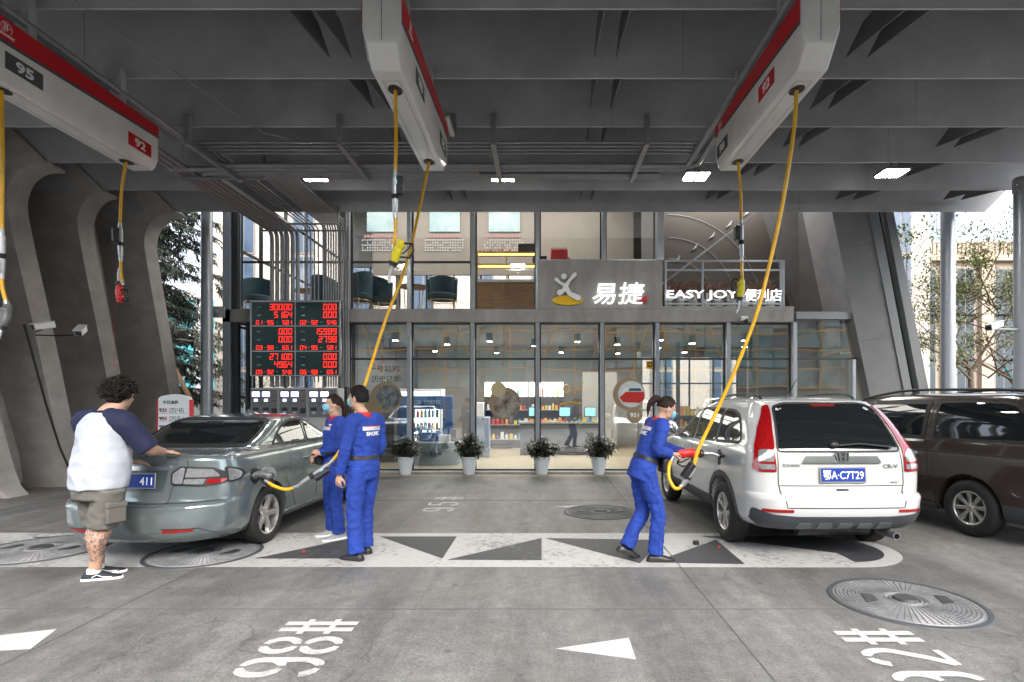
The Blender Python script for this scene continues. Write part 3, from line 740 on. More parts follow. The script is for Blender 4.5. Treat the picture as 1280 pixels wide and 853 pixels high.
for a, c in zip(up, up[1:]): pane(fx(a)+.045, fx(c)-.045, fz(388), 6.6, YF, M_['glass2'], tr=fz(328) if a < 590 else None)
pane(fx(302), fx(433), fz(388), 6.6, YF, M_['glass3'], tr=fz(328))
pane(fx(672)+.045, fx(754)-.045, fz(327.5), 6.6, YF, M_['glass2']); pane(fx(754)+.045, fx(820)-.03, fz(327.5), 6.6, YF, M_['glass2'])
b = MB(); b.box(fx(672)+.045, fx(820), YF-.09, YF-.02, fz(328)+.001, fz(325.5)); part('sill', b, M_['alu'], shop)
# glazed bay under the pier
b = MB(); b.box(fx(990)+.045, fx(1068), YF-.12, YF+.05, fz(400), fz(391)); part('canopy_header', b, mat('header_grey', (.27,.29,.31), .4), shop, bevel=.005)
b = MB(); b.prism([(fx(990)+.05, .05), (fx(1104), .05), (fx(1067), fz(400.5)), (fx(990)+.05, fz(400.5))], 'y', YF-.006, YF+.006); w_ = MB(); w_.box(fx(990)+.045, fx(1078), YF-.03, YF+.03, fz(450), fz(447.5)); w_.beam((fx(1104),YF,.05),(fx(1067),YF,fz(400.5)),.05); f_ = part('window_bay', w_, M_['alud'], shop); part('pane', b, M_['glass'], f_)
mull(1063, 450, 589, .07)
b = MB(); b.box(fx(992), fx(1062), 15.0, 15.1, .05, 3.34); part('curtain', b, mat('curtain', (.25,.26,.27), .9), shop)

# interior lamps
rnd = random.Random(3)
for i, (x, y) in enumerate([(-3.6,13.6),(-2.5,14.6),(-1.3,13.8),(-.2,15.0),(.9,13.9),(2.0,14.6),(2.9,13.5),(3.9,14.3),(5.0,13.6),(5.6,15.2),(-3.2,16.6),(-1.4,17.2),(.6,17.0),(2.4,17.4),(4.4,17.0),(3.3,15.6)]):
    b = MB(); b.box(x-.075, x+.075, y-.075, y+.075, 3.08, 3.28); l_ = part('downlight', b, m_dk, shop)
    b = MB(); b.box(x-.06, x+.06, y-.06, y+.06, 3.072, 3.08); part('lens', b, M_['lampi'], l_)
def area(name, loc, sx, sy, e, col=(1,.94,.85), rot=(0,0,0)):
    d = bpy.data.lights.new(name, 'AREA'); d.shape = 'RECTANGLE'; d.size = sx; d.size_y = sy; d.energy = e; d.color = col
    o = bpy.data.objects.new(name, d); COL.objects.link(o); o.location = loc; o.rotation_euler = rot; return o
area('shop_ceiling_light', (0, 15.2, 3.05), 7, 4, 120); area('upstairs_fill_light', (-2, 14.2, 7.6), 8, 2.6, 120)  # the upstairs one is an added fill, without any fixture
area('terrace_fill_light', (4.6, 13.6, 7.3), 3, 1, 45)  # added fill over the terrace, no lamp hangs there

# ---------------------------------------------------------------- signs
rot_f = lambda px, py, y: frame(PX(px, py, y), (1,0,0), (0,0,1))
def sign_text(name, s, px, py, wpx, hpx, y, m, label, ext=.03, bold=.03, shear=0, cat='sign lettering', parent=None):
    t = fit(text(s, 1, .5, bold, shear=shear), wpx*y/690, hpx*y/690); t.v = [(v[0], v[1], v[2]*2*ext) for v in t.v]
    Mx = rot_f(px, py, y); t.v = [tuple(Mx @ Vector(v)) for v in t.v]
    if parent: return part(name, t, m, parent)
    return solo(name, t, m, label, cat)
ys = YF-.20
m_lit = mat('lit_white_letter', (.95,.95,.95), .4, emit=.28)
sg = thing('shop_sign', 'white lettering 易捷 with a red corner on the concrete wall', 'sign', (fx(773), ys, fz(366)))
sign_text('lettering', '易捷', 773, 367, 65, 27, ys, m_lit, '', ext=.02, bold=.004, shear=.12, parent=sg)
b = MB(); b.prism([(fx(794), fz(380)), (fx(806), fz(380)), (fx(806), fz(371))], 'y', ys-.05, ys+.02); part('red_corner', b, mat('sign_red', (.6,.02,.03), .4), sg)
lg = thing('shop_logo', 'white leaping figure logo over a yellow oval on the concrete wall', 'logo', (fx(711), ys, fz(366)))
b = MB(); b.prism([(fx(709+19*math.cos(R(a))), fz(377.5+6*math.sin(R(a)))) for a in range(0, 360, 10)], 'y', ys-.0, ys+.03); part('yellow_oval', b, mat('sign_yellow', (.8,.5,.01), .4), lg)
b = MB()
def flatblob(pts, y0=ys-.05, y1=ys+.0, n=14):
    """capsule chain of tapering discs in the sign plane"""
    for (x0,y0_,r0),(x1,y1_,r1) in zip(pts, pts[1:]):
        a = math.atan2(y1_-y0_, x1-x0); P = []
        for k in range(n+1): t = a+math.pi/2+math.pi*k/n; P.append((x0+r0*math.cos(t), y0_+r0*math.sin(t)))
        for k in range(n+1): t = a-math.pi/2+math.pi*k/n; P.append((x1+r1*math.cos(t), y1_+r1*math.sin(t)))
        flatblob.k += .0012
        b.prism([(fx(p[0]), fz(p[1])) for p in P], 'y', y0-flatblob.k, y1)
flatblob.k = 0
for ch in ([(704.3,348.6,3.5),(704.3,348.7,3.5)], [(695,352.5,2.4),(700,357,1.5),(706,360,2.4)], [(717.5,346.5,2.6),(712,352.5,1.6),(707.5,359.5,2.5)], [(706.5,360,2.6),(704,366,2.2),(699.5,368.5,3.6)], [(706.5,361,2.9),(711,370,2.6),(721.5,375,3.6)]): flatblob(ch)
part('figure', b, M_['txtw'], lg, bevel=.004)
sign_text('terrace_sign', 'EASY JOY', 878, 369.5, 89, 13, YF-.14, m_lit, 'glowing white EASY JOY lettering on the terrace railing', ext=.02, bold=.012, cat='sign lettering')
sign_text('terrace_sign', '便利店', 954, 369, 46, 15, YF-.14, m_lit, 'glowing white 便利店 lettering at the railing right end', ext=.02, bold=0, cat='sign lettering')
rl = thing('terrace_railing', 'grey metal railing behind the glowing terrace letters', 'railing', (fx(905), YF, fz(385)))
for py in (326.5, 338, 380):
    b = MB(); b.box(fx(832), fx(979), YF-.02, YF+.02, fz(py)-.02, fz(py)+.02); part('rail', b, M_['alu'], rl)
for px in (832, 878, 928, 976, 979):
    b = MB(); b.box(fx(px)-.022, fx(px)+.022, YF-.03, YF+.03, fz(384), fz(326)); part('post', b, M_['alu'], rl)
b = MB(); b.box(fx(834), fx(977), YF-.003, YF+.003, fz(379), fz(339)); part('glass_panel', b, M_['glass2'], rl)
# dome camera
c_ = PX(931, 399, YF-.22); t = thing('dome_camera', 'white dome camera under the terrace letters', 'security camera', tuple(c_))
b = MB(); b.box(c_.x-.09, c_.x+.06, c_.y-.05, c_.y+.06, c_.z-.04, c_.z+.06); part('housing', b, M_['white'], t, bevel=.02); b = MB(); b.ell((c_.x+.02, c_.y-.02, c_.z-.04), .05,.05,.05); part('dome', b, M_['black'], t, smooth=60)

# leafy plants
def leaf_mesh(b, p, d, up, L, w, droop=.3):
    d = Vector(d).normalized(); s = d.cross(Vector(up))
    if s.length < .05: s = Vector((1,0,0))
    s.normalize(); u = s.cross(d); p = Vector(p)
    v = [p, p+d*L*.45+s*w/2+u*L*.04, p+d*L-Vector((0,0,L*droop)), p+d*L*.45-s*w/2+u*L*.04, p+d*L*.5-u*L*.05]
    b.add(v, [(0,4,1),(1,4,2),(2,4,3),(3,4,0)])
m_leafd = mat('dark_leaf', (.028,.040,.026), .35, var=.5, scale=9, col2=(.075,.080,.055))
def potted(px, label, seed, bush=(.40,.42,.30)):
    y = 11.98; x = (px-677)/690*y; r_ = random.Random(seed)
    t = thing('potted_plant', label, 'potted plant', (x, y, 0), 'potted plants along the shop window')
    b = MB(); pr = [(0,.0),(.105,.0),(.11,.01)]
    for k in range(14): z = .02+.34*k/14; rr = .112+.062*k/14; pr += [(rr,z),(rr+.005,z+.012)]
    pr += [(.183,.37),(.188,.385),(.18,.392),(.165,.385),(.160,.34),(0,.34)]
    b.lathe(pr, Matrix.Translation((x,y,0)), 36); part('pot', b, mat('ribbed_white_pot', (.62,.68,.73), .4), t, smooth=50)
    b = MB(); b.lathe([(0,.35),(.15,.345),(.165,.34)], Matrix.Translation((x,y,0)), 20); part('soil', b, mat('soil', (.04,.03,.02), .95), t)
    st = MB(); lf = MB()
    for i in range(38):
        a = r_.uniform(0, 6.28); sp = r_.uniform(.05, 1); h = r_.uniform(.22, bush[1])*(1-.35*sp)
        top = Vector((x+math.cos(a)*bush[0]*sp, y+math.sin(a)*bush[0]*sp*.8, .36+h))
        base = Vector((x+math.cos(a)*.05, y+math.sin(a)*.05, .34)); mid = (base+top)/2+Vector((0,0,.06))
        st.tube([base, mid, top], [.006,.005,.003], 5)
        for k in range(26):
            q = base.lerp(top, r_.uniform(.3, 1.05))+Vector((r_.uniform(-.05,.05), r_.uniform(-.05,.05), r_.uniform(-.04,.05))); dd = Vector((r_.uniform(-1,1), r_.uniform(-1,1), r_.uniform(-.5,.8)))
            leaf_mesh(lf, q, dd, (0,0,1), r_.uniform(.08,.14), r_.uniform(.045,.07), r_.uniform(.1,.7))
    part('stem', st, mat('plant_stem', (.06,.06,.03), .7), t); part('foliage', lf, m_leafd, t, smooth=60)
potted(507, 'bushy plant in a ribbed white pot, leftmost, beside the uniformed man', 1)
potted(586.5, 'tall bushy plant in a ribbed white pot under the second mullion', 2, (.38,.56))
potted(677.5, 'round bushy plant in a ribbed white pot straight below the logo', 3, (.40,.38))
potted(748.5, 'bushy plant in a ribbed white pot left of the round ambulance sticker', 4, (.42,.50))

# terrace plants
m_cord = mat('cordyline_leaf', (.38,.07,.09), .4, col2=(.12,.18,.06), scale=9)
for i in range(9):
    x = fx(838+16.5*i); y = 12.62; r_ = random.Random(40+i)
    t = thing('terrace_plant', '%s spiky red green plant in a white pot behind the railing, counted from the left' % ['first','second','third','fourth','fifth','sixth','seventh','eighth','ninth'][i], 'potted plant', (x,y,3.6), 'spiky plants on the terrace')
    b = MB(); b.lathe([(0,3.61),(.075,3.61),(.11,3.90),(.10,3.90),(0,3.86)], Matrix.Translation((x,y,0)), 16); part('pot', b, mat('terrace_pot', (.65,.65,.63), .4), t, smooth=50)
    b = MB()
    for k in range(46):
        a = r_.uniform(0,6.28); el = r_.uniform(.15,1.4); d = (math.cos(a)*math.cos(el), math.sin(a)*math.cos(el), math.sin(el)); leaf_mesh(b, (x,y,3.86+r_.uniform(0,.32)), d, (0,0,1), r_.uniform(.25,.46), .05, .25)
    part('foliage', b, m_cord, t)

# ---------------------------------------------------------------- stickers on the glass
yg = YF-.012
def disc(px, py, r, d=.004, y=None):
    b = MB(); y = y or yg; b.prism([(fx(px)+r/SC*math.cos(R(a)), fz(py)+r/SC*math.sin(R(a))) for a in range(0,360,8)], 'y', y-d, y); return b
m_tan = mat('tan_sticker', (.33,.25,.15), .6); m_cream = mat('cream_sticker', (.55,.46,.27), .6)
st = thing('round_sticker', 'round tan sticker with a dark old photo beside the uniformed man', 'sticker', (fx(483), yg, fz(497)), 'round stickers on the shop window')
part('backing', disc(483,497,19.5), m_tan, st); part('photo', disc(485,497,15,.007), mat('old_photo', (.30,.34,.36), .5, col2=(.03,.04,.05), scale=7, detail=8), st); part('small_disc', disc(467,511,11,.009), m_tan, st)
st = thing('round_sticker', 'round tan sticker with a brown station photo and small cream disc', 'sticker', (fx(632), yg, fz(505)), 'round stickers on the shop window')
part('backing', disc(631,504,20), m_tan, st); part('photo', disc(634,507,16.5,.007), mat('brown_photo', (.45,.43,.38), .5, col2=(.10,.07,.05), scale=6, detail=9), st); part('small_disc', disc(623,487,9.5,.009), m_cream, st)
st = thing('round_sticker', 'round tan sticker with a red and white van picture, marked 951', 'sticker', (fx(787), yg, fz(494)), 'round stickers on the shop window')
part('backing', disc(786,493,20), m_tan, st); part('photo', disc(789,493,16.5,.007), mat('sky_photo', (.55,.62,.66), .5, col2=(.75,.76,.74), scale=4), st)
b = MB(); b.prism([(fx(x),fz(y)) for x,y in ((776,492),(780,485),(795,484),(804,487),(805,497),(777,497))], 'y', yg-.010, yg-.007); part('picture_body', b, mat('van_white', (.8,.8,.78), .4), st)
b = MB(); b.prism([(fx(x),fz(y)) for x,y in ((774,497.5),(782,490),(805,490),(805,499),(800,504),(779,503))], 'y', yg-.013, yg-.010); part('picture_stripe', b, mat('van_red', (.60,.03,.02), .4), st)
b = MB(); b.prism([(fx(x),fz(y)) for x,y in ((785,489),(787,485.5),(800,485.5),(802,489))], 'y', yg-.015, yg-.0135); part('picture_window', b, mat('van_blue', (.03,.10,.2), .3), st)
part('small_disc', disc(793,519,10,.010), m_tan, st); sign_text('number', '951', 793, 519, 11, 5.5, yg-.0115, M_['txtw'], '', ext=.001, parent=st)
sign_text('window_lettering', '一号站的', 480, 461, 38, 8, yg-.004, M_['black'], 'black handwritten lettering on the shop window, upper line', ext=.0015, bold=.0)
sign_text('window_lettering', '历史记录', 482, 474, 34, 8, yg-.004, M_['black'], 'black handwritten lettering on the shop window, lower line', ext=.0015, bold=.0)
b = MB(); b.tube([PX(708+5*math.cos(R(a))*(1-a/900), 486+5*math.sin(R(a)), yg-.004) for a in range(30, 420, 15)], .012, 5); b.tube([PX(718,492,yg-.004), PX(722,484,yg-.004), PX(724,489,yg-.004), PX(729,477,yg-.004)], .010, 5); b.tube([PX(700,506,yg-.004), PX(712,503,yg-.004), PX(726,505,yg-.004)], .02, 6)
solo('window_doodle', b, mat('sign_yellow', (.8,.5,.01), .4), 'yellow scribble and bar stuck on the shop window', 'sticker', smooth=60)
t = thing('warning_sign', 'small yellow warning sign hanging left of the shop doorway', 'sign', tuple(PX(812,456,YF-.02)))
b = MB(); b.box(fx(807.5), fx(817), yg-.008, yg, fz(461), fz(451.5)); part('plate', b, mat('sign_yellow2', (.75,.42,.02), .4), t)
b = MB(); b.tube([(fx(812.2)+.045*math.cos(R(a)), yg-.01, fz(456)+.045*math.sin(R(a))) for a in range(0, 361, 20)], .010, 6); part('ring', b, M_['black'], t)

# ---------------------------------------------------------------- upstairs room
def armchair(x, y, rz, label):
    t = thing('armchair', label, 'armchair', (x, y, 3.6), 'dark teal armchairs upstairs', rot=rz)
    b = MB(); n = 18; out = []; 
    for (z, f) in ((.36,.94),(.86,1.0)):
        out.append([(math.cos(R(a))*.36*f, math.sin(R(a))*.34*f, z+(.14*math.sin(R(a)) if z > .5 else 0)) for a in range(-20, 201, 12)])
    inn = [[(p[0]*.84, p[1]*.84, p[2]) for p in r_] for r_ in out]; m = len(out[0])
    v = out[0]+out[1]+inn[0]+inn[1]; f = []
    for i in range(m-1): f += [(i,i+1,m+i+1,m+i), (2*m+i,3*m+i,3*m+i+1,2*m+i+1), (m+i,m+i+1,3*m+i+1,3*m+i), (i,2*m+i,2*m+i+1,i+1)]
    f += [(0,m,3*m,2*m), (m-1,3*m-1,4*m-1,2*m-1)]
    b.add(v, f); part('backrest', b, M_['teal'], t, smooth=50)
    b = MB(); b.prism([(.33*math.cos(R(a)), .02+.32*math.sin(R(a))) for a in range(0,360,15)], 'z', .36, .50); part('seat', b, M_['teal'], t, bevel=.03)
    for sx in (-1, 1):
        for sy in (-1, 1): b = MB(); b.tube([(sx*.24, sy*.22, .36), (sx*.29, sy*.27, 0)], .011, 8); part('leg', b, M_['gold'], t, smooth=60)
    b = MB(); b.tube([(.34*math.cos(R(a)), .32*math.sin(R(a)), .33) for a in range(0, 361, 15)], .009, 6)
    for a in range(20, 180, 20): b.tube([(.34*math.cos(R(a)), .32*math.sin(R(a)), .33), (.30*math.cos(R(a)), .29*math.sin(R(a)), .12)], .006, 5)
    part('frame', b, M_['gold'], t, smooth=60)
def ux(px, Y): return (px-677)/690*Y
for px, Y, rz, lb in ((322,13.2,.5,'teal armchair upstairs above the left part of the price board'), (408,13.4,2.6,'teal armchair upstairs behind the thin vertical pipes'), (447,12.95,-1.9,'teal armchair upstairs just right of the thin pipes'),
                      (480,13.5,2.2,'teal armchair upstairs behind the hanging yellow nozzle'), (553,12.95,0.1,'teal armchair upstairs left of the wooden bar')):
    armchair(ux(px,Y), Y, R(0)+rz, lb)
def rtable(px, Y, lb):
    x = ux(px,Y); t = thing('side_table', lb, 'table', (x,Y,3.6), 'round brass tables upstairs')
    b = MB(); b.cyl((x,Y,4.28),(x,Y,4.31),.34,28); part('tabletop', b, M_['wood'], t, smooth=40)
    for k in range(4): a = R(45+90*k); b = MB(); b.tube([(x+.26*math.cos(a),Y+.26*math.sin(a),4.28),(x+.22*math.cos(a),Y+.22*math.sin(a),3.6)],.011,6); part('leg', b, M_['gold'], t)
rtable(517, 13.1, 'round brass table upstairs left of the rightmost armchair'); rtable(385, 13.6, 'round brass table upstairs between the two pipe bundles')
# wooden bar with lit shelves
t = thing('bar_counter', 'wooden bar with amber lit shelves upstairs', 'bar counter', (ux(633,13.2), 13.2, 3.6))
X0, X1 = ux(596,13.2), ux(669,13.2)
b = MB(); b.box(X0, X1, 13.2, 13.7, 3.6, 4.43); part('front_panel', b, M_['wood'], t)
b = MB(); b.box(X0-.03, X1+.03, 13.15, 13.75, 4.431, 4.49); part('worktop', b, M_['txtw'], t)
for z in (5.17, 4.88):
    b = MB(); b.box(X0, X1, 13.35, 13.7, z, z+.03); s_ = part('shelf', b, mat('amber_shelf', (.40,.20,.03), .4), t)
    b = MB(); b.box(X0+.02, X1-.02, 13.345, 13.36, z-.05, z-.012); part('light_strip', b, mat('amber_light', (1,.55,.08), emit=2.2), s_)
for x in (X0, (X0+X1)/2, X1): b = MB(); b.box(x-.012, x+.012, 13.35, 13.37, 4.49, 5.2); part('upright', b, M_['gold'], t)
r_ = random.Random(9)
for i in range(9):
    x = X0+.05+i*.09; b = MB(); h = r_.uniform(.07,.12); b.lathe([(0,5.2),(.03,5.2),(.032,5.2+h*.7),(.02,5.2+h),(0,5.2+h)], Matrix.Translation((x,13.5,0)), 12)
    solo('jar', b, mat('jar_amber', (.30,.12,.04), .3), 'small amber jar standing on the top shelf of the wooden bar', 'jar', 'jars on the wooden bar shelf', smooth=50)
b = MB(); b.box(X1-.42, X1-.02, 13.4, 13.6, 5.2, 5.42); solo('storage_box', b, M_['black'], 'black box at the right end of the bar top shelf', 'box', bevel=.01)
# coffee machine
t = thing('coffee_machine', 'red coffee machine upstairs behind the glass above the logo', 'coffee machine', tuple(PX(699,327,12.75)))
p = PX(699,327,12.75)
b = MB(); b.box(p.x-.2, p.x+.2, 12.75, 13.1, p.z, p.z+.30); part('body', b, mat('sign_red', (.6,.02,.03), .4), t, bevel=.03)
b = MB(); b.box(p.x-.18, p.x+.18, 12.78, 13.08, p.z+.301, p.z+.33); part('tray', b, M_['chrome'], t); b = MB(); b.cyl((p.x+.22,12.85,p.z+.12),(p.x+.25,12.85,p.z+.02),.02,10); part('spout', b, M_['chrome'], t)
b = MB(); b.box(fx(672), fx(822), 12.6, 13.3, 4.6, p.z-.002); solo('worktop', b, M_['concl'], 'grey worktop upstairs carrying the red coffee machine', 'worktop')
b = MB(); b.box(p.x-.62,p.x-.28,12.8,13.0,p.z,p.z+.16); solo('grinder', b, M_['black'], 'black grinder beside the red coffee machine', 'grinder', bevel=.03)
# posters
for i, (a, c) in enumerate(((459,496),(537,575),(611,650))):
    y = 15.98; x0, x1 = ux(a,y), ux(c,y); z0, z1 = 1.62+(500-290)*y/690, 1.62+(500-262)*y/690
    t = thing('wall_poster', ['pale blue poster on the upper wall, leftmost of three','pale blue poster on the upper wall, middle of three','pale blue poster on the upper wall above the wooden bar'][i], 'poster', ((x0+x1)/2, y, z0), 'pale posters upstairs')
    b = MB(); b.box(x0, x1, y-.02, y, z0, z1); part('print', b, mat('poster_blue', (.20,.32,.36), .5, col2=(.36,.45,.47), scale=1.8), t)
    b = MB(); r_ = random.Random(i)
    for k in range(11): xx = (x0+x1)/2-.48+.09*k; b.box(xx-.03, xx+.03, y-.008, y, z0-.17, z0-.09)
    part('caption', b, mat('caption_red', (.35,.17,.17), .6), t)
    b = MB()
    for rr in range(5):
        for k in range(16): xx = (x0+x1)/2-.56+.072*k; (r_.random() < .85) and b.box(xx-.02, xx+.02, y-.006, y, z0-.26-.075*rr, z0-.215-.075*rr)
    part('small_print', b, mat('caption_white', (.42,.42,.42), .6), t)

# ---------------------------------------------------------------- shop interior
def shelf_unit(px0, px1, py0, py1, Y, label, seed, headers=True, rows=3, pal=None):
    x0, x1 = ux(px0,Y), ux(px1,Y); z0, z1 = .05, 1.62+(500-py0)*Y/690; zh = 1.62+(500-py1)*Y/690; r_ = random.Random(seed)
    t = thing('display_shelf', label, 'display shelf', ((x0+x1)/2, Y, .05), 'display shelves inside the shop')
    b = MB(); b.box(x0, x1, Y+.4, Y+.45, z0, z1); b.box(x0-.03, x0, Y, Y+.45, z0, z1); b.box(x1, x1+.03, Y, Y+.45, z0, z1); part('cabinet', b, mat('shelf_dark', (.06,.055,.05), .5), t)
    if headers:
        b = MB(); b.box(x0, x1, Y+.02, Y+.06, zh, z1); part('light_box', b, mat('light_box', (1,.97,.9), emit=1.3), t)
        for k in range(int((x1-x0)/.16)):
            if r_.random() < .6:
                xx = x0+.1+.16*k; b = MB(); b.lathe([(0,zh),(.035,zh),(.035,zh+.2),(.014,zh+.26),(.014,zh+.34),(0,zh+.34)], Matrix.Translation((xx,Y-.02,0)), 10); part('bottle_display', b, mat('goods_%d' % r_.randint(0,5), r_.choice(pal or [(.5,.05,.04),(.05,.3,.35),(.6,.45,.05),(.1,.1,.12),(.6,.6,.6)]), .4), t, smooth=50)
    for q in range(rows):
        z = z0+(zh-z0-.25)*(q+.6)/rows; b = MB(); b.box(x0, x1, Y+.03, Y+.4, z, z+.02); s_ = part('shelf', b, M_['alu'], t)
    return t, x0, x1, z0, zh
def goods(t_lab, x0, x1, Y, z, n, seed, hh=(.12,.24)):
    r_ = random.Random(seed)
    for k in range(n):
        x = x0+(x1-x0)*(k+.5)/n; w = (x1-x0)/n*.36; h = r_.uniform(*hh); b = MB()
        if r_.random() < .5: b.lathe([(0,z),(w,z),(w,z+h*.7),(w*.4,z+h*.85),(w*.4,z+h),(0,z+h)], Matrix.Translation((x,Y,0)), 10); nm = 'bottle'
        else: b.box(x-w, x+w, Y-w, Y+w, z, z+h); nm = 'carton'
        solo(nm, b, mat('goods_%d' % r_.randint(0,8), r_.choice([(.5,.05,.04),(.05,.3,.35),(.6,.45,.05),(.1,.1,.12),(.6,.6,.6),(.05,.12,.45),(.2,.4,.1),(.7,.3,.05),(.4,.05,.2)]), .4), '%s %s' % ('bottle' if nm == 'bottle' else 'small carton', t_lab), nm, 'goods %s' % t_lab)
s1 = shelf_unit(606, 660, 478, 496, 17.6, 'dark shelf with lit header behind the brown photo sticker', 5); s2 = shelf_unit(662, 704, 478, 496, 17.6, 'dark shelf with lit header right of the third mullion', 6)
for s_, nm in ((s1, 'on the lit shelf behind the brown photo sticker'), (s2, 'on the lit shelf right of the third mullion')):
    for q in range(3): goods(('top row ','middle row ','bottom row ')[2-q]+nm, s_[1]+.05, s_[2]-.05, 17.75, s_[3]+(s_[4]-s_[3]-.25)*(q+.6)/3+.02, 9, 10+q)
s3 = shelf_unit(828, 908, 519, 520, 16.6, 'low colourful goods shelf inside the doorway', 8, False, 3)
for q in range(3): goods(('bottom','middle','upper')[q]+' row of the low shelf inside the doorway', s3[1]+.05, s3[2]-.05, 16.75, s3[3]+(s3[4]-s3[3]-.25)*(q+.6)/3+.02, 12, 20+q)
goods('standing on top of the low doorway shelf', s3[1]+.05, s3[2]-.05, 16.8, s3[4]+.0, 11, 33, (.15,.3))
# drinks cooler and its blue arch display
t = thing('drinks_cooler', 'bright white drinks cooler left of the doorway stickers', 'cooler', (ux(520,15.2),15.2,.05))
x0, x1 = ux(480,15.2), ux(551,15.2)
b = MB(); b.box(x0,x1,15.55,15.6,.05,1.85); b.box(x0-.05,x0,15.0,15.6,.05,1.85); b.box(x1,x1+.05,15.0,15.6,.05,1.85); b.box(x0-.05,x1+.05,15.0,15.6,1.85,1.92); part('cabinet', b, mat('cooler_white', (.75,.78,.8), .4), t)
b = MB(); b.box(x0,x1,15.5,15.54,.4,1.84); part('light_panel', b, mat('cooler_light', (.8,.93,1), emit=.8), t)
for q in range(4): b = MB(); b.box(x0,x1,15.05,15.5,.45+.34*q,.47+.34*q); part('shelf', b, M_['chrome'], t)
for q in range(4): goods(('bottom','second','third','top')[q]+' row in the bright drinks cooler', x0+.04, x1-.04, 15.15, .47+.34*q, 14, 50+q, (.18,.26))
t = thing('promotion_stand', 'blue arched promotion stand with a white oval window', 'display stand', (ux(535,14.0),14.0,.05))
x0, x1 = ux(498,14.0), ux(566,14.0); xc = (x0+x1)/2; hw = (x1-x0)/2
m_pb = mat('promo_blue', (.02,.12,.36), .4)
outer = rpoly([(x0,.05),(x1,.05),(x1,1.55),(x1-.1,1.72),(x0+.1,1.72),(x0,1.55)], .08)
b = MB(); b.box(x0,x1,14,14.05,1.38,1.72); b.box(x0,x0+.22,14,14.05,.55,1.38); b.box(x1-.26,x1,14,14.05,.55,1.38); b.box(x0,x1,13.95,14.4,.05,.55); part('frame', b, m_pb, t, bevel=.02)
part('lettering', lettering('冰冻 饮料区', .8, .12, (xc,13.99,1.56), (1,0,0), (0,0,1)), mat('promo_text', (.35,.55,.7), .5), t)
b = MB(); r_ = random.Random(5)
for k in range(46):
    x = xc+r_.uniform(-hw*.75,hw*.75); z = .56+.11*r_.randint(0,3)*(1-abs(x-xc)/hw*.6); b.cyl((x,14.15+r_.uniform(-.08,.08),z),(x,14.15,z+.1),.035,8)
part('bottle_stack', b, mat('pet_bottle', (.12,.30,.55), .2, col2=(.6,.7,.75), scale=14), t)
t = thing('curved_counter', 'curved blue grey reception counter behind the window', 'counter', (ux(545,13.4),13.4,.05))
x = ux(545,13.4); b = MB(); prf = [(x+.56*math.cos(R(a)), 13.5+.35*math.sin(R(a))) for a in range(180,361,10)]
b.prism(prf+[(x+.56,13.8),(x-.56,13.8)], 'z', .05, .57); part('body', b, mat('counter_grey', (.22,.31,.36), .45), t, smooth=40)
b = MB(); b.prism([(x+(q[0]-x)*1.04, 13.5+(q[1]-13.5)*1.04) for q in prf]+[(x+.58,13.82),(x-.58,13.82)], 'z', .571, .60); part('top', b, mat('counter_top', (.35,.42,.46), .3), t)
part('lettering', lettering('大 艺 咖啡', .42, .085, (x-.02,13.13,.33), (1,0,0), (0,0,1)), M_['black'], t)
b = MB(); b.box(x-.42,x-.0,13.45,13.7,.601,.82); solo('blue_box', b, m_pb, 'blue carton standing on the curved counter', 'box', bevel=.01)
b = MB(); b.box(x+.04,x+.30,13.45,13.7,.601,.76); solo('white_box', b, M_['white'], 'white carton on the curved counter beside the blue one', 'box', bevel=.01)
b = MB(); b.box(x+.34,x+.46,13.5,13.6,.601,.9); solo('card_reader', b, M_['black'], 'black card reader on the curved counter', 'card reader', bevel=.01)
# tall glass fridge at the left
t = thing('glass_fridge', 'tall dark glass fridge directly behind the old photo sticker', 'fridge', (ux(466,13.6),13.6,.05)); x0, x1 = ux(446,13.6), ux(493,13.6)
b = MB(); b.box(x0,x1,13.8,14.2,.05,1.75); part('cabinet', b, mat('shelf_dark', (.06,.055,.05), .5), t)
b = MB(); b.box(x0,x1,13.76,13.8,.05,.42); part('grille', b, M_['steel'], t)
for q in range(8): b = MB(); b.box(x0+.04,x1-.04,13.75,13.76,.10+.035*q,.115+.035*q); part('grille_slot', b, M_['black'], t)
for xx in (x0, x1-.05): b = MB(); b.box(xx,xx+.05,13.75,13.8,.42,1.75); part('door_frame', b, M_['steel'], t)
# cashier desks and racks
t = thing('cashier_desk', 'dark cashier desk with screens behind the third window', 'desk', (ux(700,15.6),15.6,.05)); x0,x1 = ux(650,15.6), ux(756,15.6)
b = MB(); b.box(x0,x1,15.6,16.1,.05,.95); part('body', b, mat('desk_dark', (.05,.055,.06), .5), t); b = MB(); b.box(x0-.03,x1+.03,15.55,16.15,.951,1.0); part('top', b, M_['concl'], t)
for i, px in enumerate((668, 706, 738)):
    x = ux(px,15.7); t = thing('till_screen', ['till screen on the desk left of the third mullion','till screen in the middle of the cashier desk','till screen at the right end of the cashier desk'][i], 'till', (x,15.7,1.0), 'till screens on the cashier desk')
    b = MB(); b.box(x-.17,x+.17,15.7,15.73,1.14,1.42); part('housing', b, M_['black'], t, bevel=.008); b = MB(); b.box(x-.15,x+.15,15.694,15.699,1.16,1.40); part('screen', b, mat('till_glow', (.2,.45,.5), emit=.35), t); b = MB(); b.cyl((x,15.73,1.0),(x,15.73,1.2),.03,10); part('foot', b, M_['black'], t)
goods('on the cashier desk top', x0+.1, x1-.1, 15.65, 1.0, 16, 61, (.05,.13))
t = thing('service_terminal', 'pale self service terminal right of the blue stand', 'terminal', (ux(598,15),15,.05)); x = ux(600,15)
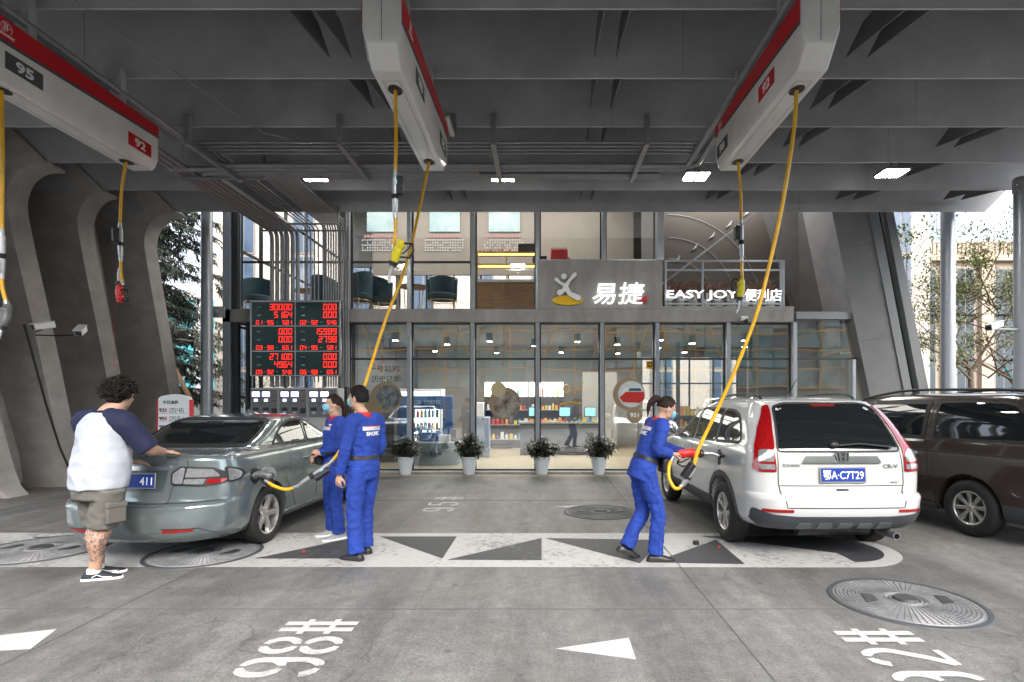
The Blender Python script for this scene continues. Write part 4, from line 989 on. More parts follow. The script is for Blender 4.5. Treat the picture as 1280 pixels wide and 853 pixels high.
b = MB(); b.box(x-.25,x+.25,15,15.4,.05,1.15); part('body', b, mat('terminal_blue', (.30,.36,.45), .4), t, bevel=.02); b = MB(); b.box(x-.16,x+.1,15,15.2,1.151,1.55); part('screen_head', b, M_['white'], t, bevel=.02)
for i,(x0,x1,lb) in enumerate(((1.3,2.4,'bare pale partition behind the cashier desk'),)):
    b = MB(); b.box(x0,x1,17.6,17.7,.05,2.5); solo('partition', b, m_in, lb, 'partition')

# ---------------------------------------------------------------- price board with red digits
m_led = mat('red_led', (1,.02,.012), emit=.45); m_scr = mat('led_screen', (.006,.035,.040), .12, coat=.6)
SEG = {'0':'abcdef','1':'bc','2':'abged','3':'abgcd','4':'fgbc','5':'afgcd','6':'afgedc','7':'abc','8':'abcdefg','9':'abfgcd','-':'g'}
def seg7(b, s, xr, z, h, y, w=None):
    """right aligned seven segment figures on a vertical face"""
    w = w or h*.50; t = h*.105; x = xr
    for ch in reversed(s):
        if ch == '.': b.prism([(x-.6*t+t*.2,z-t*.1),(x+.3*t,z-t*.1),(x+.3*t,z+t*.8),(x-.6*t+t*.2,z+t*.8)], 'y', y-.003, y); x -= t*.5; continue
        if ch == ' ': x -= w*1.2; continue
        x0 = x-w; sh = lambda X, Z: (X+(Z-z)*.06, Z)
        for sg_ in SEG[ch]:
            P = {'a': (x0+t*.2,x-t*.2,z+h-t,z+h), 'g': (x0+t*.2,x-t*.2,z+h/2-t/2,z+h/2+t/2), 'd': (x0+t*.2,x-t*.2,z,z+t), 'f': (x0,x0+t,z+h/2+t*.15,z+h-t*.15), 'b': (x-t,x,z+h/2+t*.15,z+h-t*.15), 'e': (x0,x0+t,z+t*.15,z+h/2-t*.15), 'c': (x-t,x,z+t*.15,z+h/2-t*.15)}[sg_]
            b.prism([sh(P[0],P[2]),sh(P[1],P[2]),sh(P[1],P[3]),sh(P[0],P[3])], 'y', y-.003, y)
        x = x0-w*.30
YL = 11.85; pxm = 690/YL
lx = lambda p: (p-677)/pxm
lz = lambda p: 1.62+(500-p)/pxm
t = thing('price_board', 'black board of red fuel figures in front of the pipes', 'display board', (lx(369), YL, lz(470)))
b = MB(); b.box(lx(312.5), lx(425.5), YL, YL+.10, lz(470.5), lz(375.5)); part('casing', b, M_['steel'], t, bevel=.006)
vals = [('300.00','51.64','01 95','5.81'),('0.00','0.00','02 92','5.46'),('0.00','0.00','03 98','6.51'),('159.89','27.98','04 95','5.81'),('271.00','49.64','05 92','5.46'),('0.00','0.00','06 98','6.51')]
for i, (a, c, d, e) in enumerate(vals):
    cx0 = 315 if i % 2 == 0 else 370; cx1 = 368 if i % 2 == 0 else 423.5; y0 = (378, 408.5, 440)[i//2]; y1 = (407, 438.5, 469)[i//2]
    b = MB(); b.box(lx(cx0), lx(cx1), YL-.012, YL-.001, lz(y1), lz(y0)); s_ = part('screen', b, m_scr, t)
    b = MB(); xr = lx(cx1-3)
    seg7(b, a, xr, lz(y0+9.8), 7.4/pxm, YL-.0125, 4.4/pxm); seg7(b, c, xr, lz(y0+19.5), 7.4/pxm, YL-.0125, 4.4/pxm)
    seg7(b, e, xr, lz(y1-1.2), 5.0/pxm, YL-.0125, 3.1/pxm); seg7(b, d[3:], lx(cx0+27), lz(y1-1.2), 5.0/pxm, YL-.0125, 3.3/pxm); seg7(b, d[:2], lx(cx0+13), lz(y1-1.2), 5.0/pxm, YL-.0125, 3.3/pxm)
    part('digits', b, m_led, s_)
    b = MB()
    for zz in (y0+6.5, y0+16.5): b.merge(lettering('金额' if zz < y0+10 else '油量', .09, .035, (lx(cx0+9), YL-.0125, lz(zz)), (1,0,0), (0,0,1)))
    for xx in (cx0+16, cx0+31.5): b.box(lx(xx)-.02, lx(xx)+.02, YL-.0145, YL-.0125, lz(y1-4)-.006, lz(y1-4)+.006)
    part('caption', b, mat('led_caption', (.35,.45,.45), .5), s_)
# pump control cabinets
YC = 11.55; cs = 690/YC
for i, (a, c) in enumerate(((313,348.2),(349,384.2),(385,422))):
    x0, x1 = (a-677)/cs, (c-677)/cs; z = lambda p: 1.62+(500-p)/cs
    t = thing('pump_control_cabinet', ['grey pump control cabinet, leftmost of three, behind the sedan roof','grey pump control cabinet in the middle, behind the sedan','grey pump control cabinet nearest the masked woman'][i], 'control cabinet', ((x0+x1)/2, YC, 0), 'pump control cabinets')
    b = MB(); b.box(x0, x1, YC, YC+.4, .0, z(485)); part('body', b, mat('cabinet_white', (.45,.46,.46), .4), t, bevel=.01)
    b = MB(); b.box(x0+.02, x1-.02, YC-.008, YC-.001, z(522), z(487)); fp = part('control_panel', b, mat('cabinet_grey', (.16,.17,.18), .45), t)
    w = x1-x0
    for f in (.20, .56):
        b = MB(); b.box(x0+w*(f-.13), x0+w*(f+.13), YC-.012, YC-.008, z(496), z(490)); part('screen', b, mat('lilac_screen', (.65,.62,1), emit=1.0), fp)
        b = MB(); b.box(x0+w*(f-.06), x0+w*(f+.06), YC-.012, YC-.008, z(502), z(499)); part('small_screen', b, mat('lilac_screen', (.65,.62,1), emit=1.0), fp)
        b = MB(); b.box(x0+w*(f-.1), x0+w*(f+.1), YC-.02, YC-.008, z(514), z(509.5)); part('receipt_slot', b, M_['black'], fp); b = MB(); b.box(x0+w*(f-.06), x0+w*(f+.06), YC-.022, YC-.008, z(518), z(514.2)); part('tray', b, M_['steel'], fp)
    for py, m in ((495,'sign_red'),(501,None),(506,'sign_red')):
        b = MB(); b.cyl(((x0+w*.85), YC-.008, z(py)), ((x0+w*.85), YC-.035, z(py)), .014, 14); part('knob', b, MATS[m] if m else M_['black'], fp, smooth=40)
    b = MB(); b.box(x0+w*.75, x0+w*.95, YC-.012, YC-.008, z(517), z(510.5)); part('reader', b, M_['black'], fp)
    b = MB()
    for f in (.2,.56,.85): b.box(x0+w*(f-.07), x0+w*(f+.07), YC-.010, YC-.008, z(489), z(488.3))
    b.box(x0+w*.36, x0+w*.42, YC-.014, YC-.008, z(506.5), z(503)); part('caption', b, M_['grey'], fp)
# price totem behind the sedan
YP = 8.9; ps = 690/YP; pz = lambda p: 1.62+(500-p)/ps; pxx = lambda p: (p-677)/ps
t = thing('price_totem', 'white rounded board of fuel prices behind the sedan roof', 'price sign', (pxx(217), YP, 0))
b = MB(); b.prism(rpoly([(pxx(197), .1), (pxx(237), .1), (pxx(236.5), pz(496.5)), (pxx(217), pz(492)), (pxx(197.5), pz(496.5))], [.02,.02,.05,.3,.05]), 'y', YP, YP+.08); part('board', b, mat('totem_white', (.62,.66,.67), .4), t, bevel=.008)
for px in (196.6, 237.4): b = MB(); b.box(pxx(px)-.006, pxx(px)+.006, YP-.006, YP+.086, .1, pz(500)); part('red_edge', b, mat('sign_red', (.6,.02,.03), .4), t)
b = MB(); b.box(pxx(193), pxx(241), YP-.15, YP+.25, 0, .1); part('base', b, M_['grey'], t, bevel=.01)
part('heading', lettering('今日油价', .26, .06, (pxx(213), YP-.002, pz(503)), (1,0,0), (0,0,1), bold=.02), M_['black'], t)
for i, (g_, v_) in enumerate((('92','05.46'),('95','05.81'),('98','06.51'))):
    zz = pz(513+10.5*i)
    part('grade', lettering(g_, .09 if i < 3 else .04, .065, (pxx(202.5), YP-.002, zz), (1,0,0), (0,0,1), bold=.03), M_['black'], t)
    b = MB(); b.box(pxx(207.5)-.012, pxx(207.5)+.012, YP-.002, YP, zz-.03, zz+.03); part('mark', b, mat('sign_red', (.6,.02,.03), .4), t)
    b = MB(); seg7(b, v_, pxx(229.5), zz-.035, .07, YP-.001, .045); part('digits', b, M_['black'], t)
    b = MB(); b.box(pxx(199), pxx(235), YP-.002, YP, zz-.052, zz-.047); part('divider', b, M_['grey'], t)
# ================================================================ outside the canopy
def leaf_cloud(b, c, r, n, L, rnd_, flat=.8, gaps=None):
    for _ in range(n):
        while True:
            p = Vector((rnd_.uniform(-1,1), rnd_.uniform(-1,1), rnd_.uniform(-1,1)))
            if .25 < p.length < 1: break
        q = Vector(c)+Vector((p.x*r, p.y*r, p.z*r*flat))
        leaf_mesh(b, q, (rnd_.uniform(-1,1), rnd_.uniform(-1,1), rnd_.uniform(-.8,.5)), (0,0,1), L*rnd_.uniform(.7,1.3), L*.5, .2)
def broad_tree(x, y, h, label, seed, m, trunk_m, crown=2.2, nb=26, leafn=70, L=.16, r0=.13, clump=.5, bare=0, group='street trees beyond the forecourt', wrap=None, fork=.35):
    r_ = random.Random(seed); t = thing('street_tree', label, 'tree', (x,y,0), group)
    b = MB(); lf = MB(); wr = MB()
    b.tube([(x,y,0),(x+.03,y,h*.16),(x-.05,y,h*fork)], [r0*1.2,r0,r0*.85], 10)
    for i in range(nb):
        a = r_.uniform(0,6.28); el = r_.uniform(.25,1.25); Lb = crown*r_.uniform(.6,1.1); z0 = h*r_.uniform(fork*.85, fork*1.5)
        s = Vector((x,y,min(z0, h*fork))) if i < 6 else Vector((x+r_.uniform(-.3,.3)*crown, y+r_.uniform(-.3,.3)*crown, h*r_.uniform(.4,.7)))
        d = Vector((math.cos(a)*math.cos(el), math.sin(a)*math.cos(el), math.sin(el))); e = s+d*Lb*1.25; mid = s+d*Lb*.6+Vector((r_.uniform(-.2,.2),r_.uniform(-.2,.2),.05))
        b.tube(spline([s, mid, e], 4), [r0*.50*(1-k/8.5) for k in range(9)] if i < 6 else [r0*.25*(1-k/9.5) for k in range(9)], 6)
        if wrap and i < 4: wr.tube([s, s.lerp(mid, .9)], [r0*.62, r0*.45], 8)
        for k in range(3): tw = mid.lerp(e, r_.random()); b.tube([tw, tw+Vector((r_.uniform(-.6,.6), r_.uniform(-.6,.6), r_.uniform(0,.7)))], [r0*.09, r0*.03], 5)
        if r_.random() > bare:
            for q in (mid.lerp(e,.4), e): leaf_cloud(lf, q, clump*r_.uniform(.6,1.3), int(leafn*r_.uniform(.5,1.2)), L, r_)
    part('trunk', b, trunk_m, t, smooth=60); part('crown', lf, m, t)
    if wrap: wr.tube([(x,y,.3),(x+.03,y,h*.16),(x-.05,y,h*fork)], [r0*1.25,r0*1.06,r0*.9], 10); part('trunk_wrap', wr, wrap, t, smooth=60)
m_bark = mat('bark', (.09,.065,.045), .9, var=.3, scale=12); m_bark2 = mat('bark_grey', (.10,.09,.08), .9)
m_lf1 = mat('leaf_green', (.05,.085,.025), .5, col2=(.10,.13,.04), scale=2.2); m_lf2 = mat('leaf_olive', (.07,.10,.03), .5, col2=(.17,.17,.04), scale=3)
broad_tree(15.2, 19.5, 7.6, 'leafy street tree seen between leaning pier and column', 11, m_lf2, m_bark, 2.4, 30, 210, .12, .10, .62)
broad_tree(11.6, 17.5, 9.5, 'tall tree whose twigs hang below the canopy edge', 17, m_lf1, m_bark, 3.0, 14, 110, .13, .06, .55, fork=.5)
broad_tree(17.2, 20.0, 5.8, 'nearly bare tree with teal wrapped trunk right of the round column', 23, m_lf2, m_bark, 2.4, 14, 26, .12, .13, .4, bare=.6, wrap=mat('teal_wrap', (.02,.20,.20), .7), fork=.36)
broad_tree(20.8, 24, 6.5, 'sparse yellowing tree at the right frame edge', 29, m_lf2, m_bark, 2.8, 16, 80, .13, .12, .5, bare=.3)
# cedar at the left: drooping sprays
def cedar(x, y, h, label, seed):
    r_ = random.Random(seed); t = thing('cedar_tree', label, 'tree', (x,y,0), 'cedars beyond the ribs'); b = MB(); lf = MB()
    b.tube([(x,y,0),(x,y,h)], [.28,.08], 12)
    for i in range(110):
        z = 1.9+(h-2.1)*i/110; a = r_.uniform(0,6.28); Lb = (h-z)*.24+1.3; Lb *= r_.uniform(.7,1.1)
        pts = [Vector((x+math.cos(a)*Lb*s, y+math.sin(a)*Lb*s, z+.25*s-.75*s*s)) for s in (0,.25,.5,.75,1)]
        b.tube(pts, [.05,.035,.025,.015,.006], 5)
        for k in range(46):
            s = r_.uniform(.12,1); j = min(3, int(s*4)); p = pts[j].lerp(pts[j+1], s*4-j); side = Vector((-math.sin(a), math.cos(a), 0))*r_.choice((-1,1))
            tw = p+side*r_.uniform(.1,.5)+Vector((math.cos(a)*.15, math.sin(a)*.15, -r_.uniform(.05,.35)))
            for q in range(13):
                w = p.lerp(tw, (q+1)/13); d = (tw-p).normalized()+Vector((r_.uniform(-.7,.7), r_.uniform(-.7,.7), r_.uniform(-.6,.5)))
                leaf_mesh(lf, w, d, (0,0,1), r_.uniform(.12,.20), .042, .2)
    part('trunk', b, m_bark2, t, smooth=60); part('crown', lf, mat('cedar_needles', (.035,.042,.036), .7, spec=.2, col2=(.065,.075,.06), scale=3), t)
cedar(-13.3, 18.6, 11.5, 'grey green cedar with drooping sprays left of the round column', 3); cedar(-17.5, 24, 11, 'grey green cedar farther back at the left', 5)
broad_tree(-10.2, 19.5, 3.6, 'thin leafy young tree right of the left round column', 31, m_lf1, m_bark, 1.1, 12, 30, .10, .05, .35, group='young trees at the left')
b = MB(); b.tube([PX(200,425,15.5), PX(240,503,15)], .06, 8); solo('prop_pole', b, mat('pole_wood', (.22,.13,.07), .8), 'slanting brown prop pole in front of the cedar', 'pole', smooth=60)
# grass, hedge, low fence
b = MB(); r_ = random.Random(2)
for i in range(9000):
    x = r_.uniform(-18,-7.2); y = r_.uniform(16,23); leaf_mesh(b, (x,y,.0), (r_.uniform(-.3,.3), r_.uniform(-.3,.3), 1), (1,0,0), r_.uniform(.2,.5), .03, .1)
solo('grass', b, mat('grass_blades', (.16,.20,.05), .7, col2=(.30,.27,.10), scale=.9), 'yellow green grass strip beyond the left ribs', 'grass', kind='stuff')
b = MB()
for i in range(9000):
    x = r_.uniform(9,40); y = r_.uniform(24.5,26.5); leaf_mesh(b, (x,y,r_.uniform(.0,.9)), (r_.uniform(-1,1), r_.uniform(-1,1), r_.uniform(0,1)), (0,0,1), r_.uniform(.25,.5), .06, .1)
solo('hedge', b, mat('hedge_leaf', (.30,.22,.05), .7, col2=(.16,.15,.05), scale=1.2), 'yellowing low hedge in front of the stone building', 'hedge', kind='stuff')
f = thing('metal_fence', 'low grey bar fence beyond the grass on the left', 'fence', (-13, 24, 0))
for z in (.35, 1.5): b = MB(); b.box(-22,-5.5,23.98,24.02,z,z+.05); part('rail', b, M_['steel'], f)
b = MB()
for i in range(140): x = -22+.118*i; b.box(x-.012,x+.012,23.99,24.01,.1,1.6)
part('bars', b, M_['steel'], f)['kind'] = 'stuff'

# buildings
def building(name, label, x0, x1, y0, y1, h, wallm, cols, rows, wz=(1.2, .55), wx=.55, top=0, z0=0, glassm=None, face='y', sill=True):
    t = thing(name, label, 'building', ((x0+x1)/2, y0, 0)); b = MB(); b.box(x0,x1,y0,y1,0,h); part('wall', b, wallm, t)
    gm = glassm or mat('far_glass', (.04,.055,.07), .25, spec=.3); fm_ = mat('far_frame', (.20,.19,.18), .5)
    cw = (x1-x0)/cols; rh = (h-z0-top)/rows
    for i in range(cols):
        for k in range(rows):
            cx = x0+cw*(i+.5); cz = z0+rh*(k+.5); w = cw*wx/2; hh = rh*wz[1]*.5*1.3
            b = MB(); b.box(cx-w-.08, cx+w+.08, y0-.06, y0-.002, cz-hh-.08, cz+hh+.08); wd = part('window', b, fm_, t)
            g = MB(); g.box(cx-w, cx-.03, y0-.075, y0-.061, cz-hh, cz+hh); g.box(cx+.03, cx+w, y0-.075, y0-.061, cz-hh, cz+hh); part('pane', g, gm, wd)
    return t
m_stone = mat('beige_stone', (.34,.275,.21), .8, var=.06, scale=.6); m_stone2 = mat('pink_stone', (.25,.20,.16), .8, var=.06, scale=.5)
bt = building('stone_building', 'beige stone building with tall window bays beyond the street trees', 26.5, 46, 40, 52, 11.6, m_stone, 7, 3, (1,.8), .42, .6, 1.2)
b = MB(); 
for i in range(8): x = 26.6+2.72*i; b.box(x-.45, x+.45, 39.6, 39.99, 0, 12.9)
part('pilaster', b, m_stone, bt)
b = MB(); b.box(26.2,46,39.5,40.5,11.61,12.0); b.box(28,46,41,51,12.01,13.4); part('cornice', b, m_stone, bt)
b = MB()
for i in range(60): x = 27+.3*i; b.box(x-.05,x+.05,39.7,39.8,12.01,12.9)
b.box(27,45,39.68,39.82,12.9,13.0); part('balustrade', b, m_stone2, bt)
building('stone_building', 'lower beige wing left of the beige stone building', 20, 26.2, 38, 46, 11.4, m_stone2, 3, 4, (1,.6), .5, .4, .8)
building('tower_block', 'white gridded tower block far behind the street trees', 56, 70, 96, 110, 34, mat('tower_white', (.26,.28,.31), .6), 9, 13, (1,.75), .62, .3, .3, glassm=mat('tower_glass', (.15,.24,.34), .15))
b = MB(); b.lathe([(3.0,12.5),(2.8,13.6),(2.0,14.6),(0,15.1)], Matrix.Translation((33.5-4,46,0)), 24); solo('yellow_dome', b, mat('dome_yellow', (.60,.52,.03), .5), 'small yellow dome behind the beige wing', 'dome', smooth=60)
building('far_house', 'pale house with teal window bands beyond the left fence', -34, -13, 38, 46, 9.2, mat('pale_render', (.36,.37,.36), .8), 8, 3, (1,.6), .7, .5, .8, glassm=mat('teal_glass', (.03,.22,.25), .2))
b = MB(); b.box(-34,-12,28,28.2,0,2.2); solo('boundary_wall', b, mat('render_wall', (.34,.32,.29), .9), 'pale boundary wall beyond the left fence', 'wall')
building('rear_building', 'cream building with blue windows behind the shop doorway', -16, 19, 27, 33, 12, mat('cream_render', (.42,.38,.33), .8), 12, 4, (1,.7), .32, .5, .3, glassm=mat('blue_glass', (.04,.07,.12), .15))
# street: road along the right and rear of the viewer
b = MB(); b.box(-60,60,-13.5,-6.5,-.02,.003); ground('road', b, mat('asphalt', (.055,.055,.058), .8, var=.2, scale=6))
b = MB(); 
for x in range(-60, 60, 1): pass
b.box(-60,60,-10.08,-9.96,.003,.007); b.box(-60,60,-9.84,-9.72,.003,.007); ground('road_marking_centre', b, M_['painty'])
# wrapped building opposite: seen mirrored in the shop windows
sc = thing('scaffolded_building', 'building opposite wrapped in teal netting behind bamboo poles', 'building', (0,-19,0))
b = MB(); b.box(-26,46,-24,-19,0,11); part('wall', b, mat('grey_render', (.30,.30,.30), .9, var=.15, scale=.5), sc)
b = MB(); 
for i in range(38):
    for k in range(6):
        x0 = -24+1.75*i; z0 = 2.6+1.55*k; 
        if rnd.random() < .86:
            n = 4; vs = []
            for a in range(n+1):
                for c in range(n+1): vs.append((x0+1.72*a/n, -18.3+.25*math.sin(a*1.3+i)*math.sin(c+k*2.1)+rnd.uniform(-.05,.05), z0+1.5*c/n))
            b.add(vs, [(a*(n+1)+c, (a+1)*(n+1)+c, (a+1)*(n+1)+c+1, a*(n+1)+c+1) for a in range(n) for c in range(n)])
part('netting', b, mat('teal_net', (.16,.30,.28), .8, col2=(.38,.42,.40), scale=.45, detail=6), sc, smooth=180)
m_bam = mat('bamboo', (.75,.36,.05), .6)
for i in range(24):
    x = -17+2.4*i+rnd.uniform(-.4,.4); b = MB(); b.tube([(x,-17.7,0),(x+rnd.uniform(-.3,.3),-17.8,11)], .05, 6); part('bamboo_pole', b, m_bam, sc)
for k in range(6):
    z = 2.5+1.45*k; b = MB(); b.tube([(-22+4*j, -17.6, z+rnd.uniform(-.14,.14)) for j in range(16)], .05, 6); part('bamboo_rail', b, m_bam, sc)
for i in range(9):
    x = -16+3.8*i; b = MB(); b.tube([(x,-17.5,rnd.uniform(2,5)),(x+rnd.uniform(1.5,3.2)*rnd.choice((-1,1)),-17.5,rnd.uniform(7,11))], .045, 6); part('bamboo_brace', b, m_bam, sc)
# ================================================================ cars
def shell(levels, cz=None, nz=70, bulge_r=.05, bulge_f=.14, cr=.28, cf=.45, tap=.035, arch=None, crown=None):
    """body as a stack of rounded plan outlines: levels = (z, y_rear, y_front, half width, rear corner radius)"""
    # parameter along the profile by arc length so flat decks are sampled too
    t = [0]
    for a, c in zip(levels, levels[1:]): t.append(t[-1]+math.sqrt((c[0]-a[0])**2+((c[1]-a[1])*.6)**2+((c[3]-a[3])*.8)**2)+.01)
    rings = []
    for k in range(nz+1):
        u = t[-1]*k/nz; z, yr, yf, w = [pchip(t, [l[i] for l in levels], u) for i in range(4)]
        c = pchip(t, [l[4] if len(l) > 4 else cr for l in levels], u); c = min(c, w*.9, (yf-yr)*.45); c2 = min(cf, w*.9, (yf-yr)*.45)
        half = []
        n1, n2, n3 = 7, 8, 34
        L = yf-yr
        for i in range(n1): x = (w-c)*i/n1; half.append((x, yr))
        for i in range(n2+1): a = R(90*i/n2); half.append((w-c+c*math.sin(a), yr+c-c*math.cos(a)))
        for i in range(1, n3): half.append((w, yr+c+(L-c-c2)*i/n3))
        for i in range(n2+1): a = R(90*i/n2); half.append((w-c2+c2*math.cos(a), yf-c2+c2*math.sin(a)))
        for i in range(1, n1+1): half.append(((w-c2)*(1-i/n1), yf))
        out = []
        yc = (levels[0][1]+levels[0][2])/2; LL = (levels[0][2]-levels[0][1])/2+.2
        for x, y in half:
            s = abs((y-yc)/LL); x2 = x*(1-tap*s**2.2)
            q = 1-(x/w)**2 if w > .01 else 1
            y2 = y-bulge_r*q*(1 if y < yr+c+.01 else 0)*(0 if y > yr+c else 1)+bulge_f*q*(1 if y > yf-c2-.01 else 0)
            zz = z+(crown(x, y, z) if crown else 0)
            out.append((x2, y2, zz))
        full = out+[(-x, y, z_) for x, y, z_ in out[-2:0:-1]]
        rings.append(full)
    b = MB(); b.rings(rings); return b
def cutcyl(b, cyls):
    def f(o):
        ex = []
        for (x0, x1, y, z, r) in cyls:
            c = MB(); c.cyl((x0,y,z),(x1,y,z), r, 56); me = bpy.data.meshes.new('c'); me.from_pydata(c.v, [], c.f)
            bm = bmesh.new(); bm.from_mesh(me); bmesh.ops.recalc_face_normals(bm, faces=bm.faces[:]); bm.to_mesh(me); bm.free()
            q = bpy.data.objects.new('c', me); COL.objects.link(q); ex.append(q)
            m = o.modifiers.new('b', 'BOOLEAN'); m.operation = 'DIFFERENCE'; m.object = q; m.solver = 'EXACT'
        return ex
    return evalmesh(b, [f])
class Skin:
    """projects outlines drawn in a side, rear or top view onto the body"""
    AX = {'rear': ((0,-8,0), (0,1,0)), 'right': ((8,0,0), (-1,0,0)), 'left': ((-8,0,0), (1,0,0)), 'top': ((0,0,8), (0,0,-1))}
    def __init__(s, b): s.bvh = BVHTree.FromPolygons([Vector(v) for v in b.v], b.f)
    def pt(s, ax, u, v, off=.004):
        o, d = s.AX[ax]
        p = Vector((u, -8, v)) if ax == 'rear' else Vector((8, u, v)) if ax == 'right' else Vector((-8, u, v)) if ax == 'left' else Vector((u, v, 8))
        h, n, _, _ = s.bvh.ray_cast(p, Vector(d))
        if h is None:
            h, n, _, _ = s.bvh.find_nearest(p+Vector(d)*8 if ax != 'rear' else Vector((u,-.9,v)))
        if n.dot(Vector(d)) > 0: n = -n
        return h+n*off, n
    def patch(s, ax, poly, off=.004, grid=.05, skirt=.012, flatn=0):
        P = [Vector(p) for p in poly]; Q = []
        for i, p in enumerate(P):
            q = P[(i+1) % len(P)]; n = max(1, int((q-p).length/grid)); Q += [p.lerp(q, k/n) for k in range(n)]
        xs = [p.x for p in Q]; ys = [p.y for p in Q]; pts = list(Q); nb = len(Q)
        def inside(x, y):
            c = False
            for i in range(nb):
                a, b = Q[i], Q[i-1]
                if (a.y > y) != (b.y > y) and x < (b.x-a.x)*(y-a.y)/(b.y-a.y)+a.x: c = not c
            return c
        y = min(ys)+grid/2
        while y < max(ys):
            x = min(xs)+grid/2
            while x < max(xs):
                if inside(x, y) and min((Vector((x,y))-q).length for q in Q) > grid*.4: pts.append(Vector((x,y)))
                x += grid
            y += grid
        r_ = delaunay_2d_cdt(pts, [(i, (i+1) % nb) for i in range(nb)], [list(range(nb))], 1, 1e-5)
        vv, ff = r_[0], r_[2]; b = MB(); V = []; N = []
        for q in vv: p, n = s.pt(ax, q.x, q.y, off); V.append(p); N.append(n)
        b.add(V, [tuple(f) for f in ff])
        # skirt on the border
        cnt = {}
        for f in ff:
            for i in range(len(f)): e = tuple(sorted((f[i], f[(i+1) % len(f)]))); cnt[e] = cnt.get(e, 0)+1
        be = [e for e, c in cnt.items() if c == 1]; mp = {}
        for e in be:
            for i in e:
                if i not in mp: mp[i] = len(b.v); b.v.append(tuple(V[i]-N[i]*(off+skirt)))
        for a, c in be: b.f.append((a, c, mp[c], mp[a]))
        return b
    def seam(s, ax, pts, w=.007, off=.0015, step=.03):
        P = [Vector(p) for p in pts]; Q = []
        for p, q in zip(P, P[1:]): n = max(1, int((q-p).length/step)); Q += [p.lerp(q, k/n) for k in range(n)]
        Q.append(P[-1]); b = MB(); v = []
        for i, q in enumerate(Q):
            d = (Q[min(i+1, len(Q)-1)]-Q[max(i-1, 0)]).normalized(); n_ = Vector((-d.y, d.x))
            for k in (-1, 1):
                p, n = s.pt(ax, (q+n_*w/2*k).x, (q+n_*w/2*k).y, off); v.append(p)
        b.add(v, [(2*i, 2*i+1, 2*i+3, 2*i+2) for i in range(len(Q)-1)]); return b
    def text(s, ax, txt, u, v, w, h, off=.004, bold=.02):
        t = fit(text(txt, 1, .0, bold, res=2), w, h); sgn = -1 if ax == 'left' else 1; b = MB(); V = []
        for q in t.v:
            p, n = s.pt(ax, u+q[0]*sgn, v+q[1], off); V.append(p)
        b.v = [tuple(p) for p in V]; b.f = t.f; return b
def wheel(parent, x, y, R_, rr, side, style, width=.21):
    """side -1 left, +1 right: the rim faces outwards"""
    w = empty_part('wheel', (x, y, R_), parent); Mx = Matrix.Rotation(R(90)*side, 4, 'Y')
    b = MB(); h = width/2
    pr = [(rr-.005,-h*.8),(rr+.01,-h*.95),(rr+.03,-h),(R_-.05,-h*.98),(R_-.015,-h*.82),(R_,-h*.6),(R_,h*.6),(R_-.015,h*.82),(R_-.05,h*.98),(rr+.03,h),(rr+.012,h*.95),(rr-.005,h*.8)]
    for i in range(3): z = h*(-.4+.4*i); pr = pr
    b.lathe(pr, Mx, 56, closed=False); part('tyre', b, M_['rub'], w, smooth=35)
    b = MB(); b.lathe([(rr,-h*.8),(rr,h*.82),(rr-.012,h*.84),(rr-.022,h*.74),(rr-.03,-.02),(rr-.03,-h*.8)], Mx, 48)
    n = style['n']; D = style.get('dual', 0)
    for k in range(n):
        a0 = 2*math.pi*k/n+style.get('ph', 0)
        for dd in ((-D, D) if D else (0,)):
            a = a0+dd; ri, ro = .05, rr-.018; wi, wo = style['wi'], style['wo']
            ca, sa = math.cos(a), math.sin(a)
            def Pp(r_, s_, z): return Mx @ Vector((r_*ca-s_*sa, r_*sa+s_*ca, z))
            v = []
            for r_, ww, zt, zb in ((ri, wi, h*.62, h*.2), ((ri+ro)/2, (wi+wo)/2*style.get('mid',1), h*.66, h*.30), (ro, wo, h*.74, h*.34)):
                v += [Pp(r_,-ww,zb), Pp(r_,-ww*.75,zt), Pp(r_,ww*.75,zt), Pp(r_,ww,zb)]
            b.add(v, [(0,1,5,4),(1,2,6,5),(2,3,7,6),(3,0,4,7),(4,5,9,8),(5,6,10,9),(6,7,11,10),(7,4,8,11),(0,3,2,1),(8,9,10,11)])
    b.lathe([(0,h*.70),(.028,h*.70),(.034,h*.64),(.062,h*.60),(.07,h*.3),(0,h*.2)], Mx, 24)
    part('rim', b, mat('alloy', (.62,.61,.59), .33, .85), w, smooth=30, bevel=.003)
    b = MB(); b.lathe([(0,-.02),(rr*.72,-.02),(rr*.74,.0),(rr*.72,.006),(0,.006)], Mx, 36); part('brake_disc', b, mat('brake_steel', (.12,.11,.10), .5, .7), w, smooth=30)
    return w
def plate(sk, parent, u, v, txt, w=.44, h=.14, off=.02, first=None):
    p, n = sk.pt('rear', u, v, off); Mx = frame(p, (1,0,0), (0, .08, 1))
    f = MB(); f.T = Mx; f.box(-w/2-.012, w/2+.012, -h/2-.014, h/2+.012, -.012, .0); fr = part('number_plate', f, mat('plate_frame', (.33,.32,.30), .4, .6), parent, bevel=.004)
    b = MB(); b.T = Mx; b.box(-w/2, w/2, -h/2, h/2, .001, .004); part('plate_face', b, mat('plate_blue', (.008,.045,.30), .3), fr, bevel=.002)
    t = fit(text(txt, 1, .01, .01), w*.92, h*.74); t.v = [tuple(Mx @ Vector((q[0], q[1], q[2]*.1+.0055))) for q in t.v]; part('plate_number', t, M_['txtw'], fr)
    return fr
def carglass(): return mat('tinted_car_glass', (.010,.012,.013), .03, spec=.8, coat=.5)
m_lens_r = mat('red_lens', (.33,.006,.008), .12, coat=.8, col2=(.20,.004,.006), scale=60); m_lens_c = mat('clear_lens', (.50,.51,.52), .08, .6, coat=1, col2=(.36,.37,.38), scale=30); m_seal = mat('car_seal', (.012,.012,.013), .6)

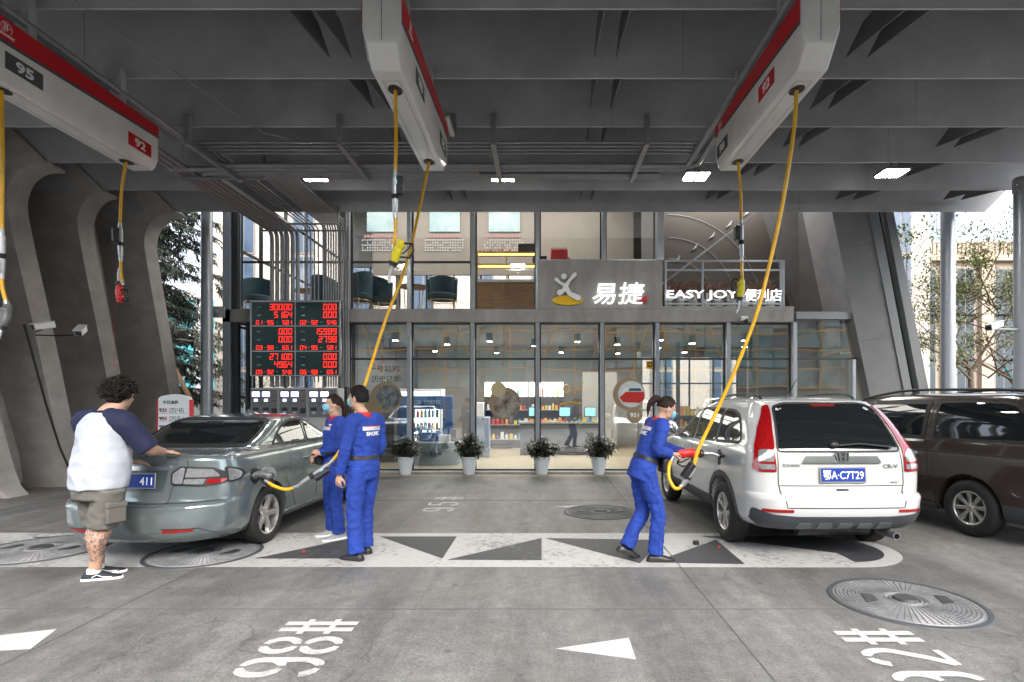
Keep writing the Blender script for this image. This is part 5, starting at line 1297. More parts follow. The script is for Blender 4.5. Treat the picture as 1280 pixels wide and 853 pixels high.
# ---------------------------------------------------------------- grey green sedan
sed = thing('parked_sedan', 'grey green sedan being refuelled, a man leaning on its boot', 'car', (-3.96, 6.31, 0), 'cars being served on the forecourt', rot=R(-2.6))
m_sed = mat('sedan_paint', (.185,.225,.23), .20, .5, coat=1)
LV = [(.20,-.70,3.40,.74,.4),(.23,-.86,3.55,.80,.42),(.33,-.93,3.66,.86,.43),(.45,-.95,3.70,.882,.43),(.54,-.95,3.70,.890,.42),(.585,-.94,3.68,.892,.41),(.61,-.90,3.66,.892,.39),(.63,-.855,3.65,.892,.36),(.70,-.84,3.6,.890,.34),(.85,-.82,3.35,.880,.32),(.98,-.805,2.95,.860,.30),(1.04,-.795,2.6,.838,.27),(1.060,-.76,2.45,.815,.25),(1.068,-.60,2.36,.795,.22),(1.078,-.30,2.28,.765,.20),(1.09,-.20,2.22,.745,.2),(1.14,-.06,2.08,.732,.18),(1.22,.16,1.88,.708,.17),(1.32,.38,1.66,.675,.17),(1.385,.56,1.46,.635,.17),(1.42,.76,1.30,.565,.17),(1.438,.98,1.18,.36,.12),(1.443,1.06,1.12,.06,.03)]
def crown_s(x, y, z): return (.018*(1-(x/.85)**2) if .98 < z < 1.06 else 0)
sb = shell(LV, nz=96, cf=.5, tap=.02, bulge_r=.07)
skS = Skin(sb)
wb = 2.675; wr = .325
body = cutcyl(sb, [(.60,1.2,0,.34,.365),(-1.2,-.60,0,.34,.365),(.60,1.2,wb,.34,.365),(-1.2,-.60,wb,.34,.365)])
part('body', body, m_sed, sed, smooth=32)
G = carglass()
def win(sk, car, ax, poly, rim=.022, r=.05, m=None, name='window', grid=.06):
    P = rpoly(poly, r); part(name, sk.patch(ax, P, .003, grid, .006), m or G, car, smooth=60)
    b = sk.seam(ax, P+[P[0]], rim, .006); return part('window_seal', b, m_seal, car, smooth=60)
rw = [(-.67,1.112),(.67,1.112),(.585,1.36),(.46,1.388),(-.46,1.388),(-.585,1.36)]
win(skS, sed, 'rear', rw, .03, .05, name='rear_window')
for ax in ('right', 'left'):
    win(skS, sed, ax, [(.30,1.095),(.52,1.262),(.78,1.352),(1.10,1.372),(1.12,1.085)], .022, [.03,.1,.1,.03,.03])
    win(skS, sed, ax, [(1.17,1.085),(1.17,1.372),(1.40,1.352),(1.78,1.19),(2.02,1.085)], .022, [.03,.03,.1,.1,.03], name='front_window')
# see-through front side window: brighter panel of the cabin beyond
    for pts in ([(.62,.30),(.52,.45),(.30,.72),(.25,.95),(.28,1.05)], [(1.145,.28),(1.145,1.05)], [(2.1,.28),(2.15,.6),(2.06,1.04)]):
        part('door_seam', skS.seam(ax, pts, .008), m_seal, sed)
    part('sill', skS.patch(ax, rpoly([(.36,.215),(2.3,.215),(2.3,.29),(.38,.29)], .02), .012, .08), m_sed, sed, smooth=50)
    for y in (.95, 1.95):
        h_ = skS.patch(ax, rpoly([(y-.10,.865),(y+.10,.875),(y+.10,.90),(y-.10,.895)], .012), .03, .03, .02); part('door_handle', h_, m_sed, sed, smooth=50)
    part('side_marker', skS.seam(ax, [(-.55,.50),(.0-.36,.50)], .004), m_seal, sed)
# rear lamps wrap the corner
for s_, ax in ((1, 'right'), (-1, 'left')):
    P = [(.36*s_,.895),(.375*s_,.780),(.66*s_,.765),(.80*s_,.780),(.84*s_,.825),(.80*s_,.900),(.72*s_,.950),(.45*s_,.965)]
    lp = part('tail_lamp', skS.patch('rear', rpoly(P, .03), .010, .035, .02), M_['black'], sed, smooth=60)
    part('clear_lens', skS.patch('rear', rpoly([(.385*s_,.890),(.39*s_,.800),(.48*s_,.793),(.50*s_,.950),(.46*s_,.950)], .02), .016, .03), m_lens_c, lp, smooth=60)
    part('clear_lens', skS.patch('rear', rpoly([(.515*s_,.905),(.50*s_,.855),(.775*s_,.855),(.72*s_,.930),(.52*s_,.947)], .02), .016, .03), m_lens_c, lp, smooth=60)
    part('clear_lens', skS.patch('rear', rpoly([(.50*s_,.840),(.49*s_,.793),(.66*s_,.787),(.68*s_,.840)], .015), .016, .03), m_lens_c, lp, smooth=60)
    part('red_lens', skS.patch('rear', rpoly([(.69*s_,.840),(.68*s_,.787),(.79*s_,.793),(.815*s_,.830)], .012), .016, .03), m_lens_r, lp, smooth=60)
    sp = skS.patch(ax, rpoly([(-.70,.785),(-.56,.80),(-.47,.865),(-.58,.925),(-.70,.95)], .03), .010, .035, .02); part('lamp_wrap', sp, M_['black'], lp, smooth=60)
    sp = skS.patch(ax, rpoly([(-.68,.80),(-.58,.815),(-.52,.865),(-.60,.91),(-.68,.93)], .02), .016, .035); part('clear_lens', sp, m_lens_c, lp, smooth=60)
    part('bumper_reflector', skS.patch('rear', rpoly([(.36*s_,.335),(.62*s_,.345),(.62*s_,.368),(.36*s_,.368)], .01), .006, .04), m_lens_r, sed, smooth=60)
    part('bumper_seam', skS.seam('rear', [(.34*s_,.375),(.66*s_,.370),(.74*s_,.300),(.76*s_,.240)], .008), m_seal, sed)
part('boot_seam', skS.seam('rear', [(-.50,1.04),(-.52,.97),(-.38,.74),(-.36,.60),(-.30,.585),(.30,.585),(.36,.60),(.38,.74),(.52,.97),(.50,1.04)], .009), m_seal, sed)
part('bumper_seam', skS.seam('rear', [(-.80,.625),(-.3,.61),(.3,.61),(.80,.625)], .007), m_seal, sed)
part('plate_recess', skS.patch('rear', rpoly([(-.33,.945),(.33,.945),(.30,.715),(-.30,.715)], .04), .002, .05), mat('recess_shade_paint', (.10,.13,.13), .3, .5, coat=.6), sed, smooth=60)  # darker copy of the body paint carries the shade of the recess
part('chrome_strip', skS.patch('rear', rpoly([(-.36,.965),(.36,.965),(.35,.925),(-.35,.925)], .01), .014, .05), M_['chrome'], sed, smooth=50)
plate(skS, sed, 0, .825, '鄂A·    411', .44, .13)
part('boot_lettering', skS.text('rear', '9-3', .36, 1.0, .11, .028), M_['chrome'], sed)
# rear parcel items, high brake lamp and fin antenna
b = MB(); b.prism([(1.02,1.435),(1.20,1.437),(1.17,1.46),(1.06,1.50)], 'x', -.018, .018); part('roof_antenna', b, m_sed, sed, bevel=.006)
part('brake_lamp', skS.patch('rear', rpoly([(-.09,1.35),(.09,1.35),(.09,1.33),(-.09,1.33)], .006), .012, .05), M_['black'], sed)
b = MB(); p, n = skS.pt('right', 1.92, 1.02, 0); b.ell((p.x+.10, 1.95, 1.07), .09, .06, .065); b.beam((p.x-.01,1.93,1.04),(p.x+.06,1.95,1.05),.03); part('wing_mirror', b, m_sed, sed, smooth=60)
b = MB(); b.ell((-p.x-.10, 1.95, 1.07), .09, .06, .065); b.beam((-p.x+.01,1.93,1.04),(-p.x-.06,1.95,1.05),.03); part('wing_mirror', b, m_sed, sed, smooth=60)
# open fuel flap and inlet
fc = (-.31, .80)
b = MB(); p, n = skS.pt('right', *fc, 0)
part('fuel_recess', skS.patch('right', circ(fc, .085, 24), .003, .03), M_['black'], sed, smooth=60)
b = MB(); b.cyl(p+n*.004, p+n*.02, .04, 20); part('fuel_neck', b, M_['steel'], sed, smooth=40)
b = MB(); hinge = p+Vector((.0,.085,0)); dd = (Vector((.78,.62,0))).normalized(); b.T = frame(hinge+dd*.09, dd, (0,0,1)); b.cyl((0,0,-.006),(0,0,.006),.085,28); part('fuel_flap', b, m_sed, sed, smooth=40, bevel=.003)
st5 = dict(n=5, dual=0, wi=.035, wo=.052, ph=.3, mid=.72)
for x, s_ in ((.775, 1), (-.775, -1)):
    for y in (0, wb): wheel(sed, x, y, wr, .225, s_, st5)
b = MB(); b.box(-.60,.60,-.55,3.2,.20,.30); b.box(-.8,.8,.5,2.2,.21,.32); part('underbody', b, M_['black'], sed)
b = MB(); b.cyl((-.5,-.86,.24),(-.5,-.5,.26),.035,16); part('exhaust', b, M_['steel'], sed, smooth=40)
cab = mat('seat_fabric', (.10,.10,.10), .8)

# ---------------------------------------------------------------- white compact four wheel drive
suv = thing('parked_car', 'white compact off-roader seen from behind with open fuel flap', 'car', (2.965, 6.37, 0), 'cars being served on the forecourt', rot=R(1.3))
m_suv = mat('suv_paint', (.52,.53,.525), .25, 0, coat=1)
LV = [(.30,-.60,3.30,.78,.3),(.34,-.82,3.45,.84,.3),(.42,-.90,3.55,.885,.3),(.56,-.935,3.60,.90,.28),(.64,-.935,3.60,.905,.26),(.675,-.90,3.59,.905,.25),(.69,-.845,3.58,.905,.22),(.80,-.84,3.52,.905,.20),(.95,-.83,3.2,.90,.19),(1.04,-.815,2.8,.888,.19),(1.10,-.80,2.45,.868,.19),(1.16,-.775,2.25,.84,.20),(1.28,-.70,2.05,.805,.22),(1.42,-.60,1.78,.762,.24),(1.54,-.49,1.48,.695,.24),(1.60,-.40,1.25,.64,.24),(1.635,-.22,1.0,.58,.26),(1.655,.0,.75,.42,.2),(1.66,.25,.45,.1,.05)]
ub = shell(LV, nz=96, cf=.5, tap=.02, bulge_r=.05); skU = Skin(ub); wb = 2.62; wr = .345
body = cutcyl(ub, [(.60,1.2,0,.36,.395),(-1.2,-.60,0,.36,.395),(.60,1.2,wb,.36,.395),(-1.2,-.60,wb,.36,.395)])
part('body', body, m_suv, suv, smooth=32)
win(skU, suv, 'rear', [(-.625,1.10),(.625,1.10),(.53,1.545),(.40,1.58),(-.40,1.58),(-.53,1.545)], .02, .05, name='rear_window')
m_clad = mat('cladding', (.045,.05,.058), .5)
for s_, ax in ((1, 'right'), (-1, 'left')):
    S2 = lambda L: [(x*s_, z) for x, z in L]
    lp = part('tail_lamp', skU.patch('rear', rpoly(S2([(.645,.90),(.80,.90),(.845,.94),(.81,1.12),(.725,1.33),(.615,1.54),(.56,1.565),(.555,1.545),(.615,1.30),(.65,1.10)]), .02), .012, .035, .02), m_lens_r, suv, smooth=60)
    part('clear_lens', skU.patch('rear', rpoly(S2([(.665,1.0),(.80,1.0),(.78,1.11),(.70,1.12),(.665,1.08)]), .015), .018, .03), m_lens_c, lp, smooth=60)
    part('clear_lens', skU.patch('rear', rpoly(S2([(.66,.925),(.79,.925),(.80,.975),(.66,.975)]), .012), .018, .03), m_lens_c, lp, smooth=60)
    part('bumper_reflector', skU.patch('rear', rpoly(S2([(.52,.515),(.80,.515),(.79,.545),(.52,.545)]), .01), .008, .04), m_lens_r, suv, smooth=60)
    win(skU, suv, ax, [(-.42,1.16),(.30,1.13),(.30,1.50),(.05,1.50),(-.22,1.43)], .03, [.10,.02,.02,.12,.16], name='rear_side_window')
    win(skU, suv, ax, [(.36,1.13),(1.12,1.11),(1.12,1.51),(.36,1.51)], .024, .03, name='rear_door_window')
    win(skU, suv, ax, [(1.19,1.11),(2.12,1.08),(1.75,1.34),(1.42,1.49),(1.19,1.51)], .024, [.03,.03,.1,.1,.03], name='front_window')
    for pts in ([(.40,.42),(.36,.62),(.20,.82),(.16,1.10)], [(1.155,.38),(1.155,1.09)], [(2.15,.38),(2.2,.7),(2.18,1.06)]): part('door_seam', skU.seam(ax, pts, .008), m_seal, suv)
    for y in (.62, 1.65): part('door_handle', skU.patch(ax, rpoly([(y-.11,.93),(y+.11,.94),(y+.11,.975),(y-.11,.965)], .015), .035, .03, .02), m_suv, suv, smooth=50)
    part('sill_cladding', skU.patch(ax, rpoly([(.40,.305),(2.25,.305),(2.25,.46),(.42,.47)], .02), .014, .08), m_clad, suv, smooth=50)
    for y in (0, wb):
        ar = [(y+.395*math.cos(R(a)), .36+.395*math.sin(R(a))) for a in range(-5, 186, 10)]; ar2 = [(y+.455*math.cos(R(a)), .36+.455*math.sin(R(a))) for a in range(185, -6, -10)]
        part('arch_cladding', skU.patch(ax, ar+ar2, .010, .05), m_clad, suv, smooth=50)
    b = MB(); b.tube(spline([skU.pt('top', .52*s_, y, .0+d)[0] for y, d in ((-.2,0),(-.1,.035),(.3,.045),(1.0,.045),(1.15,.0))], 5), .014, 8); part('roof_rail', b, M_['black'], suv, smooth=60)
    p, n = skU.pt(ax, 2.05, 1.10, 0); b = MB(); b.ell((p.x+.13*s_, 2.02, 1.16), .10, .07, .085); b.beam((p.x-.01*s_,2.03,1.10),(p.x+.08*s_,2.02,1.13),.035); part('wing_mirror', b, m_suv, suv, smooth=60)
    b = MB(); b.ell((p.x+.13*s_, 1.958, 1.16), .085, .01, .07); part('mirror_glass', b, M_['chrome'], suv, smooth=60)
part('bumper_cladding', skU.patch('rear', rpoly([(-.86,.545),(-.72,.495),(-.45,.475),(.45,.475),(.72,.495),(.86,.545),(.85,.33),(.70,.31),(-.70,.31),(-.85,.33)], .03), .012, .06), m_clad, suv, smooth=50)
for i in range(5): u = -.40+.2*i; part('bumper_recess', skU.patch('rear', rpoly([(u-.075,.355),(u+.075,.355),(u+.065,.415),(u-.065,.415)], .015), .016, .04), mat('cladding2', (.09,.10,.115), .35), suv, smooth=50)
part('tailgate_seam', skU.seam('rear', [(-.62,1.10),(-.63,.90),(-.63,.78),(-.58,.56),(.58,.56),(.63,.78),(.63,.90),(.62,1.10)], .010), m_seal, suv)
part('tailgate_seam', skU.seam('rear', [(-.62,.765),(.62,.765)], .008), m_seal, suv)
part('tailgate_recess_shade', skU.seam('rear', rpoly([(-.34,.93),(-.30,.80),(.30,.80),(.34,.93)], .05)[4:-4], .006), mat('soft_shadow_line', (.45,.46,.46), .4), suv)  # soft shade along the recess edge, drawn as a grey line
part('chrome_strip', skU.patch('rear', rpoly([(-.40,.985),(.40,.985),(.365,1.055),(-.365,1.055)], .012), .022, .05, .02), M_['chrome'], suv, smooth=50)
p, n = skU.pt('rear', 0, 1.045, .03); b = MB(); b.T = frame(p, (1,0,0), (0,.15,1)); b.prism(rpoly([(-.055,-.045),(.055,-.045),(.062,.05),(-.062,.05)], .02), 'z', -.012, .002); em = part('badge', b, M_['black'], suv, bevel=.003)
b = MB(); b.T = frame(p, (1,0,0), (0,.15,1)); pl_ = rpoly([(-.055,-.045),(.055,-.045),(.062,.05),(-.062,.05)], .02)
for a, c in zip(pl_, pl_[1:]+pl_[:1]): b.beam((a[0],a[1],.004),(c[0],c[1],.004),.012,.01)
b.beam((-.030,.042,.006),(-.024,-.036,.006),.018,.008); b.beam((.030,.042,.006),(.024,-.036,.006),.018,.008); b.beam((-.026,.0,.006),(.026,0,.006),.008,.018); part('badge_letter', b, M_['chrome'], em)
plate(skU, suv, 0, .875, '鄂A·C7T29', .44, .13)
part('lettering', skU.text('rear', '东风HONDA', -.50, .965, .17, .035), M_['grey'], suv); part('lettering', skU.text('rear', 'CR-V', .50, .955, .16, .042, bold=.04), M_['grey'], suv); part('lettering', skU.text('rear', '4WD', .53, .795, .08, .022), M_['grey'], suv)
part('handle_recess', skU.patch('rear', rpoly([(-.06,.735),(.06,.735),(.06,.718),(-.06,.718)], .006), .006, .03), M_['black'], suv)
b = MB(); b.tube([skU.pt('rear', -.02, 1.15, .03)[0], skU.pt('rear', .2, 1.165, .035)[0], skU.pt('rear', .52, 1.135, .03)[0]], .010, 8); b.ell(skU.pt('rear', -.06, 1.16, .02)[0], .05, .03, .035); part('rear_wiper', b, M_['black'], suv, smooth=60)
part('brake_lamp', skU.patch('rear', rpoly([(-.14,1.575),(.14,1.575),(.12,1.545),(-.12,1.545)], .008), .010, .04), mat('dull_red', (.15,.01,.01), .3), suv)
b = MB(); p, n = skU.pt('top', -.10, .05, 0); b.tube([p, p+Vector((.05,-.10,.20))], [.008,.004], 6); b.ell(p, .03,.04,.02); part('roof_antenna', b, M_['black'], suv, smooth=60)
part('sunroof', skU.patch('top', rpoly([(-.36,.45),(.36,.45),(.36,.95),(-.36,.95)], .05), .004, .06), G, suv, smooth=60)
for pos in ((.52,-.935),): b = MB(); b.lathe([(.030,0),(.036,0),(.036,.3),(.0,.3)], Matrix.Translation((pos[0], pos[1], .27)) @ Matrix.Rotation(R(-90), 4, 'X'), 18); part('exhaust', b, M_['steel'], suv, smooth=40)
b = MB(); b.cyl((-.3,-.55,.27),(.45,-.55,.27),.075,16); b.box(-.62,.62,-.5,3.0,.26,.36); b.box(-.8,.8,.5,2.1,.29,.36); part('underbody', b, M_['black'], suv, smooth=40)
# fuel flap on the left flank
fc = (-.10+.12, .98); p, n = skU.pt('left', fc[0], fc[1], 0)
part('fuel_recess', skU.patch('left', rpoly([(fc[0]-.085,fc[1]-.085),(fc[0]+.085,fc[1]-.085),(fc[0]+.085,fc[1]+.085),(fc[0]-.085,fc[1]+.085)], .04), .004, .03), mat('fuel_well', (.40,.41,.41), .35, coat=.5), suv, smooth=60)
b = MB(); b.cyl(p+n*.004, p+n*.03, .035, 18); part('fuel_cap', b, M_['black'], suv, smooth=40)
b = MB(); b.beam(p+Vector((-.01,-.09,0)), p+Vector((-.07,-.15,0)), .03, .03); b.T = None; q = p+Vector((-.085,-.175,0)); b.T = frame(q, Vector((-.45,-.9,0)), (0,0,1)); b.prism(rpoly([(-.08,-.085),(.08,-.085),(.08,.085),(-.08,.085)], .035), 'z', -.006, .006); part('fuel_flap', b, M_['black'], suv, smooth=40)
stV = dict(n=7, dual=0, wi=.020, wo=.034, ph=.2)
for x, s_ in ((.79, 1), (-.79, -1)):
    for y in (0, wb): wheel(suv, x, y, wr, .218, s_, stV)

# ---------------------------------------------------------------- brown people carrier
van = thing('parked_van', 'dark brown people carrier with tinted side windows at the right edge', 'van', (5.94, 6.76, 0), rot=R(13))
m_van = mat('van_paint', (.065,.050,.042), .20, .35, coat=1)
LV = [(.24,-.85,3.7,.82,.3),(.30,-.98,3.9,.88,.3),(.45,-1.04,4.0,.915,.3),(.70,-1.05,4.02,.93,.26),(.90,-1.03,3.8,.93,.25),(1.02,-1.0,3.4,.92,.25),(1.12,-.98,3.1,.905,.25),(1.22,-.95,2.9,.88,.25),(1.38,-.88,2.55,.845,.27),(1.52,-.80,2.25,.80,.28),(1.62,-.70,2.0,.735,.28),(1.68,-.55,1.75,.64,.28),(1.705,-.2,1.4,.45,.2),(1.71,.3,.9,.1,.05)]
vb = shell(LV, nz=96, cf=.6, tap=.05); skV = Skin(vb); wb = 3.0; wr = .335
body = cutcyl(vb, [(.62,1.3,0,.35,.385),(-1.3,-.62,0,.35,.385),(.62,1.3,wb,.35,.385),(-1.3,-.62,wb,.35,.385)]); part('body', body, m_van, van, smooth=32)
for ax in ('left', 'right'):
    win(skV, van, ax, [(-.72,1.16),(.46,1.13),(.46,1.585),(.10,1.60),(-.52,1.575)], .026, [.16,.03,.03,.05,.20], name='rear_side_window')
    win(skV, van, ax, [(.60,1.13),(1.52,1.12),(1.52,1.58),(.60,1.59)], .06, .04, name='sliding_door_window')
    win(skV, van, ax, [(1.60,1.12),(2.7,1.10),(2.35,1.36),(2.0,1.53),(1.60,1.58)], .024, [.03,.03,.1,.1,.03], name='front_window')
    for pts in ([(.52,1.62),(.52,.75),(.44,.50),(.40,.30)], [(1.56,1.60),(1.56,.30)], [(2.7,.30),(2.75,1.08)]): part('door_seam', skV.seam(ax, pts, .010), m_seal, van)
    part('slide_rail', skV.seam(ax, [(-.90,.985),(.52,.97),(1.5,.97)], .016, .002), m_seal, van)
    part('window_trim', skV.seam(ax, [(.56,1.095),(2.6,1.075)], .030, .012), M_['chrome'], van)
    part('door_handle', skV.patch(ax, rpoly([(.62,.915),(.84,.92),(.84,.955),(.62,.95)], .015), .035, .03, .02), M_['chrome'], van, smooth=50)
    part('sill', skV.patch(ax, rpoly([(.42,.245),(2.55,.245),(2.55,.33),(.44,.33)], .02), .014, .08), m_van, van, smooth=50)
    part('bumper_cladding', skV.patch(ax, rpoly([(-.95,.25),(-.40,.25),(-.40,.44),(-.95,.44)], .02), .010, .06), m_clad, van, smooth=50)
    s_ = -1 if ax == 'left' else 1
    b = MB(); b.tube(spline([skV.pt('top', .60*s_, y, d)[0] for y, d in ((-.55,.0),(-.40,.045),(.2,.06),(1.1,.06),(1.75,.02),(1.9,.0))], 6), .018, 8); part('roof_rail', b, M_['black'], van, smooth=60)
win(skV, van, 'rear', [(-.66,1.12),(.66,1.12),(.56,1.55),(-.56,1.55)], .02, .05, name='rear_window')
for s_ in (1,-1): part('tail_lamp', skV.patch('rear', rpoly([(.70*s_,.95),(.86*s_,.95),(.80*s_,1.45),(.70*s_,1.45)], .02), .012, .04), m_lens_r, van, smooth=60)
stM = dict(n=8, dual=0, wi=.018, wo=.034, ph=.1)
for x, s_ in ((.80, 1), (-.80, -1)):
    for y in (0, wb): wheel(van, x, y, wr, .205, s_, stM)
b = MB(); b.box(-.62,.62,-.6,3.4,.22,.32); b.box(-.8,.8,.5,2.4,.24,.32); part('underbody', b, M_['black'], van)
# ================================================================ people
m_skin = mat('skin', (.50,.30,.21), .5, var=.06, scale=12, spec=.3); m_hair = mat('black_hair', (.008,.007,.007), .6, spec=.2, bump=.6, bscale=120); m_hair2 = mat('brown_hair', (.022,.011,.008), .6, spec=.25, bump=.5, bscale=120)
m_blue = mat('cobalt_cloth', (.014,.052,.33), .85, col2=(.008,.034,.23), scale=6, stretch=(1,1,.4), bump=.25, bscale=70); m_red = mat('red_cloth', (.55,.015,.012), .7); m_mask = mat('mask_blue', (.18,.50,.68), .7, bump=.15, bscale=60); m_belt = mat('belt_leather', (.02,.018,.015), .5)
V = Vector
def hand(b, w, d, n, curl=.5, side=1, s=1.0, spread=1.0, grip=None):
    """palm plus five bent fingers. w wrist, d pointing direction, n back-of-hand normal, side +1 thumb on the d x n side"""
    w = V(w); d = V(d).normalized(); n = V(n); n = (n-d*n.dot(d)).normalized(); t = d.cross(n)*side
    b.tube([w-d*.03*s, w+d*.015*s, w+d*.05*s, w+d*.088*s], [.030*s,.032*s,.040*s,.037*s], 12, flat=(1,.5) , right=t)
    for i, (o, L) in enumerate(((.030,.070),(.010,.078),(-.011,.072),(-.030,.056))):
        p = w+d*.085*s+t*o*s; a = 0; pts = [p-d*.02*s]; dd = d+t*o*3*spread
        for k, (f, c) in enumerate(((.45,.75),(.32,1.0),(.26,.7))):
            pts.append(p); a += curl*c; v = (dd*math.cos(a)-n*math.sin(a)).normalized(); p = p+v*L*f*s
        pts.append(p); b.tube(pts, [.0085*s,.0092*s,.0085*s,.0078*s,.0062*s], 8)
    p = w+d*.028*s+t*.028*s; v = (d*.55+t*.75-n*.25*(.5+curl)).normalized(); q = p+v*.036*s; v2 = (d*.8+t*.25-n*.45*curl*1.4).normalized()
    b.tube([p-v*.02*s, p, q, q+v2*.030*s, q+v2*.048*s], [.013*s,.013*s,.011*s,.0098*s,.007*s], 8)
def limb(b, pts, rs, n=5, seg=14, flat=None):
    P = [V(p) for p in pts]; Q = spline(P, n); m = len(Q); R2 = []
    for i in range(m): u = i/(m-1)*(len(pts)-1); k = min(int(u), len(pts)-2); f = u-k; R2.append(rs[k]*(1-f)+rs[k+1]*f)
    b.tube(Q, R2, seg, flat=flat)
def head(b, c, yaw, pitch, roll=0, s=1.0, wide=1.0):
    """skull, jaw, nose, ears, lips; returns matrix whose +Y is the look direction"""
    M = Matrix.Translation(V(c)) @ Matrix.Rotation(yaw, 4, 'Z') @ Matrix.Rotation(pitch, 4, 'X') @ Matrix.Rotation(roll, 4, 'Y') @ Matrix.Diagonal((s*wide, s, s, 1))
    t = MB(); t.ell((0,-.012,.022), .077,.097,.098); t.ell((0,.022,-.03), .062,.072,.082); t.ell((0,.045,-.085), .036,.036,.028); t.ell((0,.01,-.065), .060,.062,.045)
    t.tube([(0,.085,.012),(0,.104,-.018),(0,.108,-.030)], [.008,.012,.014], 8); t.ell((0,.088,-.052), .024,.012,.010); t.ell((0,.086,-.062), .020,.011,.008)
    t.ell((0,.078,.022), .055,.016,.010); t.ell((.038,.062,-.022), .022,.020,.022); t.ell((-.038,.062,-.022), .022,.020,.022)
    for q in (-1, 1): t.ell((.078*q,-.012,-.012), .009,.020,.032); t.ell((.083*q,-.018,.004), .007,.012,.018)
    b.merge(t, M); return M
def eyes(par, M, m=None):
    for q in (-1, 1):
        b = MB(); b.ell(M @ V((.031*q,.081,.004)), .012,.008,.007, 10, 8); e = part('eye', b, mat('eye_white', (.6,.58,.55), .3), par, smooth=60)
        b = MB(); b.ell(M @ V((.031*q,.088,.004)), .006,.004,.006, 8, 6); part('iris', b, M_['black'], e, smooth=60)
        b = MB(); b.tube([M @ V((.018*q,.086,.024)), M @ V((.033*q,.088,.029)), M @ V((.048*q,.080,.023))], [.003,.004,.002], 6); part('eyebrow', b, m_hair, par, smooth=60)
def wrinkle(mb, amp, freq, st=(1,1,1), seed=0):
    nm = [V((0,0,0)) for _ in mb.v]; vv = [V(v) for v in mb.v]
    for f in mb.f:
        a, b_, c = vv[f[0]], vv[f[1]], vv[f[2]]; n = (b_-a).cross(c-a)
        for i in f: nm[i] += n
    out = []
    for v, n in zip(vv, nm):
        if n.length > 0: n.normalize()
        q = V((v.x*st[0], v.y*st[1], v.z*st[2]))*freq+V((seed, seed*.7, 0))
        # ridged noise gives crease-like folds
        h = 1-abs(noise.noise(q))*2.2; h2 = noise.noise(q*2.3+V((5,5,5)))
        out.append(tuple(v+n*amp*(h*.7+h2*.5-.35)))
    mb.v = out; return mb
def cloth(name, b, m, par, vox=.014, amp=.008, freq=9, st=(1,1,1.6), seed=0, sm=3, creases=None):
    r_ = remesh(b, vox, sm, .5); r_ = wrinkle(r_, amp, freq, st, seed); return part(name, r_, m, par, smooth=180)
def skullcap(M, m, par, front=.5, drop=-.05, puff=.012, seed=1, rough=.006, name='hair', back=None):
    """hair shell: high over the forehead, over the ears at the sides, low at the nape"""
    b = MB(); nu, nv = 72, 44; v = []; f = []
    for j in range(nv+1):
        ph = math.pi*.92*j/nv
        for i in range(nu):
            t = 2*math.pi*i/nu; x, y, z = math.sin(ph)*math.cos(t), math.sin(ph)*math.sin(t), math.cos(ph)
            fy = math.sin(t)                      # 1 in front, -1 at the back
            sd_ = drop*1.3; lim = front if fy > .62 else front+(sd_-front)*min(1, (.62-fy)/.40) if fy > .22 else sd_+(drop*3.4-sd_)*min(1, (.22-fy)/.7)
            lim += noise.noise(V((x*9,y*9,seed)))*.05
            k = max(0, min(1, (z-lim)/.10)); k = k*k*(3-2*k)
            r0 = .93+(1+puff/.09-.93)*k
            p = V((x*.077*r0, -.012+y*.099*r0, .022+z*.100*r0))
            n_ = noise.noise(V((x*2.2,y*2.2,z*2.2))*2+V((seed,0,0)))+.6*noise.noise(V((x*14,y*14,z*3))+V((seed,2,0)))
            v.append(M @ (p+V((x,y,z))*n_*rough*k))
    for j in range(nv):
        for i in range(nu): f.append((j*nu+i, (j+1)*nu+i, (j+1)*nu+(i+1) % nu, j*nu+(i+1) % nu))
    b.add(v, f+[tuple(nv*nu+i for i in range(nu))]); o = part(name, b, m, par, smooth=70)
    # loose strands break the outline
    r_ = random.Random(seed); st = MB()
    for _ in range(90):
        t = r_.uniform(0, 2*math.pi); ph = r_.uniform(.05, 1.3); x, y, z = math.sin(ph)*math.cos(t), math.sin(ph)*math.sin(t), math.cos(ph)
        if y > .5 and z < front: continue
        c = V((x*.079, -.012+y*.101, .022+z*.102))*1; g = V((x*.3, y*.3-.5, -.6*(1-z))).normalized(); n = V((x,y,z)); g = (g-n*g.dot(n)).normalized()
        q = [c+n*(puff*.8), c+n*(puff+.004)+g*.015, c+n*(puff+.001)+g*.035]
        st.tube([M @ p for p in q], [.0022,.0018,.0005], 4)
    part('strands', st, m, o); return o
def mask(M, par):
    b = MB(); rows = []
    for k, z in enumerate((-.002,-.022,-.045,-.068,-.088)):
        r_ = []
        for a in range(-66, 67, 11):
            ca, sa = math.cos(R(a)), math.sin(R(a)); e = (.103,.113,.112,.104,.086)[k]; w = (.064,.070,.070,.062,.048)[k]
            r_.append(M @ V((w*sa*1.12, .008+e*ca, z+.010*(1-ca))))
        rows.append(r_)
    n = len(rows[0]); v = [p for q in rows for p in q]; f = [(i*n+k, i*n+k+1, (i+1)*n+k+1, (i+1)*n+k) for i in range(len(rows)-1) for k in range(n-1)]
    b.add(v, f); o = part('face_mask', b, m_mask, par, smooth=80); s_ = o.modifiers.new('th', 'SOLIDIFY'); s_.thickness = .002
    b = MB()
    for q in (-1, 1):
        for z0, z1 in ((-.006,.006),(-.08,-.035)): b.tube([M @ V((.066*q,.045,z0)), M @ V((.078*q,.01,(z0+z1)/2)), M @ V((.086*q,-.022,z1))], .0016, 5)
    part('ear_loop', b, M_['txtw'], o)
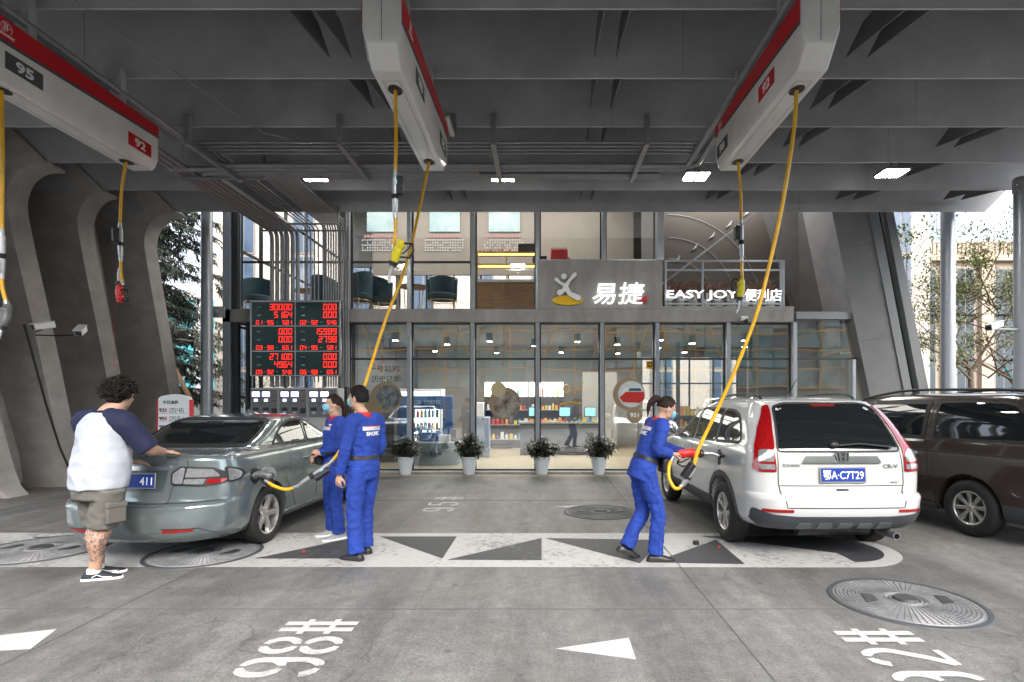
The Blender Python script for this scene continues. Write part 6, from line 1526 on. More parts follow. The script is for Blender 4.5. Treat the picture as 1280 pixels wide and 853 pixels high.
def shoe(par, ank, toe, m, m2, L=.27, name='shoe', flatz=None):
    """ank ankle point, toe direction point; sole on z=ank.z-.08"""
    a = V(ank); d = V(toe)-a; d.normalize(); up = V((0,0,1)); up = (up-d*up.dot(d)).normalized(); base = a-up*.085
    M = frame(base, d, up.cross(d)); b = MB()
    st = [(-.075,.030,.052),(-.06,.037,.075),(-.02,.040,.088),(.04,.042,.078),(.09,.046,.060),(.13,.045,.046),(.165,.036,.036),(.185,.020,.022)]
    rings = []
    for x, w, h in st:
        rings.append([M @ V((x*L/.26, w*math.cos(R(t)), .018+max(0,math.sin(R(t)))*(h-.018) if math.sin(R(t)) > 0 else .018)) for t in range(0, 360, 24)])
    b.rings(rings); s_ = part(name, b, m, par, smooth=60)
    b = MB(); pl = [(-.088,.0)]+[(x*1.02,-w*1.05) for x, w, h in st]+[(.195,0)]+[(x*1.02,w*1.05) for x, w, h in st[::-1]]
    t = MB(); t.prism([(x*L/.26, y) for x, y in pl], 'z', .0, .022); b.merge(t, M); part('sole', b, m2, s_, bevel=.004); return s_

def worker(name_label, loc, rz, J, hairm=None, pony=False, yaw=0, pitch=0, roll=0, s=1.0, masked=True, shoe_m=None, sole_m=None, seed=0, hands=None, back_text=False, stocky=1.0, belt=True, pouch=None):
    """person in a cobalt boiler suit; J: joints in the person's own frame (faces +Y)"""
    t = thing('person', name_label, 'person', loc, 'station workers in cobalt overalls', rot=rz)
    k = stocky
    hd = V(J['head']); nk = V(J['neck']); ch = V(J['chest']); wa = V(J['waist']); pe = V(J['pelvis'])
    b = MB(); M = head(b, hd, yaw, pitch, roll, s)
    limb(b, [M @ V((0,-.02,-.03)), M @ V((0,-.015,-.10)), nk, nk.lerp(ch,.3)], [.05,.050,.053,.07], 4)
    limb(b, [nk.lerp(ch,.35), ch, wa, pe], [.10,.13,.115,.13], 4, flat=(1.05,.8))
    for q in ('L','R'):
        limb(b, [V(J['sh'+q]), V(J['el'+q]), V(J['wr'+q])], [.045,.038,.026], 5, 10); b.ell(J['sh'+q], .06,.06,.06); limb(b, [nk.lerp(ch,.4), V(J['sh'+q])], [.07,.05], 2, 10)
        hx = hands[q]; hand(b, J['wr'+q], hx[0], hx[1], hx[2], hx[3], .98*s)
        limb(b, [V(J['hp'+q]), V(J['kn'+q]), V(J['an'+q])], [.08,.052,.038], 5, 10)
    r_ = remesh(b, .0062, 2, .4); body = part('body', r_, m_skin, t, smooth=180)
    hm = hairm or m_hair
    if not pony: skullcap(M, hm, t, .50, -.20, .010, seed)
    else:
        skullcap(M, hm, t, .52, -.10, .009, seed, .003)
        b = MB(); P = [M @ V(p) for p in pony]; b.tube(spline(P, 5), [.018,.024,.031,.036,.038,.039,.039,.038,.036,.034,.032,.030,.027,.024,.021,.018,.015,.012,.009,.006,.003][:len(spline(P,5))], 10)
        part('ponytail', wrinkle(b, .004, 30), hm, t, smooth=80)
    eyes(body, M)
    if masked: mask(M, t)
    # jacket
    b = MB(); sh = (V(J['shL'])+V(J['shR']))/2; ax = (V(J['shR'])-V(J['shL'])).normalized()
    def ring(c, w, d, u, n=26):
        fw = u.cross(ax).normalized() if abs(u.dot(ax)) < .95 else V((0,1,0)); rt = ax
        return [c+rt*math.cos(2*math.pi*i/n)*w+fw*math.sin(2*math.pi*i/n)*d for i in range(n)]
    up = (nk-pe).normalized(); hipax = (V(J['hpR'])-V(J['hpL'])).normalized()
    b.rings([ring(pe-up*.06, .185*k, .135*k, up), ring(pe+up*.02, .188*k, .138*k, up), ring(wa, .165*k, .125*k, up), ring(wa.lerp(ch,.5)+V((0,-.0,0)), .180*k, .137*k, up), ring(ch, .195*k, .140*k, up), ring(ch.lerp(sh,.6), .188*k, .125*k, up), ring(sh+up*.0, .150*k, .095*k, up), ring(sh.lerp(nk,.6), .085, .078, up)])
    for q in ('L','R'):
        S_, E, Wr = V(J['sh'+q]), V(J['el'+q]), V(J['wr'+q]); limb(b, [sh.lerp(S_,.35), S_, S_.lerp(E,.5), E, E.lerp(Wr,.5), Wr-(Wr-E).normalized()*.025], [.085*k,.078*k,.070*k,.060*k,.055,.046], 4, 16)
    jk = cloth('jacket', b, m_blue, t, .0115, .010, 11, (1,1,1.6), seed, 2)
    # collar
    M2 = frame(nk-up*.02, ax, up.cross(ax)); 
    b = MB(); r0 = []; r1 = []; r2 = []
    for a in range(-70, 251, 16):
        ca, sa = math.cos(R(a)), math.sin(R(a)); r0.append(M2 @ V((.074*ca, -.066*sa, -.012))); r1.append(M2 @ V((.064*ca, -.060*sa, .040))); r2.append(M2 @ V((.096*ca, -.092*sa, -.030)))
    n = len(r0); b.add(r0+r1+r2, [(i,i+1,n+i+1,n+i) for i in range(n-1)]+[(n+i,n+i+1,2*n+i+1,2*n+i) for i in range(n-1)]); c_ = part('collar', b, m_red, jk, smooth=70); c_.modifiers.new('th','SOLIDIFY').thickness = .007
    # reflective band round the chest, draped on the jacket
    me = jk.data; bv = BVHTree.FromPolygons([v.co.copy() for v in me.vertices], [tuple(p.vertices) for p in me.polygons])
    def drape(name, m, h0, h1, a0=0, a1=360, off=.005, c0=None, rad=.5):
        c0 = c0 or ch.lerp(sh, .45); fw = up.cross(ax)*-1; v = []; st_ = 5
        for a in range(a0, a1+1, st_):
            d = ax*math.cos(R(a))+fw*math.sin(R(a))
            for h in (h0, (h0+h1)/2, h1):
                # from outside inwards to the torso, staying clear of the sleeves
                o = c0+up*h; hit, nn, _, _ = bv.ray_cast(o, d, .26)
                if hit is None: hit = o+d*.17
                v.append(hit+d*off)
        b = MB(); n = len(v)//3; b.add(v, [(3*i+j, 3*i+3+j, 3*i+4+j, 3*i+1+j) for i in range(n-1) for j in range(2)]); o = part(name, b, m, jk, smooth=70); return o
    m_sil = mat('silver_tape', (.52,.53,.55), .35, .2)
    for (a0, a1) in ((40, 140), (220, 320)):
        drape('reflective_band', m_sil, -.015, .022, a0, a1); drape('red_piping', m_red, .023, .029, a0, a1)
    if belt: drape('belt', m_belt, -.018, .020, 0, 360, .008, wa.lerp(pe,.25))
    # chest badge / back lettering
    fw = (up.cross(ax)*-1).normalized()
    def wear(txt, c0, side, w, h, m, off=.007, bold=.03):
        tt = fit(text(txt, 1, 0, bold), w, h); v = []; 
        for q in tt.v:
            o = c0+ax*q[0]*(1 if side > 0 else -1)+up*q[1]; d = fw*side; hit, nn, _, _ = bv.ray_cast(o+d*.4, -d, .6); hit = hit or o+d*.14; v.append(hit+d*off)
        b = MB(); b.v = [tuple(p) for p in v]; b.f = tt.f; return part('lettering', b, m, jk)
    wear('SINOPEC', ch.lerp(sh,.10), 1, .17, .042, M_['txtw']); wear('易捷', ch.lerp(sh,.80)-ax*.09, -1, .05, .02, M_['txtw'])
    for q in ('L','R'):
        E, Wr = V(J['el'+q]), V(J['wr'+q]); d = (Wr-E).normalized(); b = MB(); b.tube([Wr-d*.075, Wr-d*.022], [.056, .052], 18); part('cuff', b, m_blue, jk, smooth=50, bevel=.004)
    b = MB(); v = []
    for h in range(0, 15):
        o = pe.lerp(sh, h/14*.93); hit, nn, _, _ = bv.ray_cast(o-(up.cross(ax)*-1).normalized()*.4, (up.cross(ax)*-1).normalized(), .6)
        if hit: v.append(hit-(up.cross(ax)*-1).normalized()*.001)
    if len(v) > 3: b.tube(v, .0028, 5); part('front_zip', b, m_blue, jk)
    # trousers
    b = MB(); b.rings([ring(pe+up*.03, .170*k, .125*k, up), ring(pe-up*.06, .180*k, .132*k, up), ring(pe-up*.13, .168*k, .125*k, up)])
    for q in ('L','R'):
        H_, K, A = V(J['hp'+q]), V(J['kn'+q]), V(J['an'+q]); limb(b, [H_+V((0,0,.04)), H_.lerp(K,.45), K, K.lerp(A,.5), A.lerp(K,.04)-V((0,0,.025))], [.105*k,.098*k,.083*k,.080*k,.084*k], 6, 18)
    tr_ = cloth('trousers', b, m_blue, t, .0115, .0115, 8.5, (1.3,1.3,1.7), seed+3, 2)
    bt_ = BVHTree.FromPolygons([v.co.copy() for v in tr_.data.vertices], [tuple(p.vertices) for p in tr_.data.polygons])
    for q, s_ in (('L',-1),('R',1)):
        H_, K, A = V(J['hp'+q]), V(J['kn'+q]), V(J['an'+q]); b = MB(); v = []
        for h in range(22):
            u = h/21; o = H_.lerp(K, u*2) if u < .5 else K.lerp(A, u*2-1); hit, nn, _, _ = bt_.ray_cast(o+ax*s_*.5, -ax*s_, .55)
            if hit: v.append(hit+ax*s_*.001)
        if len(v) > 3: b.tube(v, .003, 5); part('side_seam', b, m_blue, tr_)
    for q in ('L','R'): shoe(t, J['an'+q], V(J['an'+q])+V(J['toe'+q]), shoe_m or M_['black'], sole_m or M_['rub'])
    if pouch:
        p = V(pouch); b = MB(); b.box(p.x-.075,p.x+.075,p.y-.04,p.y+.04,p.z-.09,p.z+.06); pb = part('pouch', b, M_['black'], t, bevel=.02, bseg=3)
        b = MB(); b.box(p.x-.078,p.x+.078,p.y+.0,p.y+.045,p.z-.0,p.z+.065); part('flap', b, m_belt, pb, bevel=.012)
    return t, M

def stand(H=1.75, hw=.09, foot=.11, lean=0.0):
    f = H/1.75
    J = dict(pelvis=(0,0,.95*f), waist=(0,.005,1.07*f), chest=(0,.0,1.27*f), neck=(0,-.02,1.475*f), head=(0,.015,1.625*f))
    for q, s_ in (('L',-1),('R',1)):
        J['sh'+q] = (.175*s_*f, -.02, 1.41*f); J['el'+q] = (.235*s_*f, -.04, 1.13*f); J['wr'+q] = (.25*s_*f, .03, .89*f)
        J['hp'+q] = (hw*s_, 0, .90*f); J['kn'+q] = (foot*s_, .02, .49*f); J['an'+q] = (foot*s_*1.05, -.02, .085); J['toe'+q] = (.12*s_, 1, 0)
    return J
down = ((0,.15,-1), (.0,0,0))
# --- man seen from behind, turned to the left, hands low
Jm = stand(1.74); Jm['head'] = (-.03,.05,1.635); Jm['neck'] = (-.005,.0,1.475)
Jm['elR'] = (.22,-.02,1.12); Jm['wrR'] = (.19,.16,.93); Jm['elL'] = (-.245,.0,1.12); Jm['wrL'] = (-.235,.09,.87); Jm['anL'] = (-.12,-.02,.085); Jm['anR'] = (.12,.10,.085); Jm['knR'] = (.115,.09,.49)
worker('black haired man in cobalt overalls standing with his back half turned', (-1.83, 5.68, 0), R(62), Jm, yaw=R(10), pitch=R(-2), seed=2, stocky=.96,
       hands={'L': ((0,.2,-1),(-1,-.1,0),.5,-1), 'R': ((-.2,.5,-.8),(1,.2,0),.7,1)}, pouch=(-.13,.14,.96))
# --- masked woman facing the viewer's left, holding the hose
Jw = stand(1.68); f_ = 1.68/1.75
Jw['elR'] = (.23,-.03,1.08); Jw['wrR'] = (.20,.16,.93); Jw['elL'] = (-.22,.0,1.09); Jw['wrL'] = (-.05,.17,1.0); Jw['head'] = (0,.02,1.56)
worker('masked woman in cobalt overalls standing beyond the man, holding the yellow hose', (-2.44, 6.50, 0), R(128), Jw, hairm=m_hair2, pony=[(0,-.10,.03),(0,-.135,.0),(0,-.145,-.06),(0,-.14,-.14)], yaw=R(-8), pitch=R(4), seed=5, stocky=.90, shoe_m=mat('grey_canvas', (.30,.32,.33), .8), sole_m=M_['txtw'],
       hands={'L': ((.5,.7,.3),(-.6,.2,.6),1.0,-1), 'R': ((-.6,.6,.1),(.6,.4,.5),1.0,1)}, pouch=(.10,.145,.95), s=.95)
# --- bending woman with ponytail at the white car
Jb = dict(pelvis=(0,-.10,.94), waist=(0,-.05,1.05), chest=(0,.02,1.23), neck=(0,.09,1.41), head=(0,.165,1.525),
  shL=(-.16,.06,1.36), shR=(.16,.05,1.36), elL=(-.21,.20,1.14), elR=(.22,-.03,1.13), wrL=(-.09,.42,1.05), wrR=(.13,.15,1.075),
  hpL=(-.085,-.10,.88), hpR=(.085,-.10,.88), knL=(-.09,-.06,.48), knR=(.095,.03,.49), anL=(-.08,-.24,.13), anR=(.09,.0,.085), toeL=(-.05,.9,-.35), toeR=(.1,1,0))
wt, wM = worker('bending woman with ponytail and mask holding a red nozzle at the white car', (1.12, 5.62, 0), R(-78), Jb, hairm=m_hair2, pony=[(0,-.09,.055),(0,-.155,.06),(0,-.195,.0),(0,-.195,-.08),(0,-.17,-.16)], yaw=R(0), pitch=R(-22), seed=8, stocky=.92, s=.95,
       hands={'L': ((.25,.9,-.1),(-.1,.1,1),.9,-1), 'R': ((-.1,1,-.0),(.1,.1,1),1.1,1)}, pouch=(.08,.10,.98))

# --- big man in shorts leaning on the sedan
t = thing('person', 'big curly haired man in white and navy shirt leaning on the sedan boot', 'person', (-3.98, 5.0, 0), rot=R(-20))
b = MB(); hd = V((.06,.12,1.655)); M = head(b, hd, R(12), R(-8), 0, 1.06, 1.05)
limb(b, [M @ V((0,-.02,-.03)), M @ V((0,-.02,-.09)), V((.03,.02,1.50)), V((.0,.0,1.40))], [.065,.068,.072,.10], 4)
limb(b, [V((0,0,1.40)), V((0,.0,1.2)), V((0,0,1.0)), V((0,-.02,.90))], [.12,.15,.155,.14], 4, flat=(1,.85))
shL, elL, wrL = V((-.24,.0,1.42)), V((-.30,.10,1.17)), V((-.08,.30,1.02))
shR, elR, wrR = V((.24,.03,1.42)), V((.335,.19,1.17)), V((.205,.415,1.118))
for a_, e_, w_ in ((shL,elL,wrL),(shR,elR,wrR)): limb(b, [a_, a_.lerp(e_,.5), e_, e_.lerp(w_,.4), w_], [.075,.065,.052,.050,.034], 4, 14)
hand(b, wrL, (.5,.8,-.1), (0,0,1), .35, -1, 1.08); hand(b, wrR, (-.05,1,-.12), (0,0,1), .22, 1, 1.08)
anL, anR = V((-.16,.06,.085)), V((-.03,-.05,.085)); knL, knR = V((-.14,.05,.49)), V((.045,-.02,.49))
for h_, k_, a_ in ((V((-.12,-.02,.88)),knL,anL),(V((.12,-.02,.88)),knR,anR)): limb(b, [h_, h_.lerp(k_,.6), k_+V((0,.0,-.02)), k_.lerp(a_,.33)+V((0,-.025,0)), k_.lerp(a_,.7), a_+V((0,0,-.03))], [.09,.10,.073,.078,.054,.045], 5, 16)
m_tat = mat('tattooed_skin', (.45,.26,.18), .5)
n_ = m_tat.node_tree.nodes; l_ = m_tat.node_tree.links; pr_ = n_['Principled BSDF']; tc = n_.new('ShaderNodeTexCoord'); sx = n_.new('ShaderNodeSeparateXYZ'); l_.new(tc.outputs['Object'], sx.inputs[0])
tn = n_.new('ShaderNodeTexNoise'); tn.inputs['Scale'].default_value = 22; tn.inputs['Detail'].default_value = 6; tn.inputs['Distortion'].default_value = 1.5; l_.new(tc.outputs['Object'], tn.inputs[0])
r1 = n_.new('ShaderNodeValToRGB'); r1.color_ramp.elements[0].position = .49; r1.color_ramp.elements[1].position = .53; l_.new(tn.outputs[0], r1.inputs[0])
gt = n_.new('ShaderNodeMath'); gt.operation = 'LESS_THAN'; gt.inputs[1].default_value = .47; l_.new(sx.outputs[2], gt.inputs[0]); gx = n_.new('ShaderNodeMath'); gx.operation = 'GREATER_THAN'; gx.inputs[1].default_value = .16; l_.new(sx.outputs[2], gx.inputs[0])
m1 = n_.new('ShaderNodeMath'); m1.operation = 'MULTIPLY'; l_.new(gt.outputs[0], m1.inputs[0]); l_.new(gx.outputs[0], m1.inputs[1]); m2 = n_.new('ShaderNodeMath'); m2.operation = 'MULTIPLY'; l_.new(m1.outputs[0], m2.inputs[0]); l_.new(r1.outputs[0], m2.inputs[1])
m3 = n_.new('ShaderNodeMath'); m3.operation = 'MULTIPLY'; m3.inputs[1].default_value = .75; l_.new(m2.outputs[0], m3.inputs[0])
mx_ = n_.new('ShaderNodeMix'); mx_.data_type = 'RGBA'; mx_.inputs[6].default_value = (.47,.27,.185,1); mx_.inputs[7].default_value = (.06,.08,.09,1); l_.new(m3.outputs[0], mx_.inputs[0]); l_.new(mx_.outputs[2], pr_.inputs['Base Color'])
bd = part('body', remesh(b, .0068, 2, .4), m_tat, t, smooth=180); eyes(bd, M)
# curly hair
b = MB(); r_ = random.Random(4)
for _ in range(620):
    th = r_.uniform(0,6.28); ph = math.acos(r_.uniform(-.35,1)); x, y, z = math.sin(ph)*math.cos(th), math.sin(ph)*math.sin(th), math.cos(ph)
    if y > .45 and z < .42: continue
    if z < -.1 and y > -.1: continue
    g_ = r_.uniform(.97,1.12); c = V((x*.098*g_, -.022+y*.112*g_, .030+z*.108*g_)); ax_ = V((r_.uniform(-1,1),r_.uniform(-1,1),r_.uniform(-1,1))).normalized(); s1 = ax_.cross(V((x,y,z))).normalized(); s2 = V((x,y,z)).normalized(); rr = r_.uniform(.010,.020)
    b.tube([M @ (c+s1*rr*math.cos(a*.9)+s2*rr*(math.sin(a*.9)+.25*a)*.8+ax_*a*.004) for a in range(0,8)], [.006,.006,.006,.0055,.005,.0045,.0035,.002], 5)
hr_ = part('hair', b, mat('curly_hair', (.012,.009,.008), .6, spec=.25), t, smooth=60)
skullcap(M, MATS['curly_hair'], hr_, .50, -.26, .018, 3, .012, 'hair_base')
# shirt: white body, navy raglan sleeves
def rg(c, w, d, n=30, ry=0):
    c = V(c); return [c+V((math.cos(2*math.pi*i/n)*w, math.sin(2*math.pi*i/n)*d, 0)) for i in range(n)]
b = MB(); b.rings([rg((-.01,-.02,.825),.242,.215), rg((-.005,-.015,.95),.248,.220), rg((0,.0,1.10),.245,.212), rg((0,.01,1.25),.234,.190), rg((0,.01,1.38),.240,.168), rg((.005,.015,1.45),.205,.135), rg((.02,.02,1.505),.115,.10)])
sh_ = cloth('shirt', b, mat('white_jersey', (.43,.455,.52), .8, bump=.1, bscale=120), t, .013, .017, 5.5, (1,1,1.2), 3)
m_navy = mat('navy_sleeve', (.006,.010,.042), .8, bump=.1, bscale=100)
for a_, e_ in ((shL,elL),(shR,elR)):
    b = MB(); q = 1 if a_.x > 0 else -1; limb(b, [V((.065*q,.015,1.497)), V((.15*q,.01,1.462)), a_+V((0,0,.0)), a_.lerp(e_,.55), a_.lerp(e_,1.0)], [.060,.084,.103,.095,.096], 4, 18)
    cloth('sleeve', b, m_navy, sh_, .013, .008, 8, (1,1,1), 7)
b = MB(); b.lathe([(.092,-.004),(.098,.006),(.088,.014)], Matrix.Translation((.022,.02,1.512)), 28); part('neckband', b, m_navy, sh_, smooth=60)
# cargo shorts
b = MB(); b.rings([rg((0,-.02,.98),.195,.175), rg((0,-.02,.90),.212,.19), rg((-.005,-.02,.82),.217,.195), rg((-.01,-.02,.74),.210,.185)])
for h_, k_ in ((V((-.125,-.02,.84)),knL),(V((.125,-.02,.84)),knR)): limb(b, [h_, h_.lerp(k_,.5), k_+V((0,-.005,.0))+(k_-h_)*.02], [.128,.124,.118], 5, 20)
m_kh = mat('khaki_cotton', (.125,.12,.105), .85, var=.1, scale=10, bump=.2, bscale=90)
so_ = cloth('cargo_shorts', b, m_kh, t, .014, .013, 6.5, (1,1,1.3), 5)
for c in ((.200,-.01,.62),(-.225,.03,.62)):
    b = MB(); b.box(c[0]-.02,c[0]+.02,c[1]-.085,c[1]+.085,c[2]-.10,c[2]+.08); pk = part('cargo_pocket', b, m_kh, so_, bevel=.018, bseg=3)
    b = MB(); b.box(c[0]-.026,c[0]+.026,c[1]-.088,c[1]+.088,c[2]+.04,c[2]+.09); part('pocket_flap', b, m_kh, pk, bevel=.01)
m_van2 = mat('black_canvas', (.015,.017,.025), .75)
for a_, d_ in ((anL,(.8,1,0)),(anR,(1,.8,0))):
    b = MB(); limb(b, [a_+V((0,0,.02)), a_+V((0,0,-.02))], [.052,.056], 3, 12); part('sock', b, M_['txtw'], t, smooth=60)
    s_ = shoe(t, a_, a_+V(d_), m_van2, M_['txtw'], .30, 'sneaker')
    d = V(d_).normalized(); sd_ = V((d.y,-d.x,0)); 
    for q in (-1,1):
        b = MB(); o = a_-V((0,0,.085)); b.tube([o+d*.0+sd_*q*.047+V((0,0,.035)), o+d*.04+sd_*q*.049+V((0,0,.055)), o+d*.08+sd_*q*.051+V((0,0,.035)), o+d*.15+sd_*q*.044+V((0,0,.028))], .0035, 6); part('side_stripe', b, M_['txtw'], s_)
# glasses temple and watch
b = MB(); b.tube([M @ V((.083,-.03,.012)), M @ V((.082,.03,.012)), M @ V((.068,.085,.010))], .0022, 6); b.tube([M @ V((-.083,-.03,.012)), M @ V((-.082,.03,.012)), M @ V((-.068,.085,.010))], .0022, 6); b.tube([M @ V((-.068,.087,.010)), M @ V((-.03,.104,-.005)), M @ V((0,.103,.008)), M @ V((.03,.104,-.005)), M @ V((.068,.087,.010))], .0022, 6)
part('glasses', b, M_['black'], t); b = MB(); d = (wrR-elR).normalized(); b.tube([wrR-d*.035, wrR-d*.018], [.039,.038], 16); part('watch', b, M_['steel'], t, smooth=40)

# --- two passers-by far off at the right
for i, (px, py, Y, c, lb, hc) in enumerate(((1208,487,20,(.50,.52,.55),'small far passer-by in a pale top left of the round column', m_hair),(1217,487,21,(.02,.02,.025),'small far passer-by in dark clothes right of the column base', m_hair))):
    x = ux(px-(0 if i == 0 else -2), Y); x = ux((1206,1219)[i], Y)+(0 if i == 0 else .0); t = thing('person', lb, 'person', (x, Y, 0), rot=R(160+40*i)); J = stand(1.7)
    b = MB(); M = head(b, J['head'], 0, 0); limb(b, [M @ V((0,-.02,-.08)), V(J['neck']), V(J['chest'])], [.05,.055,.1], 3); limb(b, [V(J['chest']), V(J['pelvis'])], [.12,.12], 3)
    for q in 'LR': limb(b, [V(J['sh'+q]), V(J['el'+q]), V(J['wr'+q])], [.05,.04,.03], 4, 10); hand(b, J['wr'+q], (0,.1,-1), (1 if q == 'R' else -1,0,0), .4, 1); limb(b, [V(J['hp'+q]), V(J['kn'+q]), V(J['an'+q])], [.08,.055,.04], 4, 10); b.ell(V(J['an'+q])+V((0,.07,-.05)), .045,.12,.035)
    part('body', remesh(b, .012, 1), m_skin, t, smooth=180); skullcap(M, hc, t, .6, -.25)
    b = MB(); b.rings([rg(J['pelvis'],.17,.13), rg(J['waist'],.16,.12), rg(J['chest'],.19,.14), rg((0,-.02,1.40),.15,.1), rg((0,-.02,1.46),.08,.07)])
    for q in 'LR': limb(b, [V(J['sh'+q]), V(J['el'+q]), V(J['wr'+q])], [.075,.06,.045], 4, 12)
    cloth('jacket', b, mat('passer_top_%d' % i, c, .8), t, .018)
    b = MB(); 
    for q in 'LR': limb(b, [V(J['hp'+q])+V((0,0,.08)), V(J['kn'+q]), V(J['an'+q])], [.105,.08,.06], 4, 12)
    cloth('trousers', b, mat('passer_trousers', (.03,.03,.04), .8), t, .018)
# ================================================================ hoses and nozzles
def nozzle(par, o, d, u, col, name='nozzle'):
    """fuel nozzle: o the hose end, d spout direction, u side of the grip"""
    Mx = frame(o, d, u) @ Matrix.Diagonal((1.1,1.25,1.35,1)); nz = empty_part(name, (0,0,0), par); OFF[nz.name] = OFF.get(par.name, Vector((0,0,0)))
    def P(nm, b, m, **k): t = MB(); t.merge(b, Mx); return part(nm, t, m, nz, **k)
    b = MB(); b.tube([(-.02,0,0),(.03,.0,0),(.10,.005,0),(.15,0,0),(.18,0,0)], [.026,.032,.038,.030,.024], 14, flat=(1,.8)); b.ell((.03,-.005,0), .04,.036,.03); P('grip_body', b, col, smooth=60)
    b = MB(); b.cyl((.18,0,0),(.195,0,0),.036,18); b.cyl((.195,0,0),(.215,0,0),.026,18); P('splash_guard', b, M_['black'], smooth=40)
    b = MB(); b.tube([(.20,0,0),(.30,0,0),(.36,-.02,0)], [.013,.012,.011], 12); P('spout', b, M_['steel'], smooth=60)
    b = MB(); b.tube([(.0,-.03,0),(-.02,-.085,0),(.03,-.11,0),(.10,-.10,0),(.12,-.035,0)], [.008]*5, 8, flat=(1,1.6)); b.tube([(.09,-.04,0),(.03,-.07,0),(-.01,-.075,0)], .006, 8); P('trigger_guard', b, M_['black'], smooth=60)
    return nz
def swivel(par, a, c, box=None, bs=1):
    """grey breakaway coupling between points a and c, with a black meter box on one side"""
    a, c = Vector(a), Vector(c); L = (c-a)
    b = MB(); b.tube([a, a+L*.06, a+L*.061, a+L*.45, a+L*.451, a+L*.5], [.022,.024,.030,.030,.026,.026], 16); b.tube([a+L*.62, a+L*.621, a+L*.9, a+L], [.024,.029,.027,.020], 16); cp = part('coupling', b, M_['steel'], par, smooth=40)
    b = MB(); b.tube([a+L*.5, a+L*.62], [.032,.032], 16); part('rubber_sleeve', b, M_['rub'], cp, smooth=40)
    if box is not None:
        o = a+L*.28+Vector(box)*.05; Mx = frame(o, L, box); t = MB(); t.box(-.085*bs,.085*bs,-.028,.03,-.036,.036); q = MB(); q.merge(t, Mx); mb_ = part('meter_box', q, M_['black'], par, bevel=.01)
        t = MB(); t.box(-.05*bs,-.01,-.029,-.02,.0365,.038); q = MB(); q.merge(t, Mx); part('display', q, mat('meter_blue', (.2,.6,.75), .3, emit=.2), mb_)
def hose(label, pts, sw, nz, box, rr=.0165, col=None, n=10):
    """pts: control points of the yellow hose; sw: (i, a, c) coupling end points between two stretches"""
    t = thing('fuel_hose', label, 'fuel hose', tuple(pts[0][0]), 'yellow fuel hoses')
    for P in pts:
        b = MB(); b.tube(spline(P, n), rr, 12); part('hose', b, M_['yel'], t, smooth=60)
        for e, f in ((P[0],P[1]),(P[-1],P[-2])):
            e, f = Vector(e), Vector(f); d = (f-e).normalized(); b = MB(); b.tube([e-d*.005, e+d*.045], [.021,.021], 14)
            if e.z < 4.4: part('ferrule', b, M_['steel'], t, smooth=40)
    for a, c in sw: swivel(t, a, c, box)
    if nz: nozzle(t, *nz)
    return t
m_ny = mat('yellow_nozzle', (.70,.60,.01), .4); m_nr = mat('red_nozzle', (.62,.02,.015), .4)
# far left hose, cut by the frame edge
Y = 5.17; p = lambda x, y, Y_=None: PX(x, y, Y_ or Y)
hose('yellow hose hanging at the left frame edge', [[(-5.06,Y,4.56), (-5.05,Y,3.9), p(2,292)], [p(2,343), p(3,360), p(9,382)]], [(p(2,292), p(2,343))], (p(10,384), (.0,-.3,-1), (1,0,0), M_['grey']), (-1,-.2,0))
Y = 6.73; q = lambda x, y: PX(x, y, 6.73)
hose('yellow hose with red nozzle hanging before the farthest ribs', [[(-5.06,Y,4.56), q(152,240), q(150,284)], [q(151,322), q(151,340), q(153,356)]], [(q(150,284), q(151,322))], (q(150,376), (-.05,0,1), (-.9,.2,-.1), m_nr), (-.6,-.8,0))
b = MB(); b.tube([q(147,345), q(143,395), q(143,454)], .0012, 4); b.ell(q(143,456), .012,.012,.012, 10, 8); solo('pull_cord', b, mat('red_bead', (.7,.02,.02), .4), 'thin pull cord with red bead hanging by the red nozzle', 'cord')
Y = 5.17
hose('yellow hose with yellow nozzle hanging from the middle box near end', [[(-1.37,Y,4.56), p(495,170), p(494,220)], [p(494,267), p(494,292), p(490,312)]], [(p(494,220), p(494,267))], (p(501,303), (-.35,0,-1), (-1,.0,.3), m_ny), (1,-.1,0))
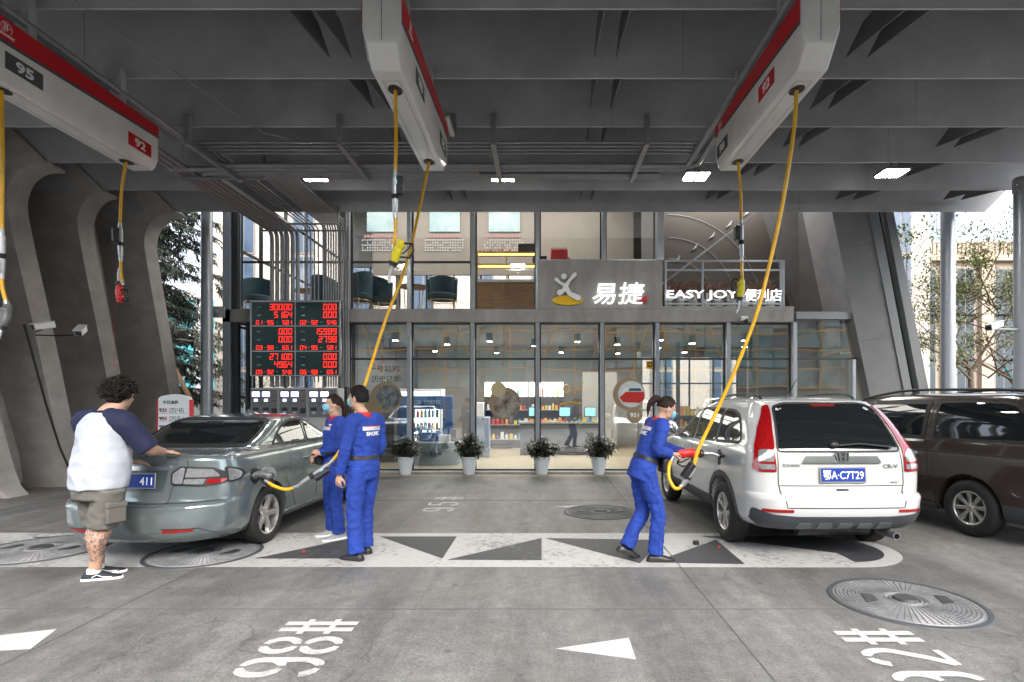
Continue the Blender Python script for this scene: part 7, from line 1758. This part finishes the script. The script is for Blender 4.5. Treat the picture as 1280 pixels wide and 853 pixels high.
# hose in use at the sedan
sed_in = Vector((-3.06, 6.02, .80))
hose('long yellow hose running from the middle box to the grey green sedan', [[(-1.37,6.73,4.56), PX(532,225,6.7), PX(508,330,6.45), PX(482,400,6.3), PX(455,485,6.2), PX(438,535,6.12), PX(426,562,6.05), PX(413,579,6.0)], [PX(372,608,5.93), PX(358,612,5.92), PX(343,608,5.93), PX(332,601,5.95)]],
     [(PX(413,579,6.0), PX(372,608,5.93))], ((-2.93,5.985,.80), (-1,.15,.05), (0,-.3,1), mat('grey_nozzle', (.20,.20,.21), .4, .5)), (.2,-.3,-1), .018)
# right box
Y = 6.73
hose('yellow hose with yellow nozzle hanging over the terrace letters', [[(2.39,Y,4.56), q(926,240), q(926,280)], [q(927,322), q(927,340), q(929,356)]], [(q(926,280), q(927,322))], (q(927,352), (-.12,0,-1), (1,.2,0), m_ny), (-1,-.2,0))
Y = 5.17
end = PX(866,589,5.42)
t = hose('long yellow hose curving down from the right box to the woman at the white car', [[(2.39,Y,4.56), PX(992,165,5.2), PX(978,255,5.25), PX(962,330,5.3), PX(945,395,5.3), PX(918,465,5.35), PX(893,520,5.4), PX(873,562,5.42), PX(866,589,5.42)], [PX(855,606,5.42), PX(845,611,5.42), PX(837,600,5.45), PX(836,584,5.48), PX(841,571,5.50)]],
     [(PX(868,586,5.42), PX(853,607,5.42))], (PX(850,567,5.56), (1,.02,.0), (0,-.2,1), m_nr), (-.7,-.4,.6), .018)
# small things on the ground
b = MB(); c = PX(870,672,6.15); c.z = 0; b.box(c.x-.03,c.x+.03,c.y-.03,c.y+.03,.009,.03); b.cyl((c.x,c.y,.03),(c.x,c.y,.05),.035,14); solo('litter', b, M_['black'], 'small black cap lying on the white band by the white car wheel', 'litter', bevel=.004)
for px, py, lb in ((379.5,692,'tiny red bead on the floor near the dark shoes'),(899,686.5,'tiny red bead on the dark triangle left of the white car')):
    x, y = GP(px, py); b = MB(); b.ell((x,y,.020), .013,.013,.012, 10, 8); solo('red_bead', b, MATS['red_bead'], lb, 'bead', 'red beads on the floor', smooth=60)
for px, py, lb in ((516,656,'small orange fallen leaf above the marked band'),(591,651,'tiny orange fallen leaf near the third pot')):
    x, y = GP(px, py); b = MB(); leaf_mesh(b, (x,y,.012), (1,.3,.1), (0,0,1), .08, .045, .1); solo('fallen_leaf', b, mat('fallen_leaf', (.50,.17,.02), .7), lb, 'leaf', 'fallen leaves')
for i in range(2):
    x, y = (1.52, 6.42) if i else (.75, 6.05)
